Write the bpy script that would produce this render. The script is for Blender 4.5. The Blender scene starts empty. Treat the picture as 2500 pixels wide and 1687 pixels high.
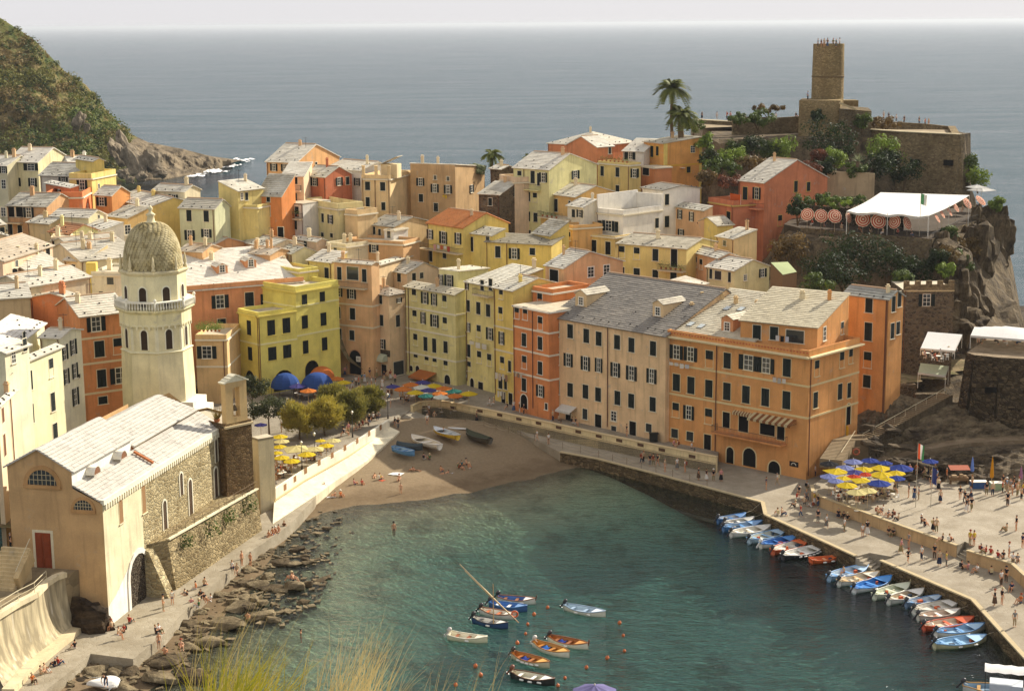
import bpy,math,random
from mathutils import Vector,Matrix
random.seed(7)
SC=bpy.context.scene
COL=SC.collection
CAMZ,FPX=62.0,4060.0
PITCH,ROLL=math.atan(786.0/4060.0),0.008
cp,sp=math.cos(PITCH),math.sin(PITCH)
FWD=Vector((0,cp,-sp));R0=Vector((1,0,0));U0=Vector((0,sp,cp))
RGT=R0*math.cos(ROLL)-U0*math.sin(ROLL)
UPV=U0*math.cos(ROLL)+R0*math.sin(ROLL)
CAM=Vector((0,0,CAMZ))
cam=bpy.data.cameras.new('camera')
cam.sensor_width=36.0
cam.lens=FPX/2500.0*36.0
cam.clip_start,cam.clip_end=0.5,90000
camo=bpy.data.objects.new('camera',cam);COL.objects.link(camo)
m3=Matrix((RGT,UPV,-FWD)).transposed()
camo.matrix_world=Matrix.Translation(CAM)@m3.to_4x4()
SC.camera=camo
SUN_AZ,SUN_EL=math.radians(42),math.radians(32)
world=bpy.data.worlds.new('World');SC.world=world;world.use_nodes=True
wn=world.node_tree.nodes;wl=world.node_tree.links
bg=wn['Background']
sky=wn.new('ShaderNodeTexSky');sky.sky_type='NISHITA';sky.sun_disc=False
sky.sun_elevation=SUN_EL
sky.sun_rotation=math.radians(90)-SUN_AZ
sky.altitude=60;sky.air_density=0.7;sky.dust_density=0.5;sky.ozone_density=3.0
hz=wn.new('ShaderNodeMix');hz.data_type='RGBA'
hi=[i for i in hz.inputs if i.enabled];hi[0].default_value=.95;hi[2].default_value=(3.7,3.6,3.7,1)
wl.new(sky.outputs[0],hi[1]);wl.new([o for o in hz.outputs if o.enabled][0],bg.inputs[0]);bg.inputs[1].default_value=0.1
sun=bpy.data.lights.new('sun','SUN');sun.energy=3.7;sun.angle=math.radians(0.6)
sun.color=(1.0,0.92,0.79)
suno=bpy.data.objects.new('sun',sun);COL.objects.link(suno)
sd=Vector((math.cos(SUN_AZ)*math.cos(SUN_EL),math.sin(SUN_AZ)*math.cos(SUN_EL),math.sin(SUN_EL)))
suno.rotation_euler=sd.to_track_quat('Z','Y').to_euler()
suno.location=(120,60,120)
SC.view_settings.view_transform='Standard';SC.view_settings.look='None'
SC.view_settings.gamma=1.0;SC.view_settings.exposure=1.08
SC.render.engine='CYCLES'
SC.cycles.use_denoising=True
SC.cycles.max_bounces=6;SC.cycles.diffuse_bounces=4;SC.cycles.glossy_bounces=3
SC.cycles.transparent_max_bounces=8;SC.cycles.transmission_bounces=4
SC.cycles.sample_clamp_indirect=4.0;SC.cycles.sample_clamp_direct=12.0
SC.cycles.caustics_reflective=False;SC.cycles.caustics_refractive=False
RG=dict(F=(0,0,.9296),S=(0,0,1.0),a=(0,0,3.564),b=(0,400,3.564),c=(0,800,3.564),d=(0,1240,3.508),e=(600,300,3.564),g=(600,660,3.564),h=(600,1000,3.564),i=(600,1300,3.873),j=(1180,280,3.564),k=(1180,660,3.564),l=(1180,1000,3.564),m=(1050,1350,3.631),n=(1560,60,2.472),o=(1680,380,2.834),p=(1600,660,2.904),q=(1900,780,3.408),r=(1700,1200,2.905))
def S(rg,xy):
 ox,oy,s=RG[rg]
 return(ox+xy[0]/s,oy+xy[1]/s)
def ray(px):
 return FWD+RGT*((px[0]-1250.0)/FPX)+UPV*((843.5-px[1])/FPX)
def on_z(px,z):
 d=ray(px);t=(z-CAMZ)/d.z
 return CAM+d*t
def on_y(px,Y):
 d=ray(px);return CAM+d*(Y/d.y)
def on_plane(px,p,n):
 d=ray(px);return CAM+d*((p-CAM).dot(n)/d.dot(n))
def proj(P):
 v=P-CAM;w=v.dot(FWD)
 return(1250+FPX*v.dot(RGT)/w,843.5-FPX*v.dot(UPV)/w)
def tag(o,label=None,cat=None,group=None,kind=None):
 if label:o['label']=label
 if cat:o['category']=cat
 if group:o['group']=group
 if kind:o['kind']=kind
 return o
WLOC={}
def empty(name,loc,rz=0.0):
 o=bpy.data.objects.new(name,None);COL.objects.link(o)
 o.location=loc;o.rotation_euler.z=rz;o.empty_display_size=.3
 WLOC[o]=Vector(loc)
 return o
def obj(name,me,mat=None,parent=None,loc=(0,0,0),rz=0.0):
 o=bpy.data.objects.new(name,me);COL.objects.link(o)
 if mat is not None and len(me.materials)==0:me.materials.append(mat)
 if parent is not None:o.parent=parent
 o.location=loc
 if rz:o.rotation_euler.z=rz
 return o
def setmat(o,mat):
 o.material_slots[0].link='OBJECT';o.material_slots[0].material=mat
class MB:
 def __init__(s):s.v=[];s.f=[]
 def add(s,vs,fs):
  n=len(s.v);s.v+=[tuple(v)for v in vs];s.f+=[tuple(i+n for i in f)for f in fs];return s
 def quad(s,a,b,c,d):return s.add([a,b,c,d],[(0,1,2,3)])
 def box(s,c,h,ax=None):
  c=Vector(c)
  X,Y,Z=ax if ax else(Vector((1,0,0)),Vector((0,1,0)),Vector((0,0,1)))
  vs=[c+X*(h[0]*i)+Y*(h[1]*j)+Z*(h[2]*k)for k in(-1,1)for j in(-1,1)for i in(-1,1)]
  return s.add(vs,[(0,2,3,1),(4,5,7,6),(0,1,5,4),(2,6,7,3),(0,4,6,2),(1,3,7,5)])
 def b2(s,x0,x1,y0,y1,z0,z1):
  return s.box(((x0+x1)/2,(y0+y1)/2,(z0+z1)/2),(abs(x1-x0)/2,abs(y1-y0)/2,abs(z1-z0)/2))
 def bar(s,a,b,w,h,up=Vector((0,0,1))):
  a=Vector(a);b=Vector(b);d=b-a;L=d.length
  if L<1e-6:return s
  X=d/L;Y=up.cross(X)
  if Y.length<1e-4:Y=Vector((1,0,0)).cross(X)
  Y.normalize();Z=X.cross(Y)
  return s.box((a+b)/2,(L/2,w/2,h/2),(X,Y,Z))
 def prism(s,poly,z0,z1):
  n=len(poly);zz0=z0 if isinstance(z0,(list,tuple))else[z0]*n;zz1=z1 if isinstance(z1,(list,tuple))else[z1]*n
  area=sum(poly[i][0]*poly[(i+1)%n][1]-poly[(i+1)%n][0]*poly[i][1]for i in range(n))
  if area<0:poly=list(poly)[::-1];zz0=list(zz0)[::-1];zz1=list(zz1)[::-1]
  vs=[(p[0],p[1],zz0[i])for i,p in enumerate(poly)]+[(p[0],p[1],zz1[i])for i,p in enumerate(poly)]
  fs=[tuple(range(n-1,-1,-1)),tuple(range(n,2*n))]+[(i,(i+1)%n,n+(i+1)%n,n+i)for i in range(n)]
  return s.add(vs,fs)
 def tube(s,pts,rad,n=6,cap=True):
  pts=[Vector(p)for p in pts];rad=rad if isinstance(rad,(list,tuple))else[rad]*len(pts)
  base=len(s.v);ref=None
  for i,p in enumerate(pts):
   t=(pts[min(i+1,len(pts)-1)]-pts[max(i-1,0)])
   t=t.normalized()if t.length>1e-9 else Vector((0,0,1))
   if ref is None:
    ref=Vector((0,0,1)).cross(t)
    if ref.length<.05:ref=Vector((1,0,0)).cross(t)
   ref=(ref-t*ref.dot(t)).normalized();o=t.cross(ref)
   for k in range(n):
    a=2*math.pi*k/n
    s.v.append(tuple(p+(ref*math.cos(a)+o*math.sin(a))*rad[i]))
  for i in range(len(pts)-1):
   for k in range(n):
    s.f.append((base+i*n+k,base+i*n+(k+1)%n,base+(i+1)*n+(k+1)%n,base+(i+1)*n+k))
  if cap:
   s.f.append(tuple(base+k for k in range(n-1,-1,-1)))
   s.f.append(tuple(base+(len(pts)-1)*n+k for k in range(n)))
  return s
 def lathe(s,prof,n=16,c=(0,0,0),a0=0.0,cap=True):
  base=len(s.v);c=Vector(c)
  for r,z in prof:
   for k in range(n):
    a=a0+2*math.pi*k/n
    s.v.append((c.x+r*math.cos(a),c.y+r*math.sin(a),c.z+z))
  for i in range(len(prof)-1):
   for k in range(n):
    s.f.append((base+i*n+k,base+i*n+(k+1)%n,base+(i+1)*n+(k+1)%n,base+(i+1)*n+k))
  if cap:
   s.f.append(tuple(base+k for k in range(n-1,-1,-1)))
   s.f.append(tuple(base+(len(prof)-1)*n+k for k in range(n)))
  return s
 def mesh(s,name,origin=None,smooth=False):
  me=bpy.data.meshes.new(name)
  v=s.v
  if origin is not None:v=[(a-origin[0],b-origin[1],c-origin[2])for a,b,c in v]
  me.from_pydata(v,[],s.f);me.update()
  if smooth:me.shade_smooth()
  return me
 def build(s,name,mat,parent=None,smooth=False,world=True):
  """world=True: coordinates are scene coordinates (the parent is an unrotated Empty)"""
  o0=WLOC.get(parent)if(parent is not None and world)else None
  o=obj(name,s.mesh(name,o0,smooth),mat,parent)
  if o0 is not None:WLOC[o]=o0.copy()
  elif parent is None:WLOC[o]=Vector((0,0,0))
  return o
def part_of_part(o):
 return o
def top(name,mb,mat,label,cat,group=None,kind=None,smooth=False,origin=None):
 if origin is None:
  n=len(mb.v);origin=(sum(v[0]for v in mb.v)/n,sum(v[1]for v in mb.v)/n,min(v[2]for v in mb.v))
 o=obj(name,mb.mesh(name,origin,smooth),mat,None,origin)
 WLOC[o]=Vector(origin)
 return tag(o,label,cat,group,kind)
def structure(name,mb,mat,smooth=False,label=None):
 o=obj(name,mb.mesh(name,None,smooth),mat);WLOC[o]=Vector((0,0,0))
 o['kind']='structure'
 if label:o['label']=label
 return o
def lin(c):
 if isinstance(c,str):
  c=tuple(int(c[i:i+2],16)/255 for i in(0,2,4))
  c=tuple(x/12.92 if x<=.04045 else((x+.055)/1.055)**2.4 for x in c)
 return c
MATS={}
class NT:
 def __init__(s,name):
  s.m=bpy.data.materials.new(name);s.m.use_nodes=True
  s.n=s.m.node_tree.nodes;s.l=s.m.node_tree.links
  s.bsdf=s.n['Principled BSDF'];s.out=s.n['Material Output']
  s.pos=s.n.new('ShaderNodeNewGeometry').outputs['Position']
 def noise(s,scale,detail=3,vec=None,rough=.55):
  t=s.n.new('ShaderNodeTexNoise');t.inputs['Scale'].default_value=scale;t.inputs['Detail'].default_value=detail
  t.inputs['Roughness'].default_value=rough
  s.l.new(vec if vec is not None else s.pos,t.inputs['Vector']);return t.outputs['Fac']
 def voro(s,scale,vec=None,feature='F1',out='Color',rnd=1.0):
  t=s.n.new('ShaderNodeTexVoronoi');t.inputs['Scale'].default_value=scale;t.feature=feature
  t.inputs['Randomness'].default_value=rnd
  s.l.new(vec if vec is not None else s.pos,t.inputs['Vector']);return t.outputs[out]
 def scaled(s,v,vec=None):
  t=s.n.new('ShaderNodeVectorMath');t.operation='MULTIPLY';t.inputs[1].default_value=v
  s.l.new(vec if vec is not None else s.pos,t.inputs[0]);return t.outputs[0]
 def ramp(s,fac,a,b,ca=(0,0,0),cb=(1,1,1)):
  t=s.n.new('ShaderNodeValToRGB');e=t.color_ramp.elements
  e[0].position,e[1].position=a,b;e[0].color=(*ca,1);e[1].color=(*cb,1)
  s.l.new(fac,t.inputs[0]);return t.outputs[0]
 def mix(s,fac,a,b,mode='MIX'):
  t=s.n.new('ShaderNodeMix');t.data_type='RGBA';t.blend_type=mode
  for sock,v in((t.inputs['Factor'],fac),(t.inputs['A'],a),(t.inputs['B'],b)):pass
  ins=[i for i in t.inputs if i.enabled]
  for i,v in zip((ins[0],ins[1],ins[2]),(fac,a,b)):
   if isinstance(v,(int,float)):i.default_value=v
   elif isinstance(v,tuple):i.default_value=(*v[:3],1)
   else:s.l.new(v,i)
  return[o for o in t.outputs if o.enabled][0]
 def math(s,op,a,b=0.0):
  t=s.n.new('ShaderNodeMath');t.operation=op
  for i,v in enumerate((a,b)):
   if isinstance(v,(int,float)):t.inputs[i].default_value=v
   else:s.l.new(v,t.inputs[i])
  return t.outputs[0]
 def sep(s,vec=None):
  t=s.n.new('ShaderNodeSeparateXYZ');s.l.new(vec if vec is not None else s.pos,t.inputs[0]);return t.outputs
 def bump(s,h,strength=.3,dist=.05):
  t=s.n.new('ShaderNodeBump');t.inputs['Strength'].default_value=strength;t.inputs['Distance'].default_value=dist
  s.l.new(h,t.inputs['Height']);s.l.new(t.outputs[0],s.bsdf.inputs['Normal'])
 def col(s,c):
  if isinstance(c,tuple):s.bsdf.inputs['Base Color'].default_value=(*c[:3],1)
  else:s.l.new(c,s.bsdf.inputs['Base Color'])
 def rough(s,r,spec=.3):
  s.bsdf.inputs['Roughness'].default_value=r
  s.bsdf.inputs['Specular IOR Level'].default_value=spec
def soft(y):return y/(1+(y/.92)**3)**(1/3)
def desat(c,k=.19):
 g=.3*c[0]+.59*c[1]+.11*c[2];return tuple(soft((x+(g-x)*k)*w)for x,w in zip(c,(1.84,1.66,1.42)))
def mul(c,k):return tuple(min(1.0,x*k)for x in c)
def plain(key,c,rough=.7,spec=.25,var=.12,scale=6.0):
 k=('plain',key)
 if k in MATS:return MATS[k]
 t=NT(key);c=lin(c)
 t.col(t.mix(t.noise(scale,2),mul(c,1-var),mul(c,1+var)));t.rough(rough,spec)
 MATS[k]=t.m;return t.m
def plaster(c,wear=1.0):
 k=('plaster',c,wear)
 if k in MATS:return MATS[k]
 t=NT('plaster_'+(c if isinstance(c,str)else 'x'));b=desat(lin(c))
 g=(.42,.38,.31)
 big=t.ramp(t.noise(.35,4),.35,.7)
 x=t.mix(big,mul(b,.86),mul(b,1.12))
 streak=t.ramp(t.noise(1.0,4,t.scaled((1.6,1.6,.16))),.52,.78)
 x=t.mix(t.math('MULTIPLY',streak,min(.8,.62*wear)),x,mul(b,.5))
 patch=t.ramp(t.noise(.22,3,t.scaled((1,1,1.4))),.56,.6)
 x=t.mix(t.math('MULTIPLY',patch,.22*wear),x,mul(b,.8))
 worn=t.ramp(t.noise(.55,6,rough=.7),.60,.70)
 x=t.mix(t.math('MULTIPLY',worn,min(.7,.42*wear)),x,g)
 spk=t.noise(9,2)
 x=t.mix(t.ramp(spk,.35,.65),t.mix(1.0,x,(.9,.9,.9),'MULTIPLY'),x)
 t.col(x);t.rough(.9,.1);t.bump(t.noise(5,4),.35,.03)
 MATS[k]=t.m;return t.m
def slate(c='a8a496',patch='e0dccb',dark=.34):
 k=('slate',c,patch,dark)
 if k in MATS:return MATS[k]
 t=NT('roof_'+c);b=lin(c);p=lin(patch)
 cell=t.sep(t.voro(2.2))[0]
 b=mul(b,1.1);x=t.mix(cell,mul(b,.84),mul(b,1.12))
 x=t.mix(t.math('MULTIPLY',t.ramp(t.noise(.3,5,rough=.65),.35,.7),.8),x,p)
 x=t.mix(t.math('MULTIPLY',t.ramp(t.noise(1.7,5,rough=.7),.56,.68),dark),x,mul(b,.45))
 x=t.mix(t.ramp(t.noise(11,2),.35,.6),t.mix(1.0,x,(.8,.8,.8),'MULTIPLY'),x)
 t.col(x);t.rough(.75,.25);t.bump(t.noise(7,3),.5,.04)
 MATS[k]=t.m;return t.m
def stone(c='8a7a62',c2='4a4236',scale=1.7,key=None,mortar='9a8e78',bumpd=.12):
 k=('stone',c,c2,scale,mortar)
 if k in MATS:return MATS[k]
 t=NT('rubble_stone_'+c);a,b,mo=lin(c),lin(c2),lin(mortar)
 w=t.n.new('ShaderNodeVectorMath');w.operation='ADD'
 ns=t.n.new('ShaderNodeTexNoise');ns.inputs['Scale'].default_value=1.3;t.l.new(t.pos,ns.inputs['Vector'])
 sc=t.n.new('ShaderNodeVectorMath');sc.operation='SCALE';sc.inputs['Scale'].default_value=.5;t.l.new(ns.outputs['Color'],sc.inputs[0])
 t.l.new(t.scaled((1,1,1.7)),w.inputs[0]);t.l.new(sc.outputs[0],w.inputs[1]);v=w.outputs[0]
 cell=t.sep(t.voro(scale,v))[1]
 x=t.mix(cell,b,a)
 x=t.mix(t.ramp(t.noise(.25,4),.35,.7),t.mix(1.0,x,(.62,.6,.56),'MULTIPLY'),x)
 edge=t.voro(scale,v,'DISTANCE_TO_EDGE','Distance')
 x=t.mix(t.ramp(edge,.02,.09),mul(mo,.55),x)
 t.col(x);t.rough(.95,.1);t.bump(t.math('ADD',t.ramp(edge,.0,.16),t.noise(6,3)),.8,bumpd)
 MATS[k]=t.m;return t.m
def rock(c='8d8069',c2='4b4233',stretch=(1,1,3),key=''):
 k=('rock',c,c2,stretch)
 if k in MATS:return MATS[k]
 t=NT('rock_'+c);a,b=lin(c),lin(c2)
 v=t.scaled(stretch)
 x=t.mix(t.ramp(t.noise(.5,8,v,.7),.36,.62),b,a)
 x=t.mix(t.ramp(t.noise(3,4),.4,.6),t.mix(1.0,x,(.75,.73,.7),'MULTIPLY'),x)
 t.col(x);t.rough(.9,.15);t.bump(t.noise(1.4,8,v,.7),.9,.4)
 MATS[k]=t.m;return t.m
def foliage(c,c2,key):
 k=('fol',key)
 if k in MATS:return MATS[k]
 t=NT('foliage_'+key);a,b=mul(lin(c),1.3),mul(lin(c2),1.25)
 x=t.mix(t.ramp(t.noise(.55,3),.35,.65),b,a)
 x=t.mix(t.ramp(t.noise(5,2),.3,.7),t.mix(1.0,x,(.6,.62,.55),'MULTIPLY'),x)
 t.col(x);t.rough(.65,.2)
 tr=t.n.new('ShaderNodeBsdfTranslucent');t.l.new(x,tr.inputs[0])
 ms=t.n.new('ShaderNodeMixShader');ms.inputs[0].default_value=.28
 t.l.new(t.bsdf.outputs[0],ms.inputs[1]);t.l.new(tr.outputs[0],ms.inputs[2]);t.l.new(ms.outputs[0],t.out.inputs[0])
 MATS[k]=t.m;return t.m
def cloth(c,key=None,trans=.25):
 k=('cloth',c,trans)
 if k in MATS:return MATS[k]
 t=NT('cloth_'+c);a=lin(c)
 x=t.mix(t.noise(3,2),mul(a,.85),mul(a,1.1));t.col(x);t.rough(.85,.1)
 if trans:
  tr=t.n.new('ShaderNodeBsdfTranslucent');t.l.new(x,tr.inputs[0])
  ms=t.n.new('ShaderNodeMixShader');ms.inputs[0].default_value=trans
  t.l.new(t.bsdf.outputs[0],ms.inputs[1]);t.l.new(tr.outputs[0],ms.inputs[2]);t.l.new(ms.outputs[0],t.out.inputs[0])
 MATS[k]=t.m;return t.m
def glassy():
 k='glass'
 if k in MATS:return MATS[k]
 t=NT('window_glass');t.col((.03,.035,.035));t.rough(.08,.5)
 MATS[k]=t.m;return t.m
WHITE=lambda:plain('white_paint','e4dfd0',.6)
DARK=lambda:plain('dark_interior','1c1a18',.9,.05)
IRON=lambda:plain('dark_iron','3a3631',.6,.4)
WOOD=lambda:plain('weathered_wood','7a6144',.8,.2,.25)
CLAY=lambda:plain('terracotta','a9683f',.85,.15,.3,9)
MESH={}
SHUT={'g':'1a211d','b':'1c1a18','t':'223a2e','n':'5a4030','r':'6d3424','w':'c9c4b4'}
def slatted(w,h,d=.045):
 m=MB();f=.07
 m.b2(-w/2,w/2,-d,0,0,f);m.b2(-w/2,w/2,-d,0,h-f,h);m.b2(-w/2,w/2,-d,0,h/2-.04,h/2+.04)
 m.b2(-w/2,-w/2+f,-d,0,f,h-f);m.b2(w/2-f,w/2,-d,0,f,h-f)
 for z0,z1 in((f,h/2-.04),(h/2+.04,h-f)):
  n=5
  for i in range(n):
   a=z0+(z1-z0)*i/n;b=z0+(z1-z0)*(i+1)/n
   m.quad((-w/2+f,-d*.9,a),(w/2-f,-d*.9,a),(w/2-f,-d*.25,b),(-w/2+f,-d*.25,b))
 return m
def win_mesh(kind,w,h,key):
 k=(kind,round(w,2),round(h,2),key)
 return k
def get_mesh(k,fn,mat):
 if k not in MESH:
  me=fn().mesh(k[0]);me.materials.append(mat);MESH[k]=me
 return MESH[k]
def frame_mb(w,h,t=.09,sill=True):
 m=MB();p=.035
 m.b2(-w/2-t,-w/2,-p,.02,0,h);m.b2(w/2,w/2+t,-p,.02,0,h)
 m.b2(-w/2-t,w/2+t,-p,.02,h,h+t)
 m.b2(-w/2-t-(.1 if sill else 0),w/2+t+(.1 if sill else 0),-p-(.12 if sill else 0),.02,-.09,0)
 return m
def sash_mb(w,h):
 m=MB();t=.06;p=.03
 for x in(-w/2,-t/2,w/2-t):m.b2(x,x+t,-p,.0,0,h)
 for z in(0,h*.33,h*.66,h-t):m.b2(-w/2+t,-t/2,-p,0,z,z+t);m.b2(t/2,w/2-t,-p,0,z,z+t)
 return m
def arch_pts(w,h,n=8):
 r=w/2
 return[(-r,0)]+[(r,0)]+[(r*math.cos(math.pi*i/n),h-r+r*math.sin(math.pi*i/n))for i in range(n+1)]
def arch_mb(w,h,y=-.01):
 pts=arch_pts(w,h);m=MB()
 m.add([(x,y,z)for x,z in pts],[tuple(range(len(pts)))]);return m
def arch_frame_mb(w,h,t=.16,p=.05):
 m=MB();n=8;r=w/2;R=r+t
 inn=[(r,0)]+[(r*math.cos(math.pi*i/n),h-r+r*math.sin(math.pi*i/n))for i in range(n+1)]+[(-r,0)]
 out=[(R,0)]+[(R*math.cos(math.pi*i/n),h-r+R*math.sin(math.pi*i/n))for i in range(n+1)]+[(-R,0)]
 for i in range(len(inn)-1):
  a,b,c,d=inn[i],out[i],out[i+1],inn[i+1]
  m.add([(a[0],-p,a[1]),(b[0],-p,b[1]),(c[0],-p,c[1]),(d[0],-p,d[1]),(a[0],.02,a[1]),(b[0],.02,b[1]),(c[0],.02,c[1]),(d[0],.02,d[1])],[(0,1,2,3),(0,3,7,4),(1,5,6,2)])
 return m
def window(root,P,ang,style,w,h,trim,sh='g',pname='window'):
 """P: centre of the opening on the wall, scene coordinates"""
 o0=WLOC[root]
 loc=Vector((P.x,P.y,P.z-h/2))-o0
 shm=plain('shutter_'+sh,SHUT[sh],.7,.2,.2,4)
 tm=trim
 tk=tm.name
 if style in 'nN':
  f=obj('arched_window' if style=='n' else 'doorway',get_mesh(('arch_surround',w,h,tk),lambda:arch_frame_mb(w,h),tm),None,root,loc,ang)
  obj('pane' if style=='n' else 'opening',get_mesh(('arch_pane',w,h),lambda:arch_mb(w,h),DARK()),None,f)
  return f
 if style in 'sdD':
  f=obj('door' if style in 'dD' else 'window',get_mesh(('surround',w,h,tk,style),lambda:frame_mb(w,h,.1,style=='s'),tm),None,root,loc,ang)
  if style=='D':
   obj('door_leaf',get_mesh(('leaf',w,h,'D'),lambda:MB().b2(-w/2,-.01,-.03,0,0,h).b2(.01,w/2,-.03,0,0,h),plain('brown_door','6b4630',.7)),None,f)
  else:
   obj('pane',get_mesh(('pane',w,h),lambda:MB().quad((-w/2,-.012,0),(w/2,-.012,0),(w/2,-.012,h),(-w/2,-.012,h)),glassy()if style=='s' else DARK()),None,f)
  return f
 f=obj('window',get_mesh(('surround',w,h,tk),lambda:frame_mb(w,h),tm),None,root,loc,ang)
 def shutter(ww,hh,x,y,z,rx=0.0,rz=0.0):
  s=obj('shutter',get_mesh(('shutter',round(ww,2),round(hh,2),sh),lambda:slatted(ww,hh),shm),None,f,(x,y,z))
  s.rotation_euler=(rx,0,rz);return s
 if style=='c':
  for sx in(-1,1):shutter(w/2-.01,h-.02,sx*w/4,-.01,.01)
 elif style=='a':
  for sx in(-1,1):
   shutter(w/2-.01,h*.5-.02,sx*w/4,-.01,h*.5)
   k=shutter(w/2-.01,h*.5-.02,sx*w/4,-.03,h*.5)
   k.rotation_euler=(math.radians(180+38),0,0)
   k.location.y=-.02
 elif style in 'oq':
  obj('pane',get_mesh(('pane',w,h),lambda:MB().quad((-w/2,-.012,0),(w/2,-.012,0),(w/2,-.012,h),(-w/2,-.012,h)),glassy()),None,f)
  obj('sash',get_mesh(('sash',w,h),lambda:sash_mb(w,h),WHITE()),None,f)
  if style=='o':
   for sx in(-1,1):
    shutter(w/2-.01,h-.02,sx*(w*.75+.06),-.045,.01,0,-sx*random.uniform(.0,.22))
 return f
def parse(tx):
 out=[]
 for t in tx.split():
  i=next((n for n,ch in enumerate(t)if ch.isalpha()),len(t))
  x,y=(float(v)for v in t[:i].split(','))
  st=t[i]if i<len(t)else 'c';rest=t[i+1:]
  wh=tuple(float(v)for v in rest.split('x'))if 'x' in rest else None
  out.append(((x,y),st,wh))
 return out
def roof_slab(m,e0,e1,r1,r0,over=.35,side=.22,th=.12,course=.52,step=.06):
 """stepped slate courses from eave e0-e1 up to ridge r0-r1"""
 e0,e1,r0,r1=(Vector(x)for x in(e0,e1,r0,r1))
 up0=(e0-r0).normalized();up1=(e1-r1).normalized()
 e0=e0+up0*over;e1=e1+up1*over
 a=(e1-e0).normalized();b=(r1-r0)
 b=b.normalized()if b.length>.01 else a
 e0=e0-a*side;e1=e1+a*side;r0=r0-b*side;r1=r1+b*side
 n=max(3,int((r0-e0).length/course))
 nrm=(e1-e0).cross(r0-e0).normalized()
 if nrm.z<0:nrm=-nrm
 lo=nrm*th
 for i in range(n):
  t0,t1=i/n,(i+1)/n
  p0=e0.lerp(r0,t0);p1=e1.lerp(r1,t0);q1=e1.lerp(r1,t1);q0=e0.lerp(r0,t1)
  s=nrm*(th+step);u=nrm*th
  k=max(1,int((p1-p0).length/(course*1.5)));cut=[0.0]+[(w+.5*(i%2)+random.uniform(-.22,.22))/k for w in range(1,k)]+[1.0]
  for a_,b_ in zip(cut[:-1],cut[1:]):
   sj=nrm*(th+step+random.uniform(-.022,.022));A_,B_=p0.lerp(p1,a_),p0.lerp(p1,b_);C_,D_=q0.lerp(q1,b_),q0.lerp(q1,a_);lo_=u if i else nrm*0
   m.add([A_+lo_,B_+lo_,B_+sj,A_+sj,C_+u,D_+u],[(0,1,2,3),(3,2,4,5)])
  m.add([p0,p0+s,q0+u,q0],[(0,1,2,3)])
  m.add([p1,q1,q1+u,p1+s],[(0,1,2,3)])
 m.quad(e0,r0,r1,e1)
 m.quad(r0,r0+lo,r1+lo,r1)
 return m
def tile_rows(m,e0,e1,r1,r0,over=.35,gap=.42):
 """rounded clay tile rolls running down the slope"""
 e0,e1,r0,r1=(Vector(x)for x in(e0,e1,r0,r1))
 e0=e0+(e0-r0).normalized()*over;e1=e1+(e1-r1).normalized()*over
 n=int((e1-e0).length/gap);nrm=(e1-e0).cross(r0-e0).normalized()
 if nrm.z<0:nrm=-nrm
 for i in range(n+1):
  t=i/n
  m.tube([e0.lerp(e1,t)+nrm*.14,r0.lerp(r1,t)+nrm*.14],.13,6)
 return m
TERR=[]
HOUSE={}
def chimney(m,P,h=1.1,w=.32,cap=True):
 m.b2(P.x-w,P.x+w,P.y-w,P.y+w,P.z-.8,P.z+h)
 m.b2(P.x-w-.08,P.x+w+.08,P.y-w-.08,P.y+w+.08,P.z+h,P.z+h+.1)
 if cap:
  m.b2(P.x-w*.8,P.x+w*.8,P.y-w*.8,P.y+w*.8,P.z+h+.28,P.z+h+.36)
  for sx in(-1,1):
   for sy in(-1,1):m.b2(P.x+sx*w*.55-.05,P.x+sx*w*.55+.05,P.y+sy*w*.55-.05,P.y+sy*w*.55+.05,P.z+h+.1,P.z+h+.28)
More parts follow.
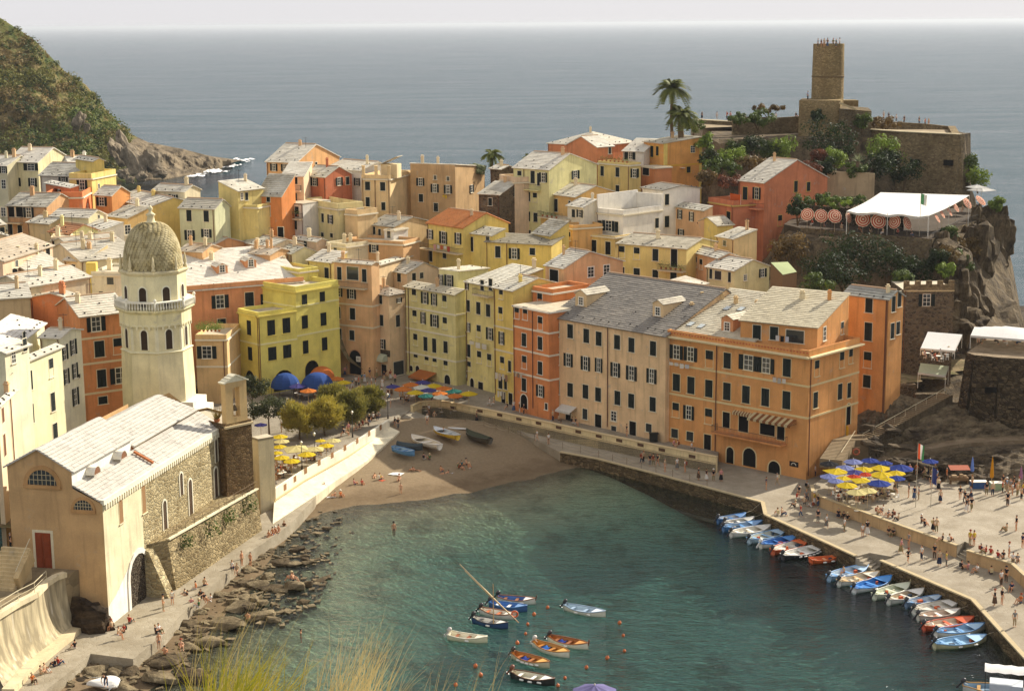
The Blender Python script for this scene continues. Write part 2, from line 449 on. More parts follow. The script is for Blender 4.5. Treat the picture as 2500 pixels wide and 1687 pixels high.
def house(key,name,label,rg,A,B,C,Y=None,base=None,ref='L',dep=9.0,H=10.0,wall='d8c08a',roof='gL',slope=.38,rc='a8a496',rp='e0dccb',L='',R='',ws=(1.0,1.6),wsR=None,trim='d9cfb4',sh='g',pipes='',pipesR='',belts='',beltc='d8cdb0',par=.9,chim=1,wear=1.0,rid=None,zb=None,cornice=None,cat='house',group=None,terr=True,zeave=None,stones=True,tiles=False,into=None):
 zz=lambda xy:S(rg,xy)
 if base is not None:
  gb=on_z(S(rg,base[:2])if len(base)==3 else S(base[3],base[:2]),base[2]);Y=gb.y
 if zeave is not None:PB=on_z(zz(B),zeave)
 else:PB=on_y(zz(B),Y)
 z=PB.z
 PA=on_z(zz(A),z)if A is not None else None
 PC=on_z(zz(C),z)if C is not None else None
 def perp(d,s):return Vector((-d.y,d.x,0))*s
 def squared(P,dirn,cx):
  lo,hi=.3,45.0
  f=lambda t:proj(P+dirn*t)[0]-cx
  s=1 if f(hi)>0 else-1
  if f(lo)*f(hi)>0:return P+dirn*dep
  for _ in range(40):
   mid=(lo+hi)/2
   if f(mid)*s>0:hi=mid
   else:lo=mid
  return P+dirn*lo
 if ref=='L':
  d=(PB-PA).normalized();n=perp(d,1)
  PC=PB+n*dep if PC is None else squared(PB,n,zz(C)[0])
 elif ref=='R':
  d=(PC-PB).normalized();n=perp(d,1)
  PA=PB+n*dep if PA is None else squared(PB,n,zz(A)[0])
 PD=PA+PC-PB
 zb=z-H if zb is None else zb
 ctr=(PA+PB+PC+PD)/4
 if into:root=HOUSE[into]['root']
 else:root=empty(name,(ctr.x,ctr.y,zb));tag(root,label,cat,group or 'old painted houses of the harbour village')
 if terr:TERR.append((ctr.x,ctr.y,zb));TERR.append((PB.x,PB.y,zb))
 wm=plaster(wall,wear)if isinstance(wall,str)else wall
 tm=plain('trim_'+trim,trim,.8,.15)
 dL,dR=(PB-PA),(PC-PB)
 LL,LR=dL.length,dR.length
 nL=Vector((dL.y,-dL.x,0)).normalized();nR=Vector((dR.y,-dR.x,0)).normalized()
 w=MB();zlow=zb-4.0
 zt={'A':z,'B':z,'C':z,'D':z};ridge=None
 ca,cb,cc,cd=PA.copy(),PB.copy(),PC.copy(),PD.copy()
 lo=lambda P:Vector((P.x,P.y,zlow))
 rslabs=[]
 if roof=='gL':
  rh=slope*LR/2;m0=(PA+PD)/2+Vector((0,0,rh));m1=(PB+PC)/2+Vector((0,0,rh))
  if rid is not None:
   m0=PA.lerp(PD,rid);m1=PB.lerp(PC,rid);rh=slope*LR*rid;m0.z=m1.z=z+rh
  w.add([lo(PA),lo(PB),PB,PA],[(0,1,2,3)]);w.add([lo(PB),lo(PC),PC,m1,PB],[(0,1,2,3,4)])
  w.add([lo(PC),lo(PD),PD,PC],[(0,1,2,3)]);w.add([lo(PD),lo(PA),PA,m0,PD],[(0,1,2,3,4)])
  rslabs=[(PA,PB,m1,m0),(PC,PD,m0,m1)];ridge=(m0,m1)
 elif roof=='gR':
  rh=slope*LL/2;m0=(PA+PB)/2+Vector((0,0,rh));m1=(PD+PC)/2+Vector((0,0,rh))
  if rid is not None:
   m0=PB.lerp(PA,rid);m1=PC.lerp(PD,rid);rh=slope*LL*rid;m0.z=m1.z=z+rh
  w.add([lo(PB),lo(PC),PC,PB],[(0,1,2,3)]);w.add([lo(PA),lo(PB),PB,m0,PA],[(0,1,2,3,4)])
  w.add([lo(PD),lo(PA),PA,PD],[(0,1,2,3)]);w.add([lo(PC),lo(PD),PD,m1,PC],[(0,1,2,3,4)])
  rslabs=[(PB,PC,m1,m0),(PD,PA,m0,m1)];ridge=(m0,m1)
 elif roof in('sL','sR','sC','sA'):
  up=Vector((0,0,1))
  if roof=='sL':cd,cc=PD+up*slope*LR,PC+up*slope*LR;rslabs=[(PA,PB,cc,cd)]
  elif roof=='sC':ca,cb=PA+up*slope*LR,PB+up*slope*LR;rslabs=[(PC,PD,ca,cb)]
  elif roof=='sR':ca,cd=PA+up*slope*LL,PD+up*slope*LL;rslabs=[(PB,PC,cd,ca)]
  else:cb,cc=PB+up*slope*LL,PC+up*slope*LL;rslabs=[(PD,PA,cb,cc)]
  w.add([lo(PA),lo(PB),cb,ca],[(0,1,2,3)]);w.add([lo(PB),lo(PC),cc,cb],[(0,1,2,3)])
  w.add([lo(PC),lo(PD),cd,cc],[(0,1,2,3)]);w.add([lo(PD),lo(PA),ca,cd],[(0,1,2,3)])
 else:
  w.add([lo(PA),lo(PB),PB,PA],[(0,1,2,3)]);w.add([lo(PB),lo(PC),PC,PB],[(0,1,2,3)])
  w.add([lo(PC),lo(PD),PD,PC],[(0,1,2,3)]);w.add([lo(PD),lo(PA),PA,PD],[(0,1,2,3)])
  if roof=='h':
   rh=slope*min(LL,LR)/2
   if LL>LR:i=min(.5,LR/2/LL);m0=(PA+PD)/2*(1-i)+(PB+PC)/2*i;m1=(PA+PD)/2*i+(PB+PC)/2*(1-i)
   else:i=min(.5,LL/2/LR);m0=(PA+PB)/2*(1-i)+(PD+PC)/2*i;m1=(PA+PB)/2*i+(PD+PC)/2*(1-i)
   m0=m0+Vector((0,0,rh));m1=m1+Vector((0,0,rh));ridge=(m0,m1)
   if LL>LR:rslabs=[(PA,PB,m1,m0),(PB,PC,m1,m1),(PC,PD,m0,m1),(PD,PA,m0,m0)]
   else:rslabs=[(PA,PB,m0,m0),(PB,PC,m1,m0),(PC,PD,m1,m1),(PD,PA,m0,m1)]
 w.build('wall',wm,root)
 rm=slate(rc,rp)
 if rslabs:
  m=MB()
  for s in rslabs:
   if tiles:tile_rows(m,*s);roof_slab(m,*s,course=.9,step=.02)
   else:roof_slab(m,*s,side=.22 if roof!='h' else 0.0)
  ro=m.build('roof',rm,root)
  if ridge and(ridge[1]-ridge[0]).length>.5:
   MB().tube([ridge[0]+Vector((0,0,.16)),ridge[1]+Vector((0,0,.16))],.14,6).build('ridge_cap',plain('ridge_tile','b59a7c',.9),ro)
  if stones:
   g=MB()
   for s in rslabs[:1 if roof[0]=='s' else 2]:
    e0,e1,r1,r0=(Vector(x)for x in s);n=max(2,int((e1-e0).length/1.7))
    nr=(e1-e0).cross(r0-e0).normalized();nr=nr if nr.z>0 else-nr
    for row,jt in((.08,.02),(.5,.22)):
     for i in range(n):
      if row>.2 and random.random()<.7:continue
      t=(i+.5+random.uniform(-.2,.2))/n
      P=(e0.lerp(e1,t)).lerp(r0.lerp(r1,t),min(.95,max(.02,row+random.uniform(-jt,jt))))+nr*.24
      g.b2(P.x-.1,P.x+.1,P.y-.08,P.y+.08,P.z-.14,P.z+.05)
   if g.v:tag(g.build('roof_weight',plain('dark_slate','4b4740',.8),ro),kind='stuff')
  for ci in range(chim):
   s=rslabs[0];e0,e1,r1,r0=(Vector(x)for x in s)
   t=random.uniform(.12,.88);P=e0.lerp(e1,t).lerp(r0.lerp(r1,t),random.uniform(.55,.95))
   g=MB();chimney(g,P,random.uniform(.9,1.6),random.uniform(.2,.34))
   g.build('chimney',plaster(random.choice(['c9b38c','b98f66','bfa98a',wall if isinstance(wall,str)else 'c9b38c'])),ro)
  if chim and random.random()<.45:
   s=rslabs[0];e0,e1,r1,r0=(Vector(x)for x in s);t=random.uniform(.2,.8)
   P=e0.lerp(e1,t).lerp(r0.lerp(r1,t),.8);g=MB()
   g.tube([P,P+Vector((0,0,2.2))],.03,4);g.bar(P+Vector((-.5,0,2.0)),P+Vector((.5,0,2.0)),.04,.04)
   for x in(-.4,-.1,.2,.45):g.bar(P+Vector((x,-.3,2.0)),P+Vector((x,.3,2.0)),.025,.025)
   g.build('aerial',IRON(),ro)
 else:
  m=MB();i=.28
  poly=[PA,PB,PC,PD];c=ctr
  inn=[p+(Vector((c.x,c.y,z))-p).normalized()*i*1.4 for p in poly]
  fl=MB().prism([(p.x,p.y)for p in poly],z-.3,z+.02);fo=fl.build('roof',slate('b3a68c','d2c7ac'),root)
  if par>0:
   for a in range(4):
    b=(a+1)%4
    m.prism([(poly[a].x,poly[a].y),(poly[b].x,poly[b].y),(inn[b].x,inn[b].y),(inn[a].x,inn[a].y)],z-.1,z+par)
   m.build('parapet',wm,root)
  if cornice is None:cornice=1
  for ci in range(chim):
   P=poly[0].lerp(poly[2],random.uniform(.3,.7)).lerp(poly[3],.3);g=MB();chimney(g,P,1.4,.3);g.build('chimney',plaster('c9b38c'),fo)
 if cornice:
  m=MB();o=.16
  ax=(dL.normalized(),nL,Vector((0,0,1)))
  m.box((PA+PB)/2+nL*o/2+Vector((0,0,-.16)),(LL/2+.05,o,.12),ax)
  if roof in('f','n','h')or roof in('gR','sR'):
   m.box((PB+PC)/2+nR*o/2+Vector((0,0,-.16)),(LR/2+.05,o,.12),(dR.normalized(),nR,Vector((0,0,1))))
  m.build('cornice',tm,root)
 for tx,P0,dv,nv,sz in((L,PA,dL,nL,ws),(R,PB,dR,nR,wsR or ws)):
  ang=math.atan2(dv.y,dv.x)
  for xy,st,wh in parse(tx):
   P=on_plane(zz(xy),P0,nv)
   ww,hh=wh if wh else sz
   if wh is None and st=='o':ww*=.95
   if wh is None and st=='s':ww,hh=.8,.9
   if wh is None and st in 'dD':ww,hh=1.2,2.3
   window(root,P,ang,st,ww,hh,tm,sh)
 for tx,P0,dv,nv in((pipes,PA,dL,nL),(pipesR,PB,dR,nR)):
  for xy,_,_ in parse(tx):
   P=on_plane(zz(xy),P0,nv)+nv*.1
   MB().tube([(P.x,P.y,z-.05),(P.x,P.y,zb+.2)],.07,5).build('downpipe',plain('rust_pipe','6e4a35',.7),root)
 for xy,_,_ in parse(belts):
  P=on_plane(zz(xy),PA,nL);m=MB()
  m.box((PA+PB)/2+nL*.02+Vector((0,0,P.z-z)),(LL/2+.03,.05,.14),(dL.normalized(),nL,Vector((0,0,1))))
  m.box((PB+PC)/2+nR*.02+Vector((0,0,P.z-z)),(LR/2,.05,.138),(dR.normalized(),nR,Vector((0,0,1))))
  m.build('belt_course',plain('trim_'+beltc,beltc,.8,.15),root)
 if zb<z-5 and not into and random.random()<.7:
  for P,n_ in((PA+dL.normalized()*.25,nL),(PB-dL.normalized()*.2,nL))[:random.choice((1,1,2))]:
   q=P+n_*.09;MB().tube([(q.x+n_.x*.25,q.y+n_.y*.25,z-.02),(q.x,q.y,z-.45),(q.x,q.y,zb+.2)],.06,5).build('downpipe',plain('rust_pipe','6e4a35',.7),root)
 info=dict(root=root,A=PA,B=PB,C=PC,D=PD,z=z,zb=zb,nL=nL,nR=nR,dL=dL.normalized(),dR=dR.normalized(),LL=LL,LR=LR)
 HOUSE[key]=info
 return info
def balcony(info,rg,face,x0,x1,y,depth=1.1,mat=None,rail=True,label=None):
 """slab with iron railing on a facade; x0,x1,y: slab edge in picture survey"""
 P0,n,d=(info['A'],info['nL'],info['dL'])if face=='L' else(info['B'],info['nR'],info['dR'])
 a=on_plane(S(rg,(x0,y[0]if isinstance(y,tuple)else y)),P0,n);b=on_plane(S(rg,(x1,y[1]if isinstance(y,tuple)else y)),P0,n)
 zc=(a.z+b.z)/2;a.z=b.z=zc;L=(b-a).length
 root=info['root'];m=MB();Z=Vector((0,0,1))
 m.box((a+b)/2+n*depth/2-Z*.1,(L/2,depth/2+.02,.1),(d,n,Z))
 s=m.build('balcony',mat or plaster('b8a584'),root)
 if rail:
  r=MB();o=n*(depth-.06)
  r.bar(a+o+Z*.95,b+o+Z*.95,.05,.05);r.bar(a+o+Z*.12,b+o+Z*.12,.03,.03)
  k=max(3,int(L/.22))
  for i in range(k+1):
   p=a.lerp(b,i/k)+o;r.bar(p,p+Z*.95,.025,.025)
  for e in(a,b):
   r.bar(e+n*.02+Z*.95,e+o+Z*.95,.05,.05)
   for i in range(4):p=e+n*(depth*i/4+.02);r.bar(p,p+Z*.95,.025,.025)
  r.build('railing',IRON(),s)
 return a,b,s
DEBUG=False
# ================================================================ houses on the harbour front
W=house
W('orange','orange_house','large orange corner house with tan cornice and striped awning above the quay','p',(85,465),(1090,618),(1450,510),base=(1070,1470,1.9),wall='bd7a38',roof='n',zb=1.9,ws=(1.25,2.45),wsR=(1.05,2.2),trim='d9c79a',beltc='d6c18e',chim=0,L='150,580o1.1x2.0 250,595o1.1x2.0 383,630a 510,640c1.2x2.2 660,655o1.5x2.1 785,675o1.3x2.1 933,690c ' '150,795 253,815 380,838 508,858 643,880 780,900 930,920 145,990a1.15x2.1 237,1008o.9x2.0 378,1035a1.2x2.2 ' '503,1060d1.2x2.2 625,1085d1.6x2.4 795,1110d2.4x2.3 890,1140d1.2x2.4 137,1155s1.2x1.3 245,1175s1.2x1.3 370,1220d1.2x2.3 530,1310n1.2x2.3 668,1325n2.1x2.6 843,1425N1.9x2.9',R='1145,695a 1322,635a 1385,610a.9x2.0 1135,920 1308,860 1373,850.9x2.1 1368,1020N1.1x3.0'.replace('850.9','850c.9'),pipes='437,560',pipesR='1100,700',belts='600,745 600,962')
W('beige','beige_house','long pale beige house with dark slate roof and rows of dark shutters','k',(580,402),(1588,575),None,zeave=HOUSE['orange']['z']+.1,dep=21,wall='cf9f74',roof='gL',rid=.62,slope=.40,rc='77726a',rp='9c9486',zb=3.2,ws=(1.15,2.1),chim=0,wear=1.6,L='638,515 757,530 897,570 1005,595 1165,625 1290,650 1478,680 638,760a 740,780o.9x2.0 890,810o.9x2.1 1005,825o.7x2.1 1150,865o.9x2.1 1290,895o1.0x2.1 1465,920o.9x2.1 ' '640,1015 757,1040 890,1055 1000,1080 1168,1110 1288,1135 1475,1165 640,1225d1.0x2.2 740,1285d1.1x2.2 885,1250s1.0x1.6 1000,1325d1.3x2.5 1135,1268q1.1x1.5 1135,1375s1.0x.7 1300,1390d1.3x2.6 1440,1370s1.1x1.2',pipes='1085,545')
W('orange_narrow','narrow_orange_house','narrow burnt orange house with white belt courses between beige and yellow houses','k',(258,300),(572,362),None,zeave=19.6,dep=11,wall='b9682c',roof='f',par=.0,zb=4.0,ws=(1.05,2.0),chim=0,trim='e0d8c4',beltc='ded4be',L='292,365a 365,375a 355,605 495,460a 495,635 357,800a 495,850 355,995 497,1050o.9x1.8 355,1140N1.6x2.2 548,1185s.6x1.0',pipes='430,340',belts='500,535 500,730 500,940')
W('orange_top','upper_orange_block','raised orange block with terrace on top of the narrow orange house','k',(430,172),(600,200),None,Y=253.5,dep=8,H=7.5,into='orange_narrow',wall='b9682c',roof='f',par=.6,ws=(1.05,2.0),chim=0,trim='e0d8c4',L='492,250a',terr=False)
W('peach_gable','peach_gable_house','peach house with broad gable wall and two white windows behind the orange house','j',(540,1310),(702,1338),(1215,1225),Y=263,ref='L',H=12,wall='c98d60',roof='gL',slope=.42,rid=.42,rc='b3ac9c',L='615,1400d2.2x1.9',R='935,1370q1.3x1.7 1072,1352q1.3x1.7',trim='e4dccb',terr=False)
W('yellow_thin','thin_yellow_house','thin golden yellow house with washing lines beside the orange house','k',(92,150),(258,182),None,zeave=21.2,dep=10,wall='cfa83e',roof='gL',rc='b9b19c',slope=.3,zb=3.8,ws=(1.0,2.0),L='155,210a.9x1.5 150,375a 160,590o.7x2.0 165,805a 230,835c.7x1.8 150,975 195,990c.7x1.7 175,1120d1.0x2.3 238,1130d1.0x2.3',belts='180,500 180,705')
W('yellow_mid','pale_yellow_house','pale yellow house with top balcony and white laundry beside the green house','g',(1912,100),(2165,150),None,zeave=20.4,dep=10,wall='cdb764',roof='sL',slope=.2,rc='c4bda8',zb=3.6,ws=(1.1,2.0),L='1925,130o.5x1.4 2058,132c.9x1.7 2130,125c.9x1.9 1938,310c.8x1.9 2025,330 2110,350 1940,495o.5x1.5 2028,530a 2125,552o.9x2.0 1943,700c.8x2.1 2032,755a 2120,780a 1945,835a.9x1.6 2045,1040d1.3x2.6 1970,990N1.0x2.0',pipes='2165,200')
balcony(HOUSE['yellow_mid'],'g','L',2015,2155,(205,225))
W('green','green_house','tall pale green house with white belt courses and ajar dark shutters','g',(1382,142),(1822,215),(1908,188),base=(1828,985,3.4),zb=3.4,wall='bcb46c',roof='sL',slope=.3,rc='b0a78f',rp='cfc5a8',ws=(1.05,2.0),beltc='dcd6bc',trim='d8d2ae',chim=1,L='1465,215a 1560,240o.9x2.0 1640,255o.7x2.0 1730,270a 1470,398a 1545,415o.6x2.0 1645,440o1.0x2.1 1733,460a 1477,603a 1565,640c1.0x2.4 1641,655c1.0x2.4 1740,668 1480,757a1.0x1.5 1575,780a1.0x1.4 1645,795a1.0x1.4 1740,825a1.0x1.5 1440,852n.8x1.0 1495,857n1.0x1.1 1755,965N1.4x2.2',pipes='1415,150',belts='1650,360 1650,548 1650,760')
W('green_dormer','green_roof_room','pale green roof room with iron balcony on top of the green house','e',(1682,1290),(1852,1312),(2108,1190),Y=HOUSE['green']['B'].y+4.5,dep=9,H=6,into='green',wall='bdb877',roof='sC',slope=.04,rc='bdb398',L='1700,1370o.5x1.9 1770,1375o1.0x2.0',terr=False,chim=1)
balcony(HOUSE['green_dormer'],'e','L',1675,1815,1470,.9)
W('pink_corner','pink_corner_house','narrow pale pink corner house with dark shop band and green canopy below','g',(992,185),(1245,222),(1408,150),base=(1243,905,3.5),zb=3.5,wall='c8a27c',roof='h',slope=.4,rc='9c9282',rp='b8ad98',ws=(1.0,1.9),L='1060,235c.9x1.4 1172,255c.9x1.5 1070,412 1180,435 1075,617c.9x1.6 1182,640o1.0x1.7 1205,880d1.2x2.4 1085,830s1.6x1.6',R='1333,262o.6x.8 1323,440c.9x2.0 1330,850s2.4x2.4')
W('pink_upper','grey_pink_upper_house','grey pink upper house with slate roof and red shuttered side window','e',(1165,1272),(1402,1312),(1690,1215),Y=285,H=9,wall='c2a384',roof='gL',slope=.4,rc='a49c8a',L='1212,1322a1.0x1.4 1335,1347c1.0x1.5',R='1463,1345c.8x1.5 1530,1328s.8x1.0',sh='g',terr=False)
W('peach_arch','peach_arch_house','peach house with roofed loggia and dark street arch beside the yellow house','e',(767,1208),(1092,1235),(1160,1215),base=(1000,905,3.6,'g'),zb=3.6,wall='c59062',roof='gL',slope=.25,rc='c0b6a0',ws=(1.05,2.0),L='815,1310c.9x2.2 1032,1330c.9x2.2 930,1310s2.4x2.2 807,1475o.8x1.5 922,1490o.9x1.6 808,1650c.8x2.0 930,1662c1.1x2.0 818,1832c.8x1.7 925,1848c1.0x1.7',belts='900,1580 900,1765')
balcony(HOUSE['peach_arch'],'e','L',790,1060,(1420,1440),.9)
window(HOUSE['peach_arch']['root'],on_plane(S('g',(955,800)),HOUSE['peach_arch']['A'],HOUSE['peach_arch']['nL']),math.atan2(HOUSE['peach_arch']['dL'].y,HOUSE['peach_arch']['dL'].x),'N',2.4,4.2,plain('trim_b98a63','b98a63'))
W('yellow','bright_yellow_house','bright lemon yellow house with big arches behind blue parasols','g',(-70,372),(108,398),(440,350),base=(108,1088,3.0),ref='R',zb=3.0,wall='d3bd35',roof='f',par=.55,ws=(1.5,2.5),wsR=(1.5,2.5),wear=.5,chim=0,trim='dccb6a',beltc='e4dda0',L='30,500c1.2x2.4 40,725c1.2x2.2 40,950N2.4x3.0',R='220,500 353,480 230,725c1.6x2.2 360,705c1.6x2.2 330,955N4.0x3.4',belts='100,645',pipesR='112,450')
iy=HOUSE['yellow']
W('yellow_tall','tall_yellow_block','taller lemon yellow block with pierced parapet beside the peach arch house','g',None,(432,185),(806,125),ref='R',Y=(iy['C'].y+.02),dep=10,H=16.2,into='yellow',wall='d3bd35',roof='f',par=.8,ws=(1.3,2.0),wear=.5,chim=0,trim='dccb6a',beltc='e4dda0',R='510,255c1.15x1.7 665,230c1.15x1.7 513,450c1.3x2.2 675,425c1.3x2.2 520,668c1.2x2.2 685,640c1.2x2.2 575,870N3.0x3.4',belts='600,345 600,600',terr=False)
W('terracotta_big','terracotta_house','wide terracotta house with bright slate roof and dormers behind the bell tower','b',None,(1560,1115),(2640,1027),Y=268,ref='R',dep=15,H=16.4,wall='bc7446',roof='sR',slope=.3,rc='cfc8b8',rp='ece6d6',ws=(1.5,2.3),trim='e0d3b0',beltc='dccba8',R='1915,1200o1.4x2.2 2170,1178 2350,1200o1.6x2.8 1930,1400c1.4x2.0',chim=1)
W('tan_terrace','tan_house','tan house with white balustrade and planted roof terrace behind the bell gable','c',(1700,100),(1972,100),(2085,60),Y=258,H=10.4,wall='c39a66',roof='f',par=.7,L='1800,215o1.5x2.0',trim='e6ddc4',beltc='e2d8bf',belts='1800,340',pipes='1945,150',chim=0)
# ================================================================ middle of the village
W('pale_green_small','small_pale_green_house','small pale green house with stone weighted roof behind the yellow parapet','e',(215,1100),(402,1142),(612,1048),Y=287,H=6,wall='b7b083',roof='gL',slope=.42,rc='a9a48e',L='262,1162c.8x1.3 308,1168o.5x1.3 362,1188c.8x1.3')
W('pergola_yellow','yellow_pergola_house','small yellow house with white pergola beside the loggia house','e',(540,1195),(745,1218),(885,1100),Y=283,H=7,wall='cbae5a',roof='sL',slope=.35,rc='c6bfad',L='590,1290c1.1x1.8 705,1308c1.0x1.9')
W('cream_terrace','cream_terrace_house','cream yellow house with scalloped roof terrace and white rail','e',(492,702),(802,752),(1022,698),Y=301,H=13,wall='c9b676',roof='f',par=1.0,L='545,790o.8x1.5 670,828c.8x1.6 738,840o.9x1.6 560,930c.8x1.5 668,990a 748,998a',R='945,880c1.1x1.9',ws=(.9,1.5),chim=0)
W('tan_extension','tan_extension_house','tan plain walled extension with planted terrace beside the cream terrace house','e',(862,790),(972,800),(1145,748),Y=299,H=9,wall='bc9a6c',roof='f',par=.8,chim=0)
W('orange_slim','slim_orange_house','slim deep orange house with tiny windows and small slate cap','e',(95,632),(310,640),None,Y=300,dep=5,H=13,wall='c06a24',roof='sL',slope=.7,rc='9a917c',L='197,660c.7x1.2 197,770c.8x1.7 305,965d1.2x2.4',chim=0)
W('blue_white','bluish_white_house','narrow bluish white house with leafy iron balcony','e',(345,695),(496,705),None,Y=303,dep=8,H=12,wall='c7c4bb',roof='f',par=0,L='430,890c.9x1.6 380,770d.9x1.9 445,775d.9x1.9',chim=0,cornice=0)
balcony(HOUSE['blue_white'],'e','L',352,496,830,.9)
W('pink_loggia','pink_loggia_house','greyish pink house with open top loggia below the tall peach house','e',(312,470),(502,470),None,Y=309,dep=8,H=14,wall='c4a284',roof='sL',slope=.25,rc='bdb5a4',L='420,500d1.3x1.5 350,510d1.0x1.3 355,640o.6x1.4 415,645o.6x1.4',chim=0)
balcony(HOUSE['pink_loggia'],'e','L',304,484,588,.9,plaster('c4a284'))
W('peach_tall','tall_peach_house','tall peach house with white roof against the sea','e',(180,338),(442,348),(815,305),Y=322,H=14,wall='c68a52',roof='gL',slope=.45,rid=.45,rc='c9c2b0',rp='e6dfcb',L='245,388o.8x1.4 340,392o.8x1.4 245,518o.8x1.4',R='612,355s.7x.5')
W('red_brown','reddish_house','brick red house with pink side wall below the tall peach house','e',(510,462),(692,474),(922,425),Y=313,H=11,wall='a95c3a',roof='gL',slope=.45,rc='bab39c',L='598,515o.9x1.5',R='812,512o.9x1.5 885,505c.9x1.5')
W('white_wedge','white_walled_house','white walled house with pale roof beside the peach chimney house','e',(700,395),(1000,420),None,Y=319,dep=9,H=10,wall='d8d1c0',roof='gL',slope=.3,rc='c9c0ab',L='970,515o.8x1.5')
W('peach_chimney','peach_flat_house','peach flat roofed house with row of tall chimneys and stair hut','e',(1006,485),(1252,490),(1436,470),Y=312,H=15,wall='c8a270',roof='f',par=.7,L='1060,550c1.0x1.6 1192,555c1.0x1.6 1062,690c.8x1.8 1198,727c.8x1.5',pipes='1125,520',chim=0)
W('brown_old','old_brown_house','old stained brown house with white framed windows facing the harbour','e',(1432,418),(1822,430),(2078,470),Y=316,H=14,ref='L',wall='a0825a',roof='sC',slope=.1,rc='b9ac90',wear=2.2,L='1520,515o.8x1.5 1645,570o.8x1.6 1760,580o.8x1.6 1648,478s.6x.8 1760,488s.6x.8 1525,655c.9x1.5 1655,735c.9x1.6',R='1965,575o.9x1.5',trim='d9ceb4',chim=2)
W('grey_long','grey_roofed_long_house','low long house with grey lichen roof and rubble side wall','e',(1065,887),(1292,907),(1605,745),Y=299,H=6,wall='bb9a6c',roof='gL',slope=.25,rc='8f8b80',rp='b0a995',L='1112,937c.9x1.4 1165,955c.6x1.3',chim=1)
W('tile_yellow','yellow_tile_house','yellow house with orange clay tile roof and long balcony of laundry','e',(1580,872),(1892,917),(2285,865),Y=292,H=11,ref='L',wall='ccaa48',roof='gL',slope=.42,rc='b5713c',rp='c98a52',tiles=True,stones=False,L='1605,970o.9x1.7 1720,1000o1.1x2.2 1848,1008o.9x2.0 1730,1145c1.0x1.4 1610,1150d1.0x2.4')
balcony(HOUSE['tile_yellow'],'e','L',1545,1890,(1090,1130),1.2)
W('tile_annex','yellow_annex_house','yellow annex with slate roof and dark door right of the clay tile roof','e',(1905,955),(2145,985),(2260,960),Y=289,H=9,wall='c9a843',roof='sL',slope=.3,rc='9d9580',L='1960,1055d1.2x2.6 2105,1010s.9x.8',chim=0)
W('tan_strip','low_tan_terrace_house','low tan house with flat terrace roof below the grey roofed house','e',(872,1030),(1370,1058),None,Y=291,dep=6,H=7,wall='b08558',roof='f',par=.5,L='1040,1090c.9x1.4 1115,1095o.9x1.4',chim=0)
W('yellow_flat','golden_flat_house','golden yellow house with low grey roof and roof turret in the middle','j',(20,1108),(592,1138),(705,1120),Y=284,H=9,wall='cba640',roof='sL',slope=.16,rc='8f8875',rp='a39a84',L='127,1195c1.0x2.0 270,1210o1.0x1.9 427,1192c1.0x1.2',pipes='205,1150',chim=0)
W('turret','yellow_roof_turret','small yellow turret with stepped slate cap on the golden flat house','j',(432,1030),(586,1055),None,Y=287,dep=4,H=5,into='yellow_flat',wall='c9a644',roof='sL',slope=.55,rc='8c8470',terr=False,chim=0)
W('lime_tall','tall_lime_house','tall pale lime yellow house with gable and dark shuttered windows','j',(262,462),(572,482),(988,432),Y=306,H=16,ref='L',wall='c9c178',roof='gL',slope=.42,rid=.42,rc='c6bfae',rp='e2dbc8',ws=(.95,1.7),L='315,530a 430,545c1.0x2.3 480,565c.6x2.3 522,548o.9x1.8 320,700 392,715 450,722a 315,870o.7x1.8 382,885o.7x1.8 455,895 398,1032c.9x1.1',R='800,525o1.1x1.6',pipes='355,560')
balcony(HOUSE['lime_tall'],'j','L',378,500,(640,660),1.0,plaster('c9c178'))
W('pink_side','narrow_pink_house','narrow pinkish house with coloured washing left of the tall lime house','j',(140,562),(272,590),None,Y=308,dep=8,H=14,wall='c3a183',roof='f',par=.9,L='180,640c.7x1.7 202,655c.6x1.7 240,668c.6x1.7 266,675c.6x1.7 195,835c.8x1.6 258,850c.8x1.6',chim=0)
W('stone_tall','tall_rubble_house','tall dark rubble stone house beside the small palm','j',(62,470),(160,478),(280,450),Y=318,H=13,wall=stone('8f7a5e','5a4a38'),roof='gL',slope=.3,rc='cbc3b2',chim=1)
W('terracotta_hip','terracotta_hip_house','terracotta house with pale hipped roof high against the sea','j',(562,252),(985,275),(1335,240),Y=334,H=8,wall='b4683c',roof='h',slope=.34,rc='cdc6b4',rp='e4ddc9',L='877,312s.8x1.0 932,318c.8x2.2')
W('terracotta_low','small_terracotta_gable','small terracotta gable wing in front of the hipped roof','j',(988,285),(1130,275),(1275,280),Y=328,H=7,into='terracotta_hip',wall='b4683c',roof='gL',slope=.4,rc='c6bfae',L='1100,312s.7x1.4',chim=0)
W('white_small','small_white_house','small white house with planted terrace beside the amber house','j',(1215,318),(1397,325),None,Y=326,dep=6,H=6,wall='cfc8b6',roof='sL',slope=.35,rc='c6bfae',L='1245,358c.8x1.6 1280,358q.8x1.4 1310,360c.7x1.6',chim=0)
W('amber','amber_house','deep amber orange house with yellow corner bands under the palms','j',(1397,238),(1567,255),(1902,170),Y=324,H=12,wall='c07c28',roof='sL',slope=.1,rc='a0957c',L='1425,322c.8x2.2 1468,322c1.0x2.2 1515,318c.9x1.8',R='1822,302q1.1x1.4 1785,480c.9x1.2',trim='d9b34e',beltc='d6a83e',belts='1500,440')
W('yellow_planted','yellow_terrace_house','dull yellow house with rows of potted plants along its roof terrace','j',(995,418),(1267,440),(1372,432),Y=318,H=10,wall='bfa35a',roof='f',par=.35,L='1035,492c.9x1.9 1168,502c1.0x1.8 1315,512o.9x1.7 1168,645c1.0x1.3',R='1320,512o.9x1.7',ws=(.9,1.7),pipes='1265,460',chim=0)
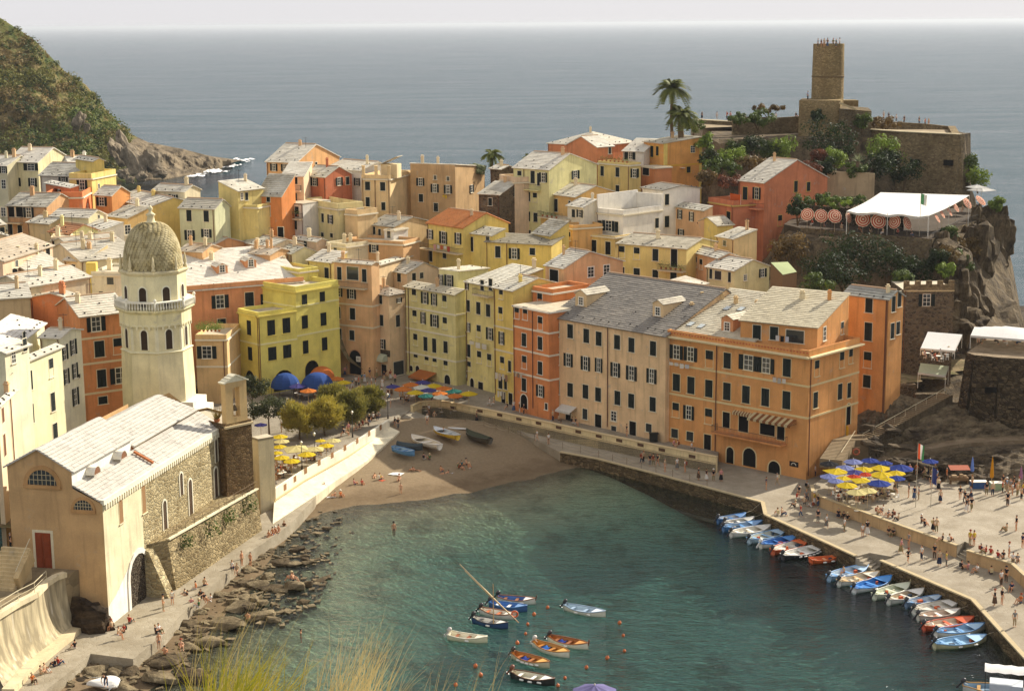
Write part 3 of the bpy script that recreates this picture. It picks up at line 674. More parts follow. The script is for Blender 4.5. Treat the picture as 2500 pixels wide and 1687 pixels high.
W('rust_low','small_rust_house','small rust red house with dark pergola under the amber house','j',(1370,445),(1490,460),None,Y=320,dep=4,H=8,wall='b06a38',roof='f',par=0,L='1415,490d2.2x1.7',chim=0)
W('tan_gable','tan_gable_house','orange tan house with pale gabled roof behind the white terrace','j',(597,692),(802,718),(1185,675),Y=302,H=8,ref='L',wall='c29048',roof='gL',slope=.36,rid=.45,rc='c4bca8',L='632,790d1.1x2.4 750,765s.6x.6')
W('tan_balcony','yellow_balcony_house','ochre house with leafy balcony table below the tan gable','j',(500,885),(690,915),None,Y=299,dep=5,H=8,wall='c49a48',roof='f',par=.0,L='615,985c1.0x1.8',chim=0)
balcony(HOUSE['tan_balcony'],'j','L',505,690,(885,910),.9)
W('white_low','whitewashed_low_house','whitewashed house with pale sloping roof left of the white terrace','j',(732,792),(872,810),(990,750),Y=297,H=8,wall='cdc4ac',roof='sL',slope=.38,rc='c8c0ae',L='785,860c.9x1.4 840,862o.8x1.4',chim=1)
W('white_terrace','white_terrace_house','bright white house with large roof terrace and white boundary wall','j',(985,850),(1217,872),(1562,825),Y=294,H=9,ref='L',wall='dcd7c9',roof='f',par=.8,L='1015,970c.9x2.0 1090,968o1.4x1.9 1160,978c.8x1.9',R='1510,945c1.0x1.8',chim=0,wear=.7)
W('ochre_under','ochre_stained_house','stained ochre house with hanging shutters below the white terrace','j',(775,1030),(1145,1068),None,Y=291,dep=6,H=7,wall='b79a5c',roof='f',par=.15,L='810,1092a.9x1.6 860,1103a.9x1.6 962,1147d1.2x2.3 1085,1162d1.2x2.3',chim=0,wear=1.8)
W('ochre_left','orange_ochre_house','orange ochre house with two ajar shutters left of the stained ochre house','j',(682,968),(776,990),None,Y=293,dep=6,H=8,wall='bd8a4c',roof='f',par=.5,L='712,1045a.8x1.6 750,1060a.8x1.6',chim=0)
W('white_grey_roof','white_house_grey_roof','white house with dark grey sloping roof behind the white terrace','j',(1378,637),(1562,663),(1885,545),Y=306,H=12,wall='d3cdc0',roof='gL',slope=.16,rc='8b867b',rp='a09a8c',L='1452,725d.9x1.8',R='1597,740c.9x2.0 1597,932c1.0x2.1',chim=0,wear=.7)
W('pink_brown','brownish_pink_house','brownish pink house with grey roof right of the white house','j',(1620,792),(1922,838),(1995,800),Y=300,H=10,wall='b98a64',roof='sL',slope=.38,rc='9c9380',L='1712,868o.7x1.7 1812,888o.7x1.7 1722,1035o.9x1.6',chim=0)
W('yellow_gable_small','small_yellow_gable_house','small yellow gable wall in front of the red house','j',(1868,935),(2035,968),(2175,960),Y=296,H=9,wall='c6a448',roof='gR',slope=.35,rc='9a8d74',L='',R='2145,1105d.8x1.4',chim=0)
W('red','red_house','brick red house with gable, yellow framed windows and corner balcony','o',(350,172),(527,190),(965,130),Y=304,H=16,ref='L',wall='b0623c',roof='gL',slope=.45,rid=.5,rc='c4bdac',rp='dcd5c2',trim='cfae62',L='395,262c1.2x2.4 475,262o1.0x2.2 382,470o1.1x2.0 383,605s1.1x1.4',R='745,215c.9x2.1 832,215c.9x1.7 635,450a1.0x2.0 700,365c.7x1.6',chim=1)
balcony(HOUSE['red'],'o','L',312,525,(345,365),1.5,plaster('b86a45'))
W('red_terrace','red_terrace_house','lower red house with terrace and orange screen left of the red house','o',(140,318),(312,345),None,Y=303.5,dep=7,H=13,wall='ad603c',roof='f',par=.8,trim='cfae62',L='280,420c1.2x1.7',chim=0)
W('yellow_row','yellow_row_house','wide yellow house with plant filled balcony above the dark slate roof','j',(1168,1122),(1768,1170),(2030,1055),Y=272,H=10,wall='c3a756',roof='gL',slope=.22,rc='a79e88',rp='d0c7b0',ws=(1.1,2.0),L='1205,1195a 1335,1208a 1498,1222c 1660,1250d1.2x3.0 1335,1380c1.2x1.7 1497,1402c 1655,1422c1.2x2.2 1215,1365c.6x1.5')
balcony(HOUSE['yellow_row'],'j','L',1545,1765,(1345,1360),1.2)
W('peach_step','peach_step_house','peach house with stone weighted roof right of the wide yellow house','j',(1795,1188),(2048,1250),(2225,1172),Y=268,H=9,wall='c48a60',roof='gL',slope=.38,rc='b3ab98',L='1848,1280a.9x1.7 1895,1303a.9x1.7',chim=1)
W('pale_hut','pale_yellow_hut','pale yellow house with stained base and bright roof above the slate roofs','o',(128,768),(322,798),(562,728),Y=262,H=8,wall='c6b77c',roof='gL',slope=.35,rc='c9c2b0',rp='e2dbc8',L='158,818c.6x1.6 207,828s1.5x1.4 287,842c.6x1.6 230,962o1.0x1.2',R='395,845q.7x1.0 515,812o.8x1.4',wear=1.8,chim=0)
W('annex','tall_orange_annex','tall orange tower house with slate roof and sunlit cream side wall','p',(1338,168),(1657,207),(1760,122),Y=228,H=18,zb=5.5,wall='bd7a38',roof='gL',slope=.5,rc='8c8c84',rp='a7a698',ws=(1.15,2.1),L='1515,248c1.15x2.1 1510,435c1.2x2.6 1505,635a1.2x2.3 1500,787c1.2x1.8',R='1688,240c.9x2.2 1730,205c.9x2.2 1680,430c.9x2.2 1720,410c.9x1.8',pipes='1640,230',chim=1)
W('stone_crenel','crenellated_stone_house','rubble stone house with crenellated top and open window below the cliff','o',(1492,932),(1842,930),(1852,925),Y=252,dep=9,H=13,wall=stone('86755c','51463a'),roof='f',par=0,L='1650,1000o1.2x1.9',chim=0,cornice=0,trim='a08c6c')
# ================================================================ left side: houses behind the church
W('orange_left','worn_orange_house','worn orange house with flaking plaster left of the bell tower','b',(692,1332),(1110,1286),None,Y=212,dep=9,H=17,wall='b9713f',roof='gL',slope=.4,rc='c3bba8',rp='ddd5c2',ws=(1.25,2.1),trim='d9cdb0',beltc='d8c9a6',wear=1.8,L='835,1395o1.2x1.9 865,1611c1.3x2.1 1030,1586a1.3x2.1 885,1866c1.2x2.3 1050,1841o1.4x2.1 895,2056c1.2x1.0',belts='900,1505 900,1725 900,1985')
W('white_balcony','white_yellow_house','sunlit white house with yellow front and glazed top balcony','c',(345,45),(520,95),(705,22),Y=197,ref='R',H=17,wall='dcd3a6',roof='gL',slope=.22,rc='c9c2b0',rp='e6dfcf',ws=(.9,1.6),R='560,215o.8x1.9 635,170o.8x1.9 575,425o.7x1.9 650,375o.7x1.9 655,600o.8x2.2 690,420s.5x.5',chim=1,wear=.7)
W('green_left','pale_green_sunlit_house','pale green sunlit house with narrow sloping roof beside the church','c',(150,250),(212,300),(535,165),Y=184,ref='R',H=16,wall='c6c691',roof='sR',slope=.3,rc='c2bca8',rp='dcd5c2',ws=(1.05,2.2),wsR=(1.05,2.2),R='262,460 445,350a 460,645 275,750 480,900c1.1x1.9',belts='',chim=0,wear=.7)
W('cream_left','cream_corner_house','cream sunlit house with projecting slate eave at the picture edge','c',(-80,180),(40,225),(250,150),Y=178,ref='R',H=14,wall='d9cfa0',roof='sR',slope=.35,rc='c9c1ae',rp='e6dfcf',R='118,255q.9x1.4 215,150c.8x1.4',chim=0,wear=.7)
W('pink_left','pale_pink_house','pale pink house with terracotta downpipes and sunlit roof beside the church','c',(-60,640),(-20,690),(198,485),Y=172,ref='R',H=12,wall='d8b892',roof='sR',slope=.4,rc='c9c1ae',rp='ece6d8',R='40,1020D1.0x2.4 25,760D1.0x1.6',pipesR='85,650 140,620',chim=1,wear=.7)
W('edge_roof','sunlit_ribbed_roof_house','yellow walled house with wide sunlit ribbed roof at the picture edge','b',(-260,1440),(60,1640),(385,1390),Y=186,ref='R',H=14,wall='d6cb9c',roof='sR',slope=.28,rc='cfc8ba',rp='efe9dc',R='210,1520c1.0x1.6',chim=0,wear=.7)
W('terracotta_roof','terracotta_ridge_house','terracotta gable house with red chimneys among the left roofs','b',(265,1165),(630,1185),(722,1140),Y=214,H=9,ref='L',wall='b5683c',roof='gR',slope=.22,rc='b5ad9a',chim=2)
W('grey_ridge','grey_walled_house','grey plaster house with slender ribbed roof among the left roofs','b',(240,1075),(780,985),None,Y=226,dep=8,H=9,wall='b3a486',roof='gL',slope=.3,rc='bdb6a4',rp='dcd5c4',chim=2)
W('pink_gable','dusty_pink_house','dusty pink house with dark tiled eave and square window','b',(22,850),(455,712),None,Y=240,dep=9,H=10,wall='c39a80',roof='gL',slope=.35,rc='a89a84',rp='c7bba6',L='145,872s.9x1.0 130,965d1.6x1.8 415,750d1.4x1.6',chim=1)
W('yellow_stub','white_low_roof_house','white low house with flat terrace left of the dome','b',(790,960),(1110,965),None,Y=232,dep=8,H=8,wall='d3c8a8',roof='f',par=.4,L='960,1020s1.0x1.0 880,1125s.6x.5',chim=1)
W('slate_mid','broad_slate_roof_house','broad pale slate roof left of the dome with grey hip','b',(700,850),(1190,800),None,Y=248,dep=13,H=8,wall='bfae88',roof='gL',slope=.3,rc='a9a290',rp='d8d0bd',chim=2)
W('slate_low','low_grey_slate_house','low grey slate roof behind the broad slate roof','b',(650,745),(1095,700),None,Y=266,dep=10,H=7,wall='b8a88a',roof='gL',slope=.25,rc='b3ab98',rp='d3cbb8',chim=2)
W('lemon_gable','lemon_gable_house','sunlit pale lemon gable wall with reddish tile roof','b',(432,590),(605,610),(852,565),Y=270,H=8,ref='L',wall='d4c672',roof='gL',slope=.4,rc='a5714a',rp='b98a62',L='520,600s1.0x.8',chim=1)
W('cream_white','cream_long_house','cream long house with sunlit white gable end','b',(445,455),(770,470),(922,430),Y=284,H=8,wall='cdbb8c',roof='gL',slope=.4,rc='bfb8a6',rp='dcd5c4',L='525,487s1.0x.9',R='860,470s.5x1.0',chim=0)
W('brown_balcony','dark_balcony_house','brownish house with dark slate roof and black balcony awning','b',(60,365),(405,375),None,Y=290,dep=9,H=10,wall='a98058',roof='gL',slope=.4,rc='8d8675',L='30,420q1.0x1.6 100,415d1.2x2.0 170,415d1.4x2.0 250,425o1.0x1.8 90,570c.9x1.8 175,580c.9x1.8 280,570c.9x1.9',chim=1)
balcony(HOUSE['brown_balcony'],'b','L',45,200,510,1.0)
W('pale_roof_left','pale_ridge_roof_house','long house with plain pale slate roof in front of the orange cube house','b',(240,510),(430,525),(655,400),Y=284,H=6,ref='L',wall='b89c6e',roof='gL',slope=.3,rc='b5ae9b',chim=1)
W('orange_cube','orange_cube_house','vivid orange house with pink terrace wall among the left roofs','b',(397,295),(717,290),(852,300),Y=297,H=9,wall='c2612c',roof='f',par=.9,R='765,378q.6x1.2 800,368q.6x1.2',chim=0)
W('orange_cube_top','orange_top_room','vivid orange upper room with white roof on the orange cube house','b',(397,168),(622,212),(685,192),Y=299,H=6,into='orange_cube',wall='c2612c',roof='sL',slope=.25,rc='cdc6b6',L='515,257o1.0x1.4',terr=False,chim=0)
W('yellow_penthouse','yellow_terrace_block','yellow block with sunlit side wall and roof terrace near the headland','b',(600,125),(797,128),(1008,75),Y=306,H=10,wall='c5a954',roof='f',par=.9,L='715,182o1.0x2.0',R='860,195s.6x.8',chim=2)
W('yellow_hut','yellow_roof_hut','small yellow roof hut with open window on the yellow terrace block','a',(818,1405),(905,1400),(1000,1420),Y=311,H=4,into='yellow_penthouse',wall='c9a848',roof='gR',slope=.45,rc='b5ad9a',L='',R='',terr=False,chim=0)
W('blue_grey','bluish_grey_house','bluish grey house with plain sloping slate roof on the left edge','b',(348,100),(650,110),None,Y=314,dep=8,H=10,wall='b4b0a4',roof='gL',slope=.5,rc='b3ad9c',L='550,125o1.0x1.3',chim=0)
W('cream_white_top','cream_house_white_gable','cream house with sunlit white gable at the foot of the green hill','a',(60,1410),(328,1415),(602,1335),Y=328,H=12,ref='L',wall='cdbd88',roof='gL',slope=.42,rc='c9c2b2',rp='e6e0d0',L='140,1452c.9x1.4 270,1455o1.6x1.4 145,1585o.9x1.7 285,1588o.9x1.7',chim=1)
W('edge_green','grey_green_edge_house','grey green house at the left picture edge under the hill','a',(-140,1440),(58,1445),None,Y=326,dep=9,H=12,wall='b5b08e',roof='gL',slope=.35,rc='c3bbaa',L='30,1478o.9x1.4 32,1605q1.0x1.8',chim=2)
W('orange_small','small_orange_house','small orange house with sunlit white gable beside the yellow block','b',(826,272),(972,278),(1132,235),Y=301,H=9,wall='bd7534',roof='gL',slope=.5,rc='b5ae9c',L='885,330o1.1x1.6',chim=0)
W('yellow_awning','yellow_awning_house','dull yellow house with white awning and grey roof behind the dome','b',(988,308),(1305,378),None,Y=296,dep=9,H=12,wall='c2a24c',roof='gL',slope=.3,rc='b0a999',L='1028,390c.9x1.4 1105,410d1.5x1.3 1180,415c.6x1.3 1235,418c1.2x1.6 1040,545q.9x1.6 1120,560d1.2x2.0 1262,560c1.1x2.0',ws=(.9,1.6),chim=2)
W('cream_grey','cream_grey_house','cream grey house with upper balcony left of the mint green house','b',(1330,232),(1607,245),(1742,148),Y=302,H=14,wall='c3b694',roof='gL',slope=.4,rc='b3ad9c',L='1408,325o1.0x2.4 1512,325o1.0x2.4 1392,500c.8x2.0 1505,505c1.2x2.1 1542,655c.8x1.6',chim=1)
balcony(HOUSE['cream_grey'],'b','L',1310,1560,(385,405),1.2,plaster('b5a582'))
W('mint','mint_green_house','mint green house with large plain slate roof behind the dome','b',(1560,383),(1868,395),(1998,262),Y=292,H=12,ref='L',wall='a9b48c',roof='gL',slope=.5,rid=.55,rc='aba593',rp='c6bfac',ws=(1.05,2.0),L='1645,452 1795,457 1652,622o1.0x1.8 1797,606o1.0x1.5',pipes='1855,420',chim=0)
W('olive','olive_yellow_house','olive yellow house with roof terrace left of the slim orange house','b',(1985,370),(2240,380),None,Y=297,dep=7,H=12,wall='bfa95c',roof='f',par=.4,L='2025,440c.7x1.5 2070,450c.7x1.5 2020,578c.7x1.2 2070,605c.7x2.0',chim=0)
W('olive_top','olive_top_room','olive yellow roof room with slate roof above the olive terrace','b',(2070,240),(2290,215),None,Y=302,dep=5,H=5,into='olive',wall='bfa95c',roof='sL',slope=.3,rc='b3ac9a',L='2105,285q.6x1.3 2145,285c.7x1.4',terr=False,chim=1)
W('gable_front','shallow_gable_house','orange gable with shallow grey roof just right of the dome','b',(1640,690),(1810,735),(2150,690),Y=290,ref='R',H=5,wall='bd8450',roof='gL',slope=.3,rc='b9b3a2',rp='cfc8b6',chim=0)
# ================================================================ small houses packed between the larger ones
W('left_beige','small_beige_gable_house','small beige gable house with dark tiled edge on the far left','b',(-120,655),(95,640),(215,625),Y=262,H=8,wall='c3a578',roof='gR',slope=.35,rc='b0a58e',L='60,690s.9x1.0',chim=1)
W('striped_roof','slanting_pale_roof_house','slanting pale slate roof in front of the dusty pink house','b',(215,925),(540,880),None,Y=233,dep=6,H=7,wall='c0aa84',roof='sL',slope=.3,rc='c3bcaa',chim=2)
W('sunblind','small_terrace_house','small house with white striped sunblind beside the lemon gable','b',(440,655),(615,650),None,Y=266,dep=5,H=6,wall='c9a884',roof='f',par=.3,L='500,720d1.6x1.8 575,715d1.0x1.6',chim=1)
W('glass_terrace','grey_terrace_house','grey house with glazed door and small terrace below the yellow awning house','b',(850,640),(1240,600),None,Y=284,dep=7,H=6,wall='b8ad94',roof='f',par=.5,L='1110,575q1.1x1.6',chim=1)
W('dome_right_low','low_tiled_house','low brown tiled roof just right of the dome below the mint house','b',(1560,760),(1760,770),None,Y=281,dep=6,H=5,wall='b5885c',roof='gL',slope=.3,rc='a08a6c',chim=2)
W('yellow_wall','yellow_parapet_house','bright yellow parapet wall behind the terracotta roof','e',(95,1235),(462,1300),None,Y=278.5,dep=4,H=6,wall='cdb93e',roof='f',par=.5,chim=1)
W('brick_roofs','clay_pot_roof_house','low roof crowded with terracotta chimney pots behind the yellow parapet','e',(-40,1130),(210,1150),None,Y=284,dep=6,H=6,wall='b98a5c',roof='gL',slope=.25,rc='b8a488',chim=4)
W('grey_wedge','grey_wedge_roof_house','grey wedge roof at the foot of the slim orange house','e',(-30,1040),(205,1085),None,Y=290,dep=7,H=5,wall='b7a488',roof='gL',slope=.3,rc='b5af9e',chim=1)
W('long_roof','long_pale_roof_house','long pale roof running back beside the loggia house','e',(1095,1232),(1160,1240),(1440,1160),Y=283,ref='R',H=7,wall='c3a078',roof='sR',slope=.15,rc='c6bda6',chim=2)
W('white_tiny','tiny_white_house','tiny white house tucked below the grey roofed long house','e',(1205,925),(1285,932),None,Y=297,dep=4,H=5,wall='d3cfc4',roof='f',par=0,L='1245,965d.8x1.6',chim=0)
W('red_wedge','dark_red_shed_house','dark red shed wall beside the pale yellow hut','o',(-10,925),(130,885),None,Y=258,dep=4,H=5,wall='7d3a2a',roof='sL',slope=.2,rc='a89a84',chim=0)
W('white_back','white_back_house','white rear house with pale roof behind the yellow penthouse','a',(610,1440),(790,1432),None,Y=322,dep=7,H=8,wall='d3ccb8',roof='gL',slope=.4,rc='c9c2b0',chim=2)
W('tan_edge','ochre_edge_house','ochre house with brown tiled roof low at the left edge','b',(-100,545),(45,530),None,Y=284,dep=7,H=8,wall='bd9458',roof='gL',slope=.35,rc='ab9c84',L='20,590c.9x1.4',chim=1)
W('cream_mid','small_cream_house','small cream house between the mint house and the olive house','b',(1895,400),(1975,410),None,Y=300,dep=6,H=10,wall='cfc29a',roof='sL',slope=.3,rc='c3bba8',L='1935,470c.7x1.4',chim=1)
W('buff_right','buff_stair_house','buff house with small window below the red gable terrace','j',(2030,1060),(2180,1085),None,Y=279,dep=5,H=6,wall='c2a06c',roof='sL',slope=.25,rc='b0a690',L='2100,1120s.8x.9',chim=1)
W('rubble_low','rubble_terrace_house','rubble walled terrace house in the gap below the solitary palm','e',(2070,640),(2240,655),None,Y=311,dep=8,H=12,wall=stone('96805f','62523d'),roof='f',par=.6,L='2150,760s.8x1.0',chim=1)
W('rubble_mid','brown_rubble_house','brown rubble house left of the narrow pinkish house','j',(-40,690),(140,700),None,Y=304,dep=6,H=9,wall=stone('8f7a5c','5c4c39'),roof='sL',slope=.3,rc='a09784',L='60,760c.8x1.4',chim=1)
W('left_low_roof','long_low_grey_roof_house','long low grey roof left of the terracotta ridge house','b',(-120,1185),(262,1160),None,Y=210,dep=9,H=8,wall='a08a68',roof='gL',slope=.25,rc='b3ac9c',chim=1)
W('valley_tan','tan_valley_house','tan house with small window wedged behind the grey walled house','b',(560,840),(720,850),None,Y=243,dep=6,H=7,wall='c0a072',roof='sL',slope=.3,rc='b8b09c',L='640,900s.7x.8',chim=1)
W('valley_white','white_valley_house','white walled house under the cream long house','b',(640,560),(840,600),None,Y=277,dep=5,H=6,wall='d6cfbc',roof='sL',slope=.25,rc='c3bcaa',L='760,640s.8x.9',chim=1)
W('dome_left','ochre_dome_house','ochre house with two small windows left behind the dome','b',(930,455),(1110,475),None,Y=290,dep=5,H=8,wall='bd9350',roof='sL',slope=.3,rc='a89e88',L='985,530c.8x1.3 1060,540c.8x1.3',chim=1)
W('mid_rose','rose_roof_house','rose house with bright roof between the pale green house and the cream terrace house','e',(430,1010),(620,1035),(700,1010),Y=293,H=6,wall='c8a084',roof='gL',slope=.4,rc='c0b8a6',L='520,1060c.8x1.3',chim=1)
W('mid_cream','cream_stub_house','cream stub house behind the loggia roof','e',(700,1060),(870,1080),None,Y=290,dep=6,H=6,wall='cdbb92',roof='f',par=.5,L='780,1110s.8x.9',chim=2)
# ================================================================ water, beach, ground
def sea_material():
 t=NT('sea_water');nt=t
 t.n.remove(t.bsdf)
 big=t.noise(.06,4,t.scaled((1,2.2,1)),.6)
 mid=t.noise(.35,4,t.scaled((1,1.9,1)),.6)
 rip=t.noise(1.5,3,t.scaled((1,1.7,1)),.6)
 big=t.math('MULTIPLY',big,t.sep(t.ramp(t.math('MULTIPLY',t.sep()[1],.001),.225,.45,(.12,.12,.12),(1,1,1)))[0]);mid=t.math('MULTIPLY',mid,t.sep(t.ramp(t.math('MULTIPLY',t.sep()[1],.001),.225,.45,(.7,.7,.7),(1,1,1)))[0])
 h=t.math('ADD',t.math('MULTIPLY',big,2.4),t.math('ADD',t.math('MULTIPLY',mid,.75),t.math('MULTIPLY',rip,.24)))
 b=t.n.new('ShaderNodeBump');b.inputs['Strength'].default_value=1.0;b.inputs['Distance'].default_value=.8
 t.l.new(h,b.inputs['Height'])
 fr=t.n.new('ShaderNodeFresnel');fr.inputs['IOR'].default_value=1.33;t.l.new(b.outputs[0],fr.inputs['Normal'])
 gl=t.n.new('ShaderNodeBsdfGlossy');gl.inputs['Roughness'].default_value=.09;t.l.new(b.outputs[0],gl.inputs['Normal'])
 st_=t.math('ADD',t.math('MULTIPLY',t.noise(1.0,5,t.scaled((.006,.03,1)),.65),.6),t.math('MULTIPLY',t.noise(1.0,4,t.scaled((.05,.26,1)),.7),.4))
 t.l.new(t.ramp(st_,.36,.64,(.64,.71,.75),(1,1,1)),gl.inputs['Color'])
 tr=t.n.new('ShaderNodeBsdfTransparent');tr.inputs['Color'].default_value=(.82,.93,.92,1)
 ms=t.n.new('ShaderNodeMixShader');t.l.new(fr.outputs[0],ms.inputs[0]);t.l.new(tr.outputs[0],ms.inputs[1]);t.l.new(gl.outputs[0],ms.inputs[2])
 t.l.new(ms.outputs[0],t.out.inputs[0]);return t.m
structure('sea',MB().quad((-50000,-300,0),(50000,-300,0),(50000,70000,0),(-50000,70000,0)),sea_material())
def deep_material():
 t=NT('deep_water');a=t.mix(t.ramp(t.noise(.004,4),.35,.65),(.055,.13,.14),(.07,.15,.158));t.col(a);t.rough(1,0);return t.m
structure('sea_floor',MB().quad((-50000,-300,-9),(50000,-300,-9),(50000,70000,-9),(-50000,70000,-9)),deep_material())
SHORE=[(-46,138),(-36,146),(-33.5,152),(-32,160),(-31,170),(-29.5,180),(-28.5,190),(-28,200),(-25,207.3),(-20,210.7),(-12.6,212.6),(-4,218),(2.2,223),(10.5,230),(16,237)]
def seg_d(x,y,a,b):
 vx,vy=b[0]-a[0],b[1]-a[1];L=vx*vx+vy*vy
 t=max(0,min(1,((x-a[0])*vx+(y-a[1])*vy)/L));px,py=a[0]+t*vx,a[1]+t*vy
 s=vx*(y-a[1])-vy*(x-a[0])
 return math.hypot(x-px,y-py),s
def shore_d(x,y):
 best=(1e9,0)
 for i in range(len(SHORE)-1):
  d=seg_d(x,y,SHORE[i],SHORE[i+1])
  if d[0]<best[0]-1e-9:best=d
 return best[0]if best[1]>0 else-best[0]
def beach_z(x,y):
 d=shore_d(x,y)
 n=math.sin(x*.9+y*.35)*math.sin(y*.7-x*.2)*.06
 if d>=0:return min(2.6,.055*d+.0012*d*d)+n*min(1,d/3)
 d=-d
 return max(-5.2,-(.075*d+.0042*d*d))+n
def beach_material():
 t=NT('sand_water_tint');z=t.sep()[2]
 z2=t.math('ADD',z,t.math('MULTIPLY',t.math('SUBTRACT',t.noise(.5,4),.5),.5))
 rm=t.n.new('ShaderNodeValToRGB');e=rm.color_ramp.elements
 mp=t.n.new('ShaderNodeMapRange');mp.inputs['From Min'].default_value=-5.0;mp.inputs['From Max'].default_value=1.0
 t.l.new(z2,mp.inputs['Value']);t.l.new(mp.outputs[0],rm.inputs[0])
 stops=[(0.0,'5a887c'),(.40,'7aa189'),(.62,'a8b592'),(.76,'b5aa86'),(.82,'7d6c53'),(.86,'6f5e47'),(.90,'85735a'),(1.0,'8d7c62')]  # greens below water level stand in for light absorbed with depth
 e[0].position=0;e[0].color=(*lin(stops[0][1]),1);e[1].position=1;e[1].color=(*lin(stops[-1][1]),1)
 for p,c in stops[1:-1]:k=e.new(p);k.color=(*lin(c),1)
 x=rm.outputs[0]
 weed=t.ramp(t.noise(.16,5,rough=.65),.5,.66)
 und=t.ramp(z,-.9,-.3,(1,1,1),(0,0,0))
 x=t.mix(t.math('MULTIPLY',t.math('MULTIPLY',weed,und),.55),x,lin('28402f'))
 x=t.mix(t.ramp(t.noise(2.5,5,rough=.7),.35,.65),t.mix(1.0,x,(.78,.77,.75),'MULTIPLY'),x)
 t.col(x);t.rough(.95,.1);t.bump(t.noise(3,5),.5,.08);return t.m
bm=MB();nx,ny=112,134;x0,y0=-48.0,116.0
for j in range(ny):
 for i in range(nx):
  x,y=x0+i,y0+j;bm.v.append((x,y,beach_z(x,y)))
for j in range(ny-1):
 for i in range(nx-1):a=j*nx+i;bm.f.append((a,a+1,a+1+nx,a+nx))
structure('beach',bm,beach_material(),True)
def paving(c,c2,scale,key):
 k=('pav',key)
 if k in MATS:return MATS[k]
 t=NT('paving_'+key);a,b=lin(c),lin(c2)
 cell=t.sep(t.voro(scale))[0]
 x=t.mix(cell,b,a);edge=t.voro(scale,None,'DISTANCE_TO_EDGE','Distance')
 x=t.mix(t.ramp(t.noise(.3,5,rough=.65),.38,.64),t.mix(1.0,x,(.72,.7,.66),'MULTIPLY'),x)
 x=t.mix(t.ramp(edge,.004,.03),mul(b,.82),x)
 x=t.mix(t.math('MULTIPLY',t.ramp(t.noise(1.2,6,rough=.7),.58,.7),.5),x,mul(b,.5))
 t.col(x);t.rough(.9,.15);t.bump(t.ramp(edge,0,.1),.5,.03);MATS[k]=t.m;return t.m
COB=paving('a39a88','958b79',3.4,'cobble')
CONC=paving('a39986','9b907c',1.9,'quay_slab')
def flat(name,pts,z,mat,bottom=-3.0):
 return structure(name,MB().prism([(p[0],p[1])for p in pts],bottom,z),mat)
zP=3.0
sq=[on_z(p,zP)for p in[(560,1085),(667,1200),(951,1036),(1003,1000),(1010,985)]]
def off(px,z):return on_z(px,z)
PAR=[off(p,3.9)for p in[(1008,990),(1030,980),(1075,978),(1191,1000),(1330,1029),(1460,1057),(1600,1086),(1748,1115)]]
square=[(p.x,p.y)for p in sq]+[(p.x,p.y)for p in PAR[1:]]+[(30,232),(22,240),(-2,272),(-20,286),(-50,290),(-58,245),(-44,205)]
flat('main_square',square,zP,COB)
QO=[off(p,1.6)for p in[(1368,1104),(1460,1121),(1600,1157),(1727,1191),(1862,1227),(1869,1257),(2089,1358)]]
QO2=[off(p,1.6)for p in[(2151,1369),(2375,1465),(2500,1603),(2650,1760)]]
ramp_l=[off(p,1.75)for p in[(1100,1052),(1230,1068)]]
q_in=[(58,140),(62,165),(56,182),(47,196),(42,208),(47,219),(40,224),(30,224),(14,243),(-2,250)]
steps_in=[off((2089,1358),1.6)+Vector((1.9,1.3,0)),off((2151,1369),1.6)+Vector((1.9,1.3,0))]
quay=[(p.x,p.y)for p in QO]+[(p.x,p.y)for p in steps_in]+[(p.x,p.y)for p in QO2]+q_in
flat('quay',quay,1.6,CONC)
edge=MB()
for a,b in list(zip(QO[:-1],QO[1:]))+list(zip(QO2[:-1],QO2[1:])):
 edge.bar(a+Vector((0,0,.07)),b+Vector((0,0,.07)),.5,.16)
structure('quay_kerb',edge,plain('kerb_stone','b5a481',.9,.1,.2,2))
st=empty('landing_steps',QO[-1]);tag(st,'stone landing steps cut into the quay between the moored boats','steps')
a,b=QO[-1],QO2[0];d=(b-a).normalized();nn=Vector((-d.y,d.x,0))
for i in range(5):
 z=1.4-i*.26;c0=a+d*(.25+i*.45)+nn*.95
 MB().box((c0.x,c0.y,z/2-.5),(.23,.95,z/2+.5),(d,nn,Vector((0,0,1)))).build('step',CONC,st)
c0=a+d*(2.6+.5)+nn*.95
MB().box((c0.x,c0.y,-.4),((b-a).length/2-1.3,.95,.55),(d,nn,Vector((0,0,1)))).build('landing',CONC,st)
rp=[off((951,1030),2.9),off((1003,1000),2.95),off((1120,1050),1.4),off((1040,1085),.95),off((940,1075),1.6)]
structure('slipway',MB().add([p+Vector((0,0,.05))for p in rp],[(0,1,2,3,4)][:1]),COB)
PZ=[off(p,3.0)for p in[(1982,1185),(1985,1200),(2003,1212),(2199,1283),(2337,1332)]]
PZ2=[off(p,3.0)for p in[(2361,1344),(2471,1376),(2500,1403),(2650,1520)]]
stin=[PZ[-1]+Vector((1.3,1.6,0)),PZ2[0]+Vector((1.3,1.6,0))]
pz=[(p.x,p.y)for p in PZ]+[(p.x,p.y)for p in stin]+[(p.x,p.y)for p in PZ2]+[(80,150),(95,215),(58,226),(44,217)]
flat('piazza',pz,3.0,paving('aaa08d','a29783',2.4,'piazza'))
qw=MB();pw=MB()
for a,b in list(zip(QO[:-1],QO[1:]))+list(zip(QO2[:-1],QO2[1:])):
 n=Vector(((b-a).y,-(b-a).x,0)).normalized()*.06;qw.quad((a.x+n.x,a.y+n.y,-2.5),(b.x+n.x,b.y+n.y,-2.5),(b.x+n.x,b.y+n.y,1.58),(a.x+n.x,a.y+n.y,1.58))
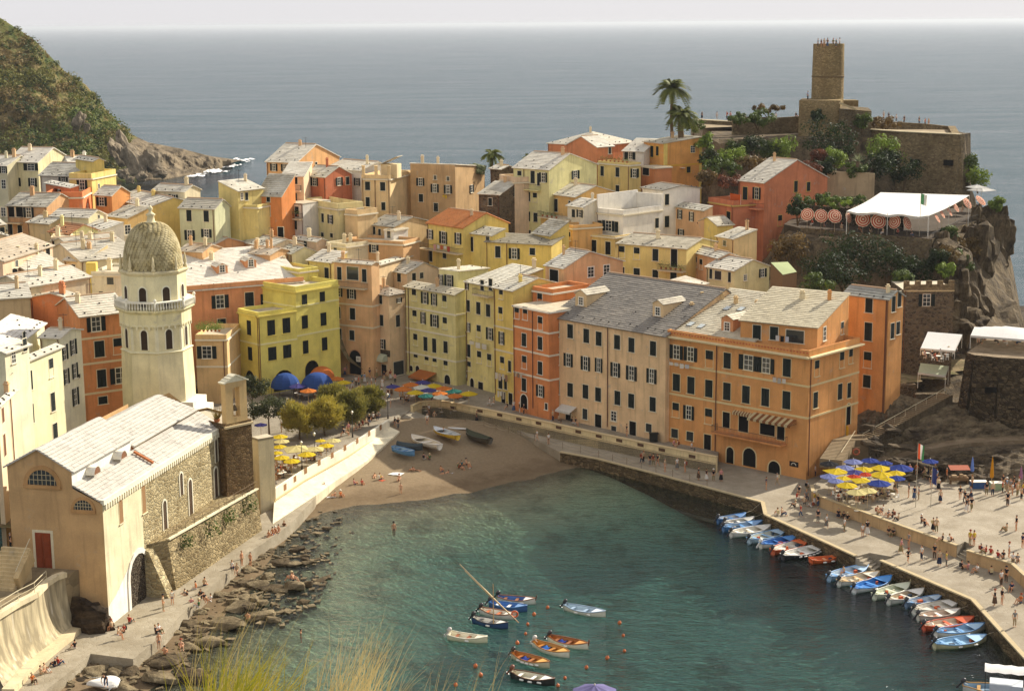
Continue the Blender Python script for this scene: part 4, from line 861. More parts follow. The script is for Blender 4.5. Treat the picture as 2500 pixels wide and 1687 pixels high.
for pl in(PZ,PZ2):
 for a,b in zip(pl[:-1],pl[1:]):n=Vector(((b-a).y,-(b-a).x,0)).normalized()*.06;pw.quad((a.x+n.x,a.y+n.y,1.5),(b.x+n.x,b.y+n.y,1.5),(b.x+n.x,b.y+n.y,2.98),(a.x+n.x,a.y+n.y,2.98))
structure('quay_face',qw,stone('8d795a','5c4d38',1.3,mortar='6b5c46'));structure('piazza_face',pw,plaster('a3865e',2.0))
ps=empty('piazza_steps',PZ[-1]);tag(ps,'short flight of steps from the quay up to the raised piazza','steps')
a,b=PZ[-1],PZ2[0];d=(b-a).normalized();nn=Vector((-d.y,d.x,0));L=(b-a).length
for i in range(5):
 z=1.6+(i+1)*.26;c0=(a+b)/2+nn*(.2+i*.42)
 MB().box((c0.x,c0.y,(z+1.2)/2),(L/2+.02,.24,(z-1.2)/2),(d,nn,Vector((0,0,1)))).build('step',CONC,ps)
kerb=MB()
for pl in(PZ,PZ2):
 for a,b in zip(pl[:-1],pl[1:]):kerb.bar(a+Vector((0,0,.05)),b+Vector((0,0,.05)),.45,.14)
structure('piazza_kerb',kerb,plain('kerb_stone','b5a481',.9,.1,.2,2))
sw=empty('sea_wall',PAR[3]);tag(sw,'long cream sea wall with parapet and small openings below the harbour houses','wall')
m=MB();cop=MB()
for a,b in zip(PAR[:-1],PAR[1:]):
 n=Vector((-(b-a).y,(b-a).x,0)).normalized()
 m.prism([(a.x,a.y),(b.x,b.y),(b.x+n.x*.4,b.y+n.y*.4),(a.x+n.x*.4,a.y+n.y*.4)],0,3.8)
 cop.bar(a+n*.2+Vector((0,0,-.06)),b+n*.2+Vector((0,0,-.06)),.6,.14)
 cop.bar(a-n*.03+Vector((0,0,-1.05)),b-n*.03+Vector((0,0,-1.05)),.14,.12)
m.build('wall_body',plaster('c4ab7c',1.2),sw);cop.build('coping',plain('coping','c9b58c',.9,.1,.15),sw)
grm=MB().b2(-.55,.55,-.02,.0,-.22,.22).b2(-.5,.5,-.05,-.02,-.03,.03).mesh('grille');grm.materials.append(plain('rust_grille','5f4633',.9))
for px in[(1040,994),(1106,995),(1172,1003),(1220,1008),(1267,1018),(1315,1028),(1364,1041),(1412,1053),(1462,1064),(1512,1075),(1564,1086),(1616,1098),(1690,1114)]:
 best=None
 for a,b in zip(PAR[:-1],PAR[1:]):
  n=Vector((-(b-a).y,(b-a).x,0)).normalized();P=on_plane(px,a,n);t=(P-a).dot(b-a)/(b-a).length_squared
  if-0.02<=t<=1.02:best=(P,a,b,n)
 if best:
  P,a,b,n=best
  P.z=min(P.z,3.45)
  obj('grille',grm,None,sw,P-n*.02-WLOC[sw],math.atan2((b-a).y,(b-a).x))
rl=empty('quay_railing',QO[1]);tag(rl,'iron post and chain railing along the lower quay edge','railing')
pts=[off(p,1.7)for p in[(1090,1030),(1180,1043),(1270,1066),(1372,1096),(1460,1117),(1600,1153),(1725,1187)]]
rp_=[]
for a,b in zip(pts[:-1],pts[1:]):
 k=max(2,int((b-a).length/2.4))
 for i in range(k):rp_.append(a.lerp(b,i/k))
rp_.append(pts[-1])
pm=MB().tube([(0,0,0),(0,0,1.0)],.035,5).mesh('post');pm.materials.append(plain('rust_iron','7d6a52',.8))
for P in rp_:obj('post',pm,None,rl,P+Vector((.1,.25,-.05))-WLOC[rl])
for zc in(.95,.5):
 c=MB()
 for a,b in zip(rp_[:-1],rp_[1:]):
  seg=[a.lerp(b,t)+Vector((.1,.25,zc-.22*math.sin(math.pi*t)-.05))for t in(0,.25,.5,.75,1)]
  c.tube(seg,.018,4,False)
 c.build('chain',plain('pale_rope','b5a78c',.9),rl)
TW=[off(p,4.0)for p in[(668,1196),(740,1150),(850,1090),(951,1025)]]
tw=empty('terrace_wall',TW[1]);tag(tw,'sunlit white terrace wall with square openings above the beach','wall')
m=MB();ft=MB()
for a,b in zip(TW[:-1],TW[1:]):
 n=Vector((-(b-a).y,(b-a).x,0)).normalized();n=n if n.x<0 else-n
 m.prism([(a.x,a.y),(b.x,b.y),(b.x+n.x*.4,b.y+n.y*.4),(a.x+n.x*.4,a.y+n.y*.4)],-1,4.0)
 ft.bar(a+Vector((.0,0,-1.35)),b+Vector((.0,0,-1.35)),.34,.16)
m.build('wall_body',plaster('dccfb0',.8),tw);ft.build('ledge',plain('coping','c9b58c'),tw)
opm=MB().b2(-.42,.42,-.02,.0,-.4,.4).mesh('wall_opening');opm.materials.append(plain('brick_opening','8f6a45',.95))
for px in[(696,1189),(720,1169),(746,1149),(779,1129),(811,1111),(842,1093),(872,1076),(901,1058),(929,1043)]:
 for a,b in zip(TW[:-1],TW[1:]):
  n=Vector(((b-a).y,-(b-a).x,0)).normalized();P=on_plane(px,a,n);t=(P-a).dot(b-a)/(b-a).length_squared
  if 0<=t<1:obj('wall_opening',opm,None,tw,P+n*.005-WLOC[tw],math.atan2((b-a).y,(b-a).x))
wk=[off(p,z)for p,z in[((666,1278),1.55),((780,1203),1.5),((819,1174),1.4),((895,1126),1.6),((976,1053),2.5)]]
wi=[Vector((p.x,p.y,0))for p in TW]
m=MB()
top_in=[(TW[0].x,TW[0].y,2.4),(TW[1].x,TW[1].y,2.5),(TW[1].lerp(TW[2],.5).x,TW[1].lerp(TW[2],.5).y,2.5),(TW[2].x,TW[2].y,2.6),(TW[3].x,TW[3].y,2.95)]
for i in range(4):
 m.quad(wk[i],wk[i+1],top_in[i+1],top_in[i]);m.quad(wk[i],wk[i+1],(wk[i+1].x,wk[i+1].y,-2),(wk[i].x,wk[i].y,-2))
structure('beach_walk',m,plaster('cbbd9c',1.0))
LO=[off(p,1.5)for p in[(768,1216),(707,1281),(656,1317),(600,1353),(559,1394),(456,1485),(399,1548),(325,1608),(221,1595),(185,1628),(114,1682),(40,1740)]]
lq=[(p.x,p.y)for p in LO]+[(-60,138),(-60,168),(-46,168),(-40,180),(-31,204),(-27.8,213),(-25.8,213.4)]
flat('left_quay',lq,1.5,paving('aaa08b','a19680',1.8,'left_quay'))
TERR+=[(-52,175,8.0),(-57,190,9.0),(-50,205,7.0),(-60,215,15),(-65,200,16),(45,240,9),(58,245,9),(40,262,14),(52,275,17),(30,262,13),(60,290,22),(46,300,17),(60,310,26),(-30,290,13),(-15,292,14),(5,275,12),(18,262,10)]
def terr_z(x,y):
 num=den=0.0;dm=1e9
 for(a,b,c)in TERR:
  d2=(x-a)**2+(y-b)**2;dm=min(dm,d2);w=1/(d2+4)**1.6;num+=w*c;den+=w
 dm=math.sqrt(dm)
 return max(-3.0,num/den-.6-(max(0,dm-9)**1.5)*.35)
FRONT=[(-110,150),(-62,160),(-50,172),(-47,210),(-44,262),(-34,272),(-20,281),(-3,268),(22,236),(40,224),(53,231),(62,246),(80,262)]
def front_y(x):
 for(a,b),(c,d)in zip(FRONT[:-1],FRONT[1:]):
  if a<=x<=c:return b+(d-b)*(x-a)/(c-a)
 return 300
tm_=MB();gx,gy,stp=78,76,2.5;tx0,ty0=-118.0,158.0
for j in range(gy):
 for i in range(gx):x,y=tx0+i*stp,ty0+j*stp;tm_.v.append((x,y,terr_z(x,y)+random.uniform(-.15,.15)))
for j in range(gy-1):
 for i in range(gx-1):
  cx,cy=tx0+(i+.5)*stp,ty0+(j+.5)*stp
  if cy<front_y(cx)+2 or(cx>-53 and cy<264 and cx<-20):continue
  a=j*gx+i;tm_.f.append((a,a+1,a+1+gx,a+gx))
def ground_mat():
 t=NT('village_ground');x=t.mix(t.ramp(t.noise(.35,5),.4,.62),lin('6f6146'),lin('8e7c5c'));x=t.mix(t.ramp(t.noise(1.2,4),.5,.65),x,lin('5b5a34'));t.col(x);t.rough(.95,.1);t.bump(t.noise(2,5),.7,.2);return t.m
structure('village_ground',tm_,ground_mat(),True)
# ================================================================ church, bell tower, bell gable, left works
Z=Vector((0,0,1))
E0=on_z(S('c',(890,1520)),14.7);E1=on_z(S('c',(1945,860)),14.7)
wv=(E1-E0);wv.z=0;CL=wv.length;wv.normalize()
lv=Vector((-wv.y,wv.x,0))
def CP(t,s,z):return Vector((E0.x,E0.y,0))+wv*t+lv*s+Z*z
ch=empty('church',CP(10,5,1.5));tag(ch,'stone harbour church with pale slate roofs, round arched windows and brown plaster front','church')
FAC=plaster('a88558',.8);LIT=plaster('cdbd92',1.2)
RUB=stone('d3c297','a08e68',1.6,mortar='dccfa8')
ROOF=slate('b3aea2','cbc6bb',.2)
T1=9.2
body=MB()
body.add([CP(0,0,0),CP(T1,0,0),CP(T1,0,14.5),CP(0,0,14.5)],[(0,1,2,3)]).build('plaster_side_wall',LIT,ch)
MB().add([CP(T1,0,0),CP(CL,0,0),CP(CL,0,14.5),CP(T1,0,14.5)],[(0,1,2,3)]).build('rubble_side_wall',RUB,ch)
whit=MB()
for(t0,t1,za,zb_)in((0.003,9.0,0,0),):
 pts=[CP(0.01,-.02,1.4),CP(9.1,-.02,1.4),CP(9.1,-.02,6.6),CP(6.5,-.02,6.9),CP(4.2,-.02,5.6),CP(1.8,-.02,4.2),CP(.01,-.02,3.6)]
 whit.add(pts,[tuple(range(len(pts)))])
whit.build('whitewash',plaster('e0dac8',1.2),ch)
f=MB()
pts=[CP(0,0,0),CP(0,0,14.5),CP(0,3.2,16.0),CP(0,3.2,17.8),CP(0,6.8,19.9),CP(0,10.3,18.0),CP(0,10.3,0)]
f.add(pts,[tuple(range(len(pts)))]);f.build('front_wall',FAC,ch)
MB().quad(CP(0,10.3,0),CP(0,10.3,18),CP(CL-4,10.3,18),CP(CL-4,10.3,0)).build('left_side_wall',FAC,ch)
MB().add([CP(CL,0,0),CP(CL,0,14.5),CP(CL,3.2,16),CP(CL,6.8,18.6),CP(CL,10.3,17),CP(CL,10.3,0)],[(0,1,2,3,4,5)]).build('rear_wall',FAC,ch)
cl=MB().quad(CP(0,3.2,15.5),CP(14.0,3.2,15.5),CP(14.0,3.2,17.9),CP(0,3.2,17.9))
cl.add([CP(14.0,3.2,15.5),CP(14,3.2,17.9),CP(14,6.8,19.95),CP(14,10.3,18),CP(14,10.3,15.5)],[(0,1,2,3,4)])
clo=cl.build('clerestory',plaster('e2dccb',.5),ch)
r=MB();roof_slab(r,CP(0,3.2,17.8),CP(14,3.2,17.8),CP(14,6.8,19.9),CP(0,6.8,19.9),course=.42,step=.09)
roof_slab(r,CP(14,10.3,18),CP(0,10.3,18),CP(0,6.8,19.9),CP(14,6.8,19.9),course=.42,step=.09);r.build('nave_roof',ROOF,ch)
r=MB();roof_slab(r,CP(14.3,3.0,16.75),CP(CL-1,3.0,16.75),CP(CL-3,6.9,18.9),CP(14.3,6.9,18.9),course=.42,step=.09,over=.1)
roof_slab(r,CP(CL-3,10.5,17.2),CP(14.3,10.5,17.2),CP(14.3,6.9,18.9),CP(CL-3,6.9,18.9),course=.42,step=.09);r.build('choir_roof',ROOF,ch)
r=MB();roof_slab(r,CP(0,.25,14.75),CP(14.2,.25,14.75),CP(14.2,3.2,16.3),CP(0,3.2,16.3),course=.42,step=.09,over=.0,side=.12)
roof_slab(r,CP(14.45,.25,14.75),CP(CL,.25,14.75),CP(CL,3.2,16.35),CP(14.45,3.2,16.35),course=.42,step=.09,over=.0,side=.0);r.build('aisle_roof',ROOF,ch)
MB().bar(CP(13.4,2.6,16.45),CP(13.4,.4,15.3),.3,.22).build('roof_upstand',CLAY(),ch)
MB().box(CP(CL/2,.02,14.66),(CL/2,.2,.26),(wv,lv,Z)).build('eave_parapet',plaster('ddd2b4',.6),ch)
cm=MB().b2(-.14,.14,-.26,.02,-.28,.22).mesh('corbel');cm.materials.append(plaster('d6caa8',.6))
ang=math.atan2(wv.y,wv.x)
n=58
for i in range(n):obj('corbel',cm,None,ch,CP(.4+(CL-.8)*i/(n-1),0,14.2)-WLOC[ch],ang)
nC=-lv
def onwall(xy,rg):return on_plane(S(rg,xy),CP(0,0,5),nC)
for xy,rg,w_,h_ in(((1250,1470),'c',.95,3.6),((1050,1565),'c',.9,3.3)):
 P=onwall(xy,rg);x=obj('tall_window',get_mesh(('tallwin',w_,h_),lambda:frame_mb(w_,h_,.06),LIT),None,ch,P-Z*h_/2-WLOC[ch],ang)
 obj('pane',get_mesh(('tallpane',w_,h_),lambda:MB().quad((-w_/2,-.015,0),(w_/2,-.015,0),(w_/2,-.015,h_),(-w_/2,-.015,h_)),plain('bricked_opening','93704a',.9)),None,x)
for xy,rg,w_,h_ in(((1410,60),'d',.95,3.3),((1655,1475),'c',1.0,4.2),((1878,1345),'c',1.0,3.6),((1880,1070),'c',.75,2.8),((1575,1360),'c',.8,2.6)):
 P=onwall(xy,rg)
 x=obj('arched_window',get_mesh(('cha',w_,h_),lambda:arch_frame_mb(w_,h_,.2,.08),plaster('d9ceae',.7)),None,ch,P-Z*h_/2-WLOC[ch],ang)
 obj('pane',get_mesh(('chp',w_,h_),lambda:arch_mb(w_,h_),plain('dark_brown_glass','4a3826',.6)),None,x)
P=onwall((1205,900),'d')
x=obj('boat_arch',arch_frame_mb(4.6,5.4,.55,.14).mesh('boat_arch'),plaster('e0dac8',1.3),ch,Vector((P.x,P.y,1.5))-WLOC[ch],ang)
obj('dark_recess_panel',arch_mb(4.6,5.4,-.03).mesh('dark_recess_panel'),stone('4b3d30','2c241d',2.2),x)  # flat panel on the wall, shade of the recess is in its dark colour
angF=math.atan2(-lv.y,-lv.x)
nF=-wv
def onfront(xy,rg='c'):return on_plane(S(rg,xy),CP(0,5,5),nF)
def lunette(name,r,P,parent):
 m=MB();n=12
 m.add([(r*math.cos(math.pi*i/n),-.03,r*math.sin(math.pi*i/n))for i in range(n+1)],[tuple(range(n+1))])
 g=MB();R=r*1.28
 for i in range(n):
  a,b=math.pi*i/n,math.pi*(i+1)/n
  g.add([(r*math.cos(a),-.1,r*math.sin(a)),(R*math.cos(a),-.1,R*math.sin(a)),(R*math.cos(b),-.1,R*math.sin(b)),(r*math.cos(b),-.1,r*math.sin(b)),(r*math.cos(a),.02,r*math.sin(a)),(R*math.cos(a),.02,R*math.sin(a)),(R*math.cos(b),.02,R*math.sin(b)),(r*math.cos(b),.02,r*math.sin(b))],[(0,1,2,3),(0,3,7,4),(1,5,6,2)])
 g.b2(-R,R,-.2,.02,-.35,0)
 x=obj(name,g.mesh(name),plaster('9c7647',.8),parent,P-WLOC[parent],angF)
 obj('pane',m.mesh('pane'),glassy(),x)
 k=MB()
 for i in range(-3,4):
  xx=i*r/3.5;hh=math.sqrt(max(0,r*r-xx*xx));k.b2(xx-.03,xx+.03,-.07,-.03,0,hh)
 for zz in(.33,.66):hh=math.sqrt(1-zz*zz)*r;k.b2(-hh,hh,-.075,-.03,zz*r-.03,zz*r+.03)
 obj('glazing_bars',k.mesh('glazing_bars'),plain('pale_bars','b5a582'),x)
lunette('lunette_window',1.62,onfront((370,1368)),ch)
lunette('lunette_window',1.05,onfront((195,40),'d')*0+onfront((715,15),'d'),ch)
P=onfront((385,530),'d');dw,dh=1.75,4.0
x=obj('church_door',frame_mb(dw,dh,.28,False).mesh('church_door'),plaster('cbbb96',.6),ch,P-WLOC[ch],angF)
for sx in(-1,1):
 m=MB().b2(sx*dw/4-dw/4+.02,sx*dw/4+dw/4-.02,-.05,0,0,dh)
 for zz in(.4,1.6,2.8):m.b2(sx*dw/4-dw/4+.15,sx*dw/4+dw/4-.15,-.09,-.05,zz,zz+1.0)
 obj('door_leaf',m.mesh('door_leaf'),plain('red_brown_door','8a3f1e',.6,.3,.25,2),x)
for xy in((770,1225),(1005,1090)):
 P=on_plane(S('c',xy),CP(0,3.15,16),nC)
 m=MB();n=8
 for i in range(n):
  a,b=math.pi*i/n,math.pi*(i+1)/n
  p=lambda q,y:P+wv*math.cos(q)*.75+Z*(math.sin(q)*.8-.5)+nC*y
  m.quad(p(a,.0),p(b,.0),p(b,1.0),p(a,1.0))
 dm=m.build('round_dormer',plaster('d9d2c0',.6),clo)
 g=MB().add([P+wv*math.cos(math.pi*i/n)*.68+Z*(math.sin(math.pi*i/n)*.72-.5)+nC*.95 for i in range(n+1)],[tuple(range(n+1))])
 o=obj('dormer_pane',g.mesh('dormer_pane',WLOC[ch]),plain('rust_lattice','7a5236'),clo)
bt=MB().add([CP(9.1,-.02,1.4),CP(10.6,-.02,1.4),CP(10.6,-2.6,1.4),CP(9.1,-2.6,1.4),CP(9.1,-.02,6.8),CP(10.6,-.02,6.8),CP(10.6,-.5,6.6),CP(9.1,-.5,6.6)],[(0,1,5,4),(1,2,6,5),(2,3,7,6),(3,0,4,7),(4,5,6,7)]);bt.build('buttress',RUB,ch)
TC=on_y((386,900),207.0);TC.z=0
cam_a=math.atan2(-TC.y,-TC.x)
def zt(y,rr=4.2):return on_y((386,y),207.0-rr).z
tw_=empty('bell_tower',(TC.x,TC.y,14));tag(tw_,'octagonal cream bell tower with scaled dome, balcony and arched openings','tower')
TOWM=plaster('d0c290',.7)
def octp(r,z,k=8,a0=cam_a):return[(TC.x+r*math.cos(a0+2*math.pi*i/k),TC.y+r*math.sin(a0+2*math.pi*i/k),z)for i in range(k)]
def oct_prism(name,prof,mat,parent=tw_):
 m=MB();m.lathe(prof,8,(TC.x,TC.y,0),cam_a);return m.build(name,mat,parent)
R1=4.35
zl=dict(dome=zt(668),bal=zt(745),balf=zt(760),corb=zt(800),ledge=zt(863),base=10.0)
oct_prism('shaft',[(R1+.25,zl['base']),(R1+.2,zl['ledge']-4.2),(R1+.05,zl['ledge']-.15)],TOWM)
oct_prism('shaft_ledge',[(R1+.1,zl['ledge']-.15),(R1+.25,zl['ledge']),(R1-.08,zl['ledge']+.12)],plaster('d9cc9a',.5))
oct_prism('middle_stage',[(R1-.12,zl['ledge']+.1),(R1-.12,zl['corb'])],TOWM)
oct_prism('corbel_stage',[(R1+.12,zl['corb']),(R1+.12,zl['balf']-.5),(R1+.6,zl['balf']-.1),(R1+.6,zl['balf']+.08)],plaster('d2c48c',1.4))
oct_prism('belfry',[(4.0,zl['balf']+.05),(4.0,zl['dome']-.5)],TOWM)
oct_prism('dome_cornice',[(4.0,zl['dome']-.5),(4.3,zl['dome']-.2),(4.35,zl['dome']),(3.5,zl['dome']+.25)],plaster('c2b48a',.8))
for k in range(8):
 a=cam_a+2*math.pi*(k+.5)/8
 nx_=Vector((math.cos(a),math.sin(a),0));tx_=Vector((-nx_.y,nx_.x,0));ang_=math.atan2(tx_.y,tx_.x);ap=math.cos(math.pi/8)
 side=2*R1*math.sin(math.pi/8)
 cmx=MESH.get('frieze')or arch_frame_mb(.62,.55,.1,.12).mesh('frieze_arch');MESH['frieze']=cmx
 if not cmx.materials:cmx.materials.append(plaster('ddd0a2',.5))
 for q in range(4):
  P=Vector((TC.x,TC.y,zl['corb']-.35))+nx_*((R1-.12)*ap+.13)+tx_*((q-1.5)*side/4.1)
  obj('frieze_arch',cmx,None,tw_,P-WLOC[tw_],ang_)
 def tw_win(z,w_,h_,rad):
  P=Vector((TC.x,TC.y,z))+nx_*(rad*ap)
  x=obj('bell_opening',get_mesh(('bwa',w_,h_),lambda:arch_frame_mb(w_,h_,.16,.08),plaster('e0d6b0',.4)),None,tw_,P-WLOC[tw_],ang_)
  obj('opening',get_mesh(('bwp',w_,h_),lambda:arch_mb(w_,h_,-.02),plain('belfry_dark','3b2d20',.9)),None,x)
 if k in(0,1,2,6,7):
  tw_win(zl['balf']+.1,.95,2.75,4.0);tw_win(zl['ledge']+.35,.85,2.5,R1-.12)
 for e in(-1,1):
  m=MB();P0_=Vector((TC.x,TC.y,0))+nx_*((R1-.12)*ap+.03)+tx_*(e*side*.46)
  m.box(P0_+Z*((zl['ledge']+zl['corb'])/2),(.13,.05,(zl['corb']-zl['ledge'])/2-.2),(tx_,nx_,Z));m.build('pilaster',plaster('ddd1a4',.4),tw_)
oct_prism('balcony_rail',[(R1+.42,zl['balf']+.95),(R1+.62,zl['balf']+.95),(R1+.62,zl['balf']+1.1),(R1+.42,zl['balf']+1.1)],plaster('e2dabc',.5))
bal=MB().lathe([(.06,0),(.1,.12),(.13,.3),(.06,.6),(.09,.87)],6).mesh('baluster',smooth=True);bal.materials.append(plaster('e2dabc',.5))
ball=MB().lathe([(.16,0),(.16,.95),(.1,1.0),(.2,1.2),(.2,1.35),(.05,1.52)],8).mesh('balcony_post',smooth=True);ball.materials.append(plaster('e2dabc',.5))
for k in range(8):
 a,b=octp(R1+.52,0)[k],octp(R1+.52,0)[(k+1)%8];a,b=Vector(a),Vector(b)
 obj('balcony_post',ball,None,tw_,a+Z*(zl['balf']+.08)-WLOC[tw_])
 if k in(0,1,5,6,7,2):
  for i in range(1,10):obj('baluster',bal,None,tw_,a.lerp(b,i/10)+Z*(zl['balf']+.08)-WLOC[tw_])
DR,DH=3.55,5.6
dz0=zl['dome']+.2
def dome_r(t):return DR*math.cos(t)**.82
prof=[]
for i in range(13):
 t=math.pi/2*i/12*.96;prof.append((DR*math.cos(t)**.72,dz0+DH*math.sin(t)))
dome=MB().lathe(prof,8*4,(TC.x,TC.y,0),cam_a).build('dome',plain('dome_stone','5a4f38',.9,.1,.2),tw_,True)
sc_=MB();rows=24
for i in range(rows):
 t=math.pi/2*(i+.5)/rows*.95;rr=DR*math.cos(t)**.72+.03;zz=dz0+DH*math.sin(t)
 dr=(DR*math.cos(t+.02)**.72-DR*math.cos(t)**.72)/.02;dz=DH*math.cos(t)
 up=Vector((dr,dz,0));ul=up.length;up/=ul
 nsc=max(8,int(2*math.pi*rr/.52))
 for k in range(nsc):
  a=2*math.pi*(k+.5*(i%2))/nsc
  rd=Vector((math.cos(a),math.sin(a),0));tg=Vector((-rd.y,rd.x,0));upv=rd*up.x+Z*up.y;nv=tg.cross(upv)
  if nv.dot(rd)<0:nv=-nv
  c=Vector((TC.x,TC.y,zz))+rd*rr;w_=.27*min(1,2*math.pi*rr/nsc/.5);h_=.3
  sc_.add([c-tg*w_+upv*h_+nv*.01,c+tg*w_+upv*h_+nv*.01,c+tg*w_*.9-upv*h_*.3+nv*.13,c+tg*w_*.45-upv*h_*.85+nv*.17,c-tg*w_*.45-upv*h_*.85+nv*.17,c-tg*w_*.9-upv*h_*.3+nv*.13,c+tg*w_*.45-upv*h_*.85,c-tg*w_*.45-upv*h_*.85],[(0,5,4,3,2,1),(3,4,7,6)])
def scale_mat():
 t=NT('dome_scale');b=lin('a39468');x=t.mix(t.sep(t.voro(2.4))[0],mul(b,.7),mul(b,1.3));x=t.mix(t.ramp(t.noise(.8,4),.4,.65),x,lin('c2b58c'));t.col(x);t.rough(.85,.2);return t.m
tag(sc_.build('dome_scale',scale_mat(),dome),kind='stuff')
zt_=dz0+DH*.985
ln=MB().lathe([(1.0,zt_-.25),(.75,zt_+.1),(.5,zt_+.25),(.42,zt_+.9),(.62,zt_+1.1),(.35,zt_+1.3),(.14,zt_+1.5),(.28,zt_+1.75),(.28,zt_+1.95),(.05,zt_+2.25)],8,(TC.x,TC.y,0),cam_a)
ln.build('lantern',plaster('c9bb90',.8),tw_,True)
pin=MB().lathe([(.24,0),(.26,.3),(.14,.45),(.22,.8),(.14,1.3),(.03,1.95)],8).mesh('pinnacle',smooth=True);pin.materials.append(plaster('bdae84',.8))
for p in octp(3.95,zl['dome']+.05):obj('pinnacle',pin,None,tw_,Vector(p)-WLOC[tw_])
sk=MB()
a=cam_a+2*math.pi*1.5/8
for q,(rr,zz)in enumerate(((5.4,15.6),(6.3,14.6),(7.2,13.6))):
 c=Vector((TC.x,TC.y,0))+Vector((math.cos(a),math.sin(a),0))*(rr-1.2)
 n_=Vector((math.cos(a),math.sin(a),0));t_=Vector((-n_.y,n_.x,0));sk.box(c+Z*(zz-3),(2.4,1.2,3),(t_,n_,Z))
sk.build('stepped_base',plaster('e0d8be',.6),tw_)
W('bell_block','bell_gable_block','brown plaster block with small arched bell gable at the church corner','c',(1955,862),(2188,812),(2236,800),Y=194.5,H=9,wall=stone('9a7d56','6e5639',1.8,mortar='8a7250'),roof='f',par=.25,chim=0,cornice=1,trim='c9b58c',cat='bell gable',terr=False)
ib=HOUSE['bell_block'];zz=ib['z']+.2
gA=ib['A']+(ib['B']-ib['A'])*.08;gB=ib['A']+(ib['B']-ib['A'])*.86;dd=(gB-gA);gl_=dd.length;dd.normalize();nn=Vector((dd.y,-dd.x,0))
gz=on_plane(S('c',(1990,480)),gA,nn).z;pk=on_plane(S('c',(2040,415)),gA,nn).z
gm=MB();th=.9
def gp(s,z,y):return gA+dd*s+Vector((0,0,z-gA.z))-nn*y
def slabbox(s0,s1,z0,z1):gm.box((gp((s0+s1)/2,(z0+z1)/2,th/2)),((s1-s0)/2,th/2,(z1-z0)/2),(dd,nn,Z))
o0,o1=gl_*.34,gl_*.66;za_=ib['z']+.9
slabbox(0,o0,zz-.2,gz);slabbox(o1,gl_,zz-.2,gz);slabbox(o0,o1,zz-.2,za_);slabbox(o0,o1,gz-.7,gz)
gm.build('bell_gable_wall',plaster('b3925f',1.6),ib['root'])
g2=MB();m0=gp(gl_/2,pk,-.15);m1=gp(gl_/2,pk,th+.15)
roof_slab(g2,gp(0,gz,-.15),gp(0,gz,th+.15),m1,m0,over=.25,side=0,course=.4);roof_slab(g2,gp(gl_,gz,th+.15),gp(gl_,gz,-.15),m0,m1,over=.25,side=0,course=.4)
g2.add([gp(0,gz,0),gp(gl_,gz,0),gp(gl_/2,pk,0)],[(0,1,2)]);g2.build('bell_gable_cap',plaster('d6cba8',.8),ib['root'])
bell=MB().lathe([(.36,0),(.3,.2),(.22,.5),(.1,.62),(.04,.75)],10,gp(gl_/2,za_+.7,th/2));bell.build('bell',plain('bronze','5a4a2a',.5,.5),ib['root'],True)
W('terrace_block','sunlit_corner_block','plain sunlit buff wall block below the bell gable beside the yellow parasols','S',(614,1066),(630,1072),(668,1071),Y=203,ref='L',H=7,wall='cbb588',roof='f',par=0,chim=0,cornice=0,cat='building',terr=False)
RW0,RW1=on_z((430,1440),1.5),on_z((640,1294),1.5)
rw=empty('retaining_wall',RW0);tag(rw,'rough stone retaining wall with tufts of green below the church windows','wall')
zr0,zr1=7.2,6.7
m=MB();inn0,inn1=CP(9.5,.2,0),CP(CL,.2,0)
m.add([RW0,RW1,(RW1.x-.5,RW1.y,zr1),(RW0.x-.7,RW0.y,zr0),(inn0.x,inn0.y,zr0),(inn1.x,inn1.y,zr1),(RW0.x,RW0.y,0),(RW1.x,RW1.y,0),(inn0.x,inn0.y,0)],[(0,1,2,3),(3,2,5,4),(6,7,1,0),(8,6,0,3,4)])
m.build('wall_body',stone('b5a27a','7c6c4c',1.5,mortar='bfae86'),rw)
cpn=MB().bar(Vector((RW0.x-.6,RW0.y,zr0+.06)),Vector((RW1.x-.4,RW1.y,zr1+.06)),.4,.14);cpn.build('coping',plaster('cfc19a'),rw)
rr_=MB();a,b=Vector((RW0.x-.6,RW0.y,zr0)),Vector((RW1.x-.4,RW1.y,zr1))
for i in range(12):p=a.lerp(b,i/11);rr_.bar(p,p+Z*1.0,.05,.05)
rr_.bar(a+Z*1.0,b+Z*1.0,.04,.04);rr_.bar(a+Z*.55,b+Z*.55,.03,.03);rr_.build('railing',plain('rust_iron','7d6a52',.8),rw)
cw=empty('curved_breakwater_wall',on_z((150,1560),1.5));tag(cw,'curved white concrete wave wall sweeping down to the left quay','wall')
topc=[on_z(p,7.6)for p in[(-30,1515),(3,1494),(45,1468),(85,1448),(114,1419),(136,1405),(158,1398)]]
botc=[on_z(p,1.7)for p in[(20,1690),(64,1640),(110,1600),(140,1575),(165,1556),(181,1543),(195,1530)]]
m=MB();nprof=8
for i in range(len(topc)):
 for k in range(nprof+1):
  u=k/nprof;a_=u*math.pi/2
  xy=topc[i].lerp(botc[i],1-math.cos(a_));z_=7.6-(7.6-1.7)*math.sin(a_)
  m.v.append((xy.x,xy.y,z_))
for i in range(len(topc)-1):
 for k in range(nprof):a_=i*(nprof+1)+k;m.f.append((a_,a_+1,a_+nprof+2,a_+nprof+1))
def wave_mat():
 t=NT('wave_wall');b=lin('b9ab8a');x=t.mix(t.ramp(t.noise(.9,5,t.scaled((1.5,1.5,.2))),.4,.62),mul(b,.6),mul(b,1.15));x=t.mix(t.math('MULTIPLY',t.ramp(t.noise(.9,4,t.scaled((1.6,1.6,.1))),.58,.7),.6),x,lin('dad3c2'));t.col(x);t.rough(.9,.1);t.bump(t.noise(3,4),.4,.05);return t.m
m.build('curved_face',wave_mat(),cw,True)
bk=MB()
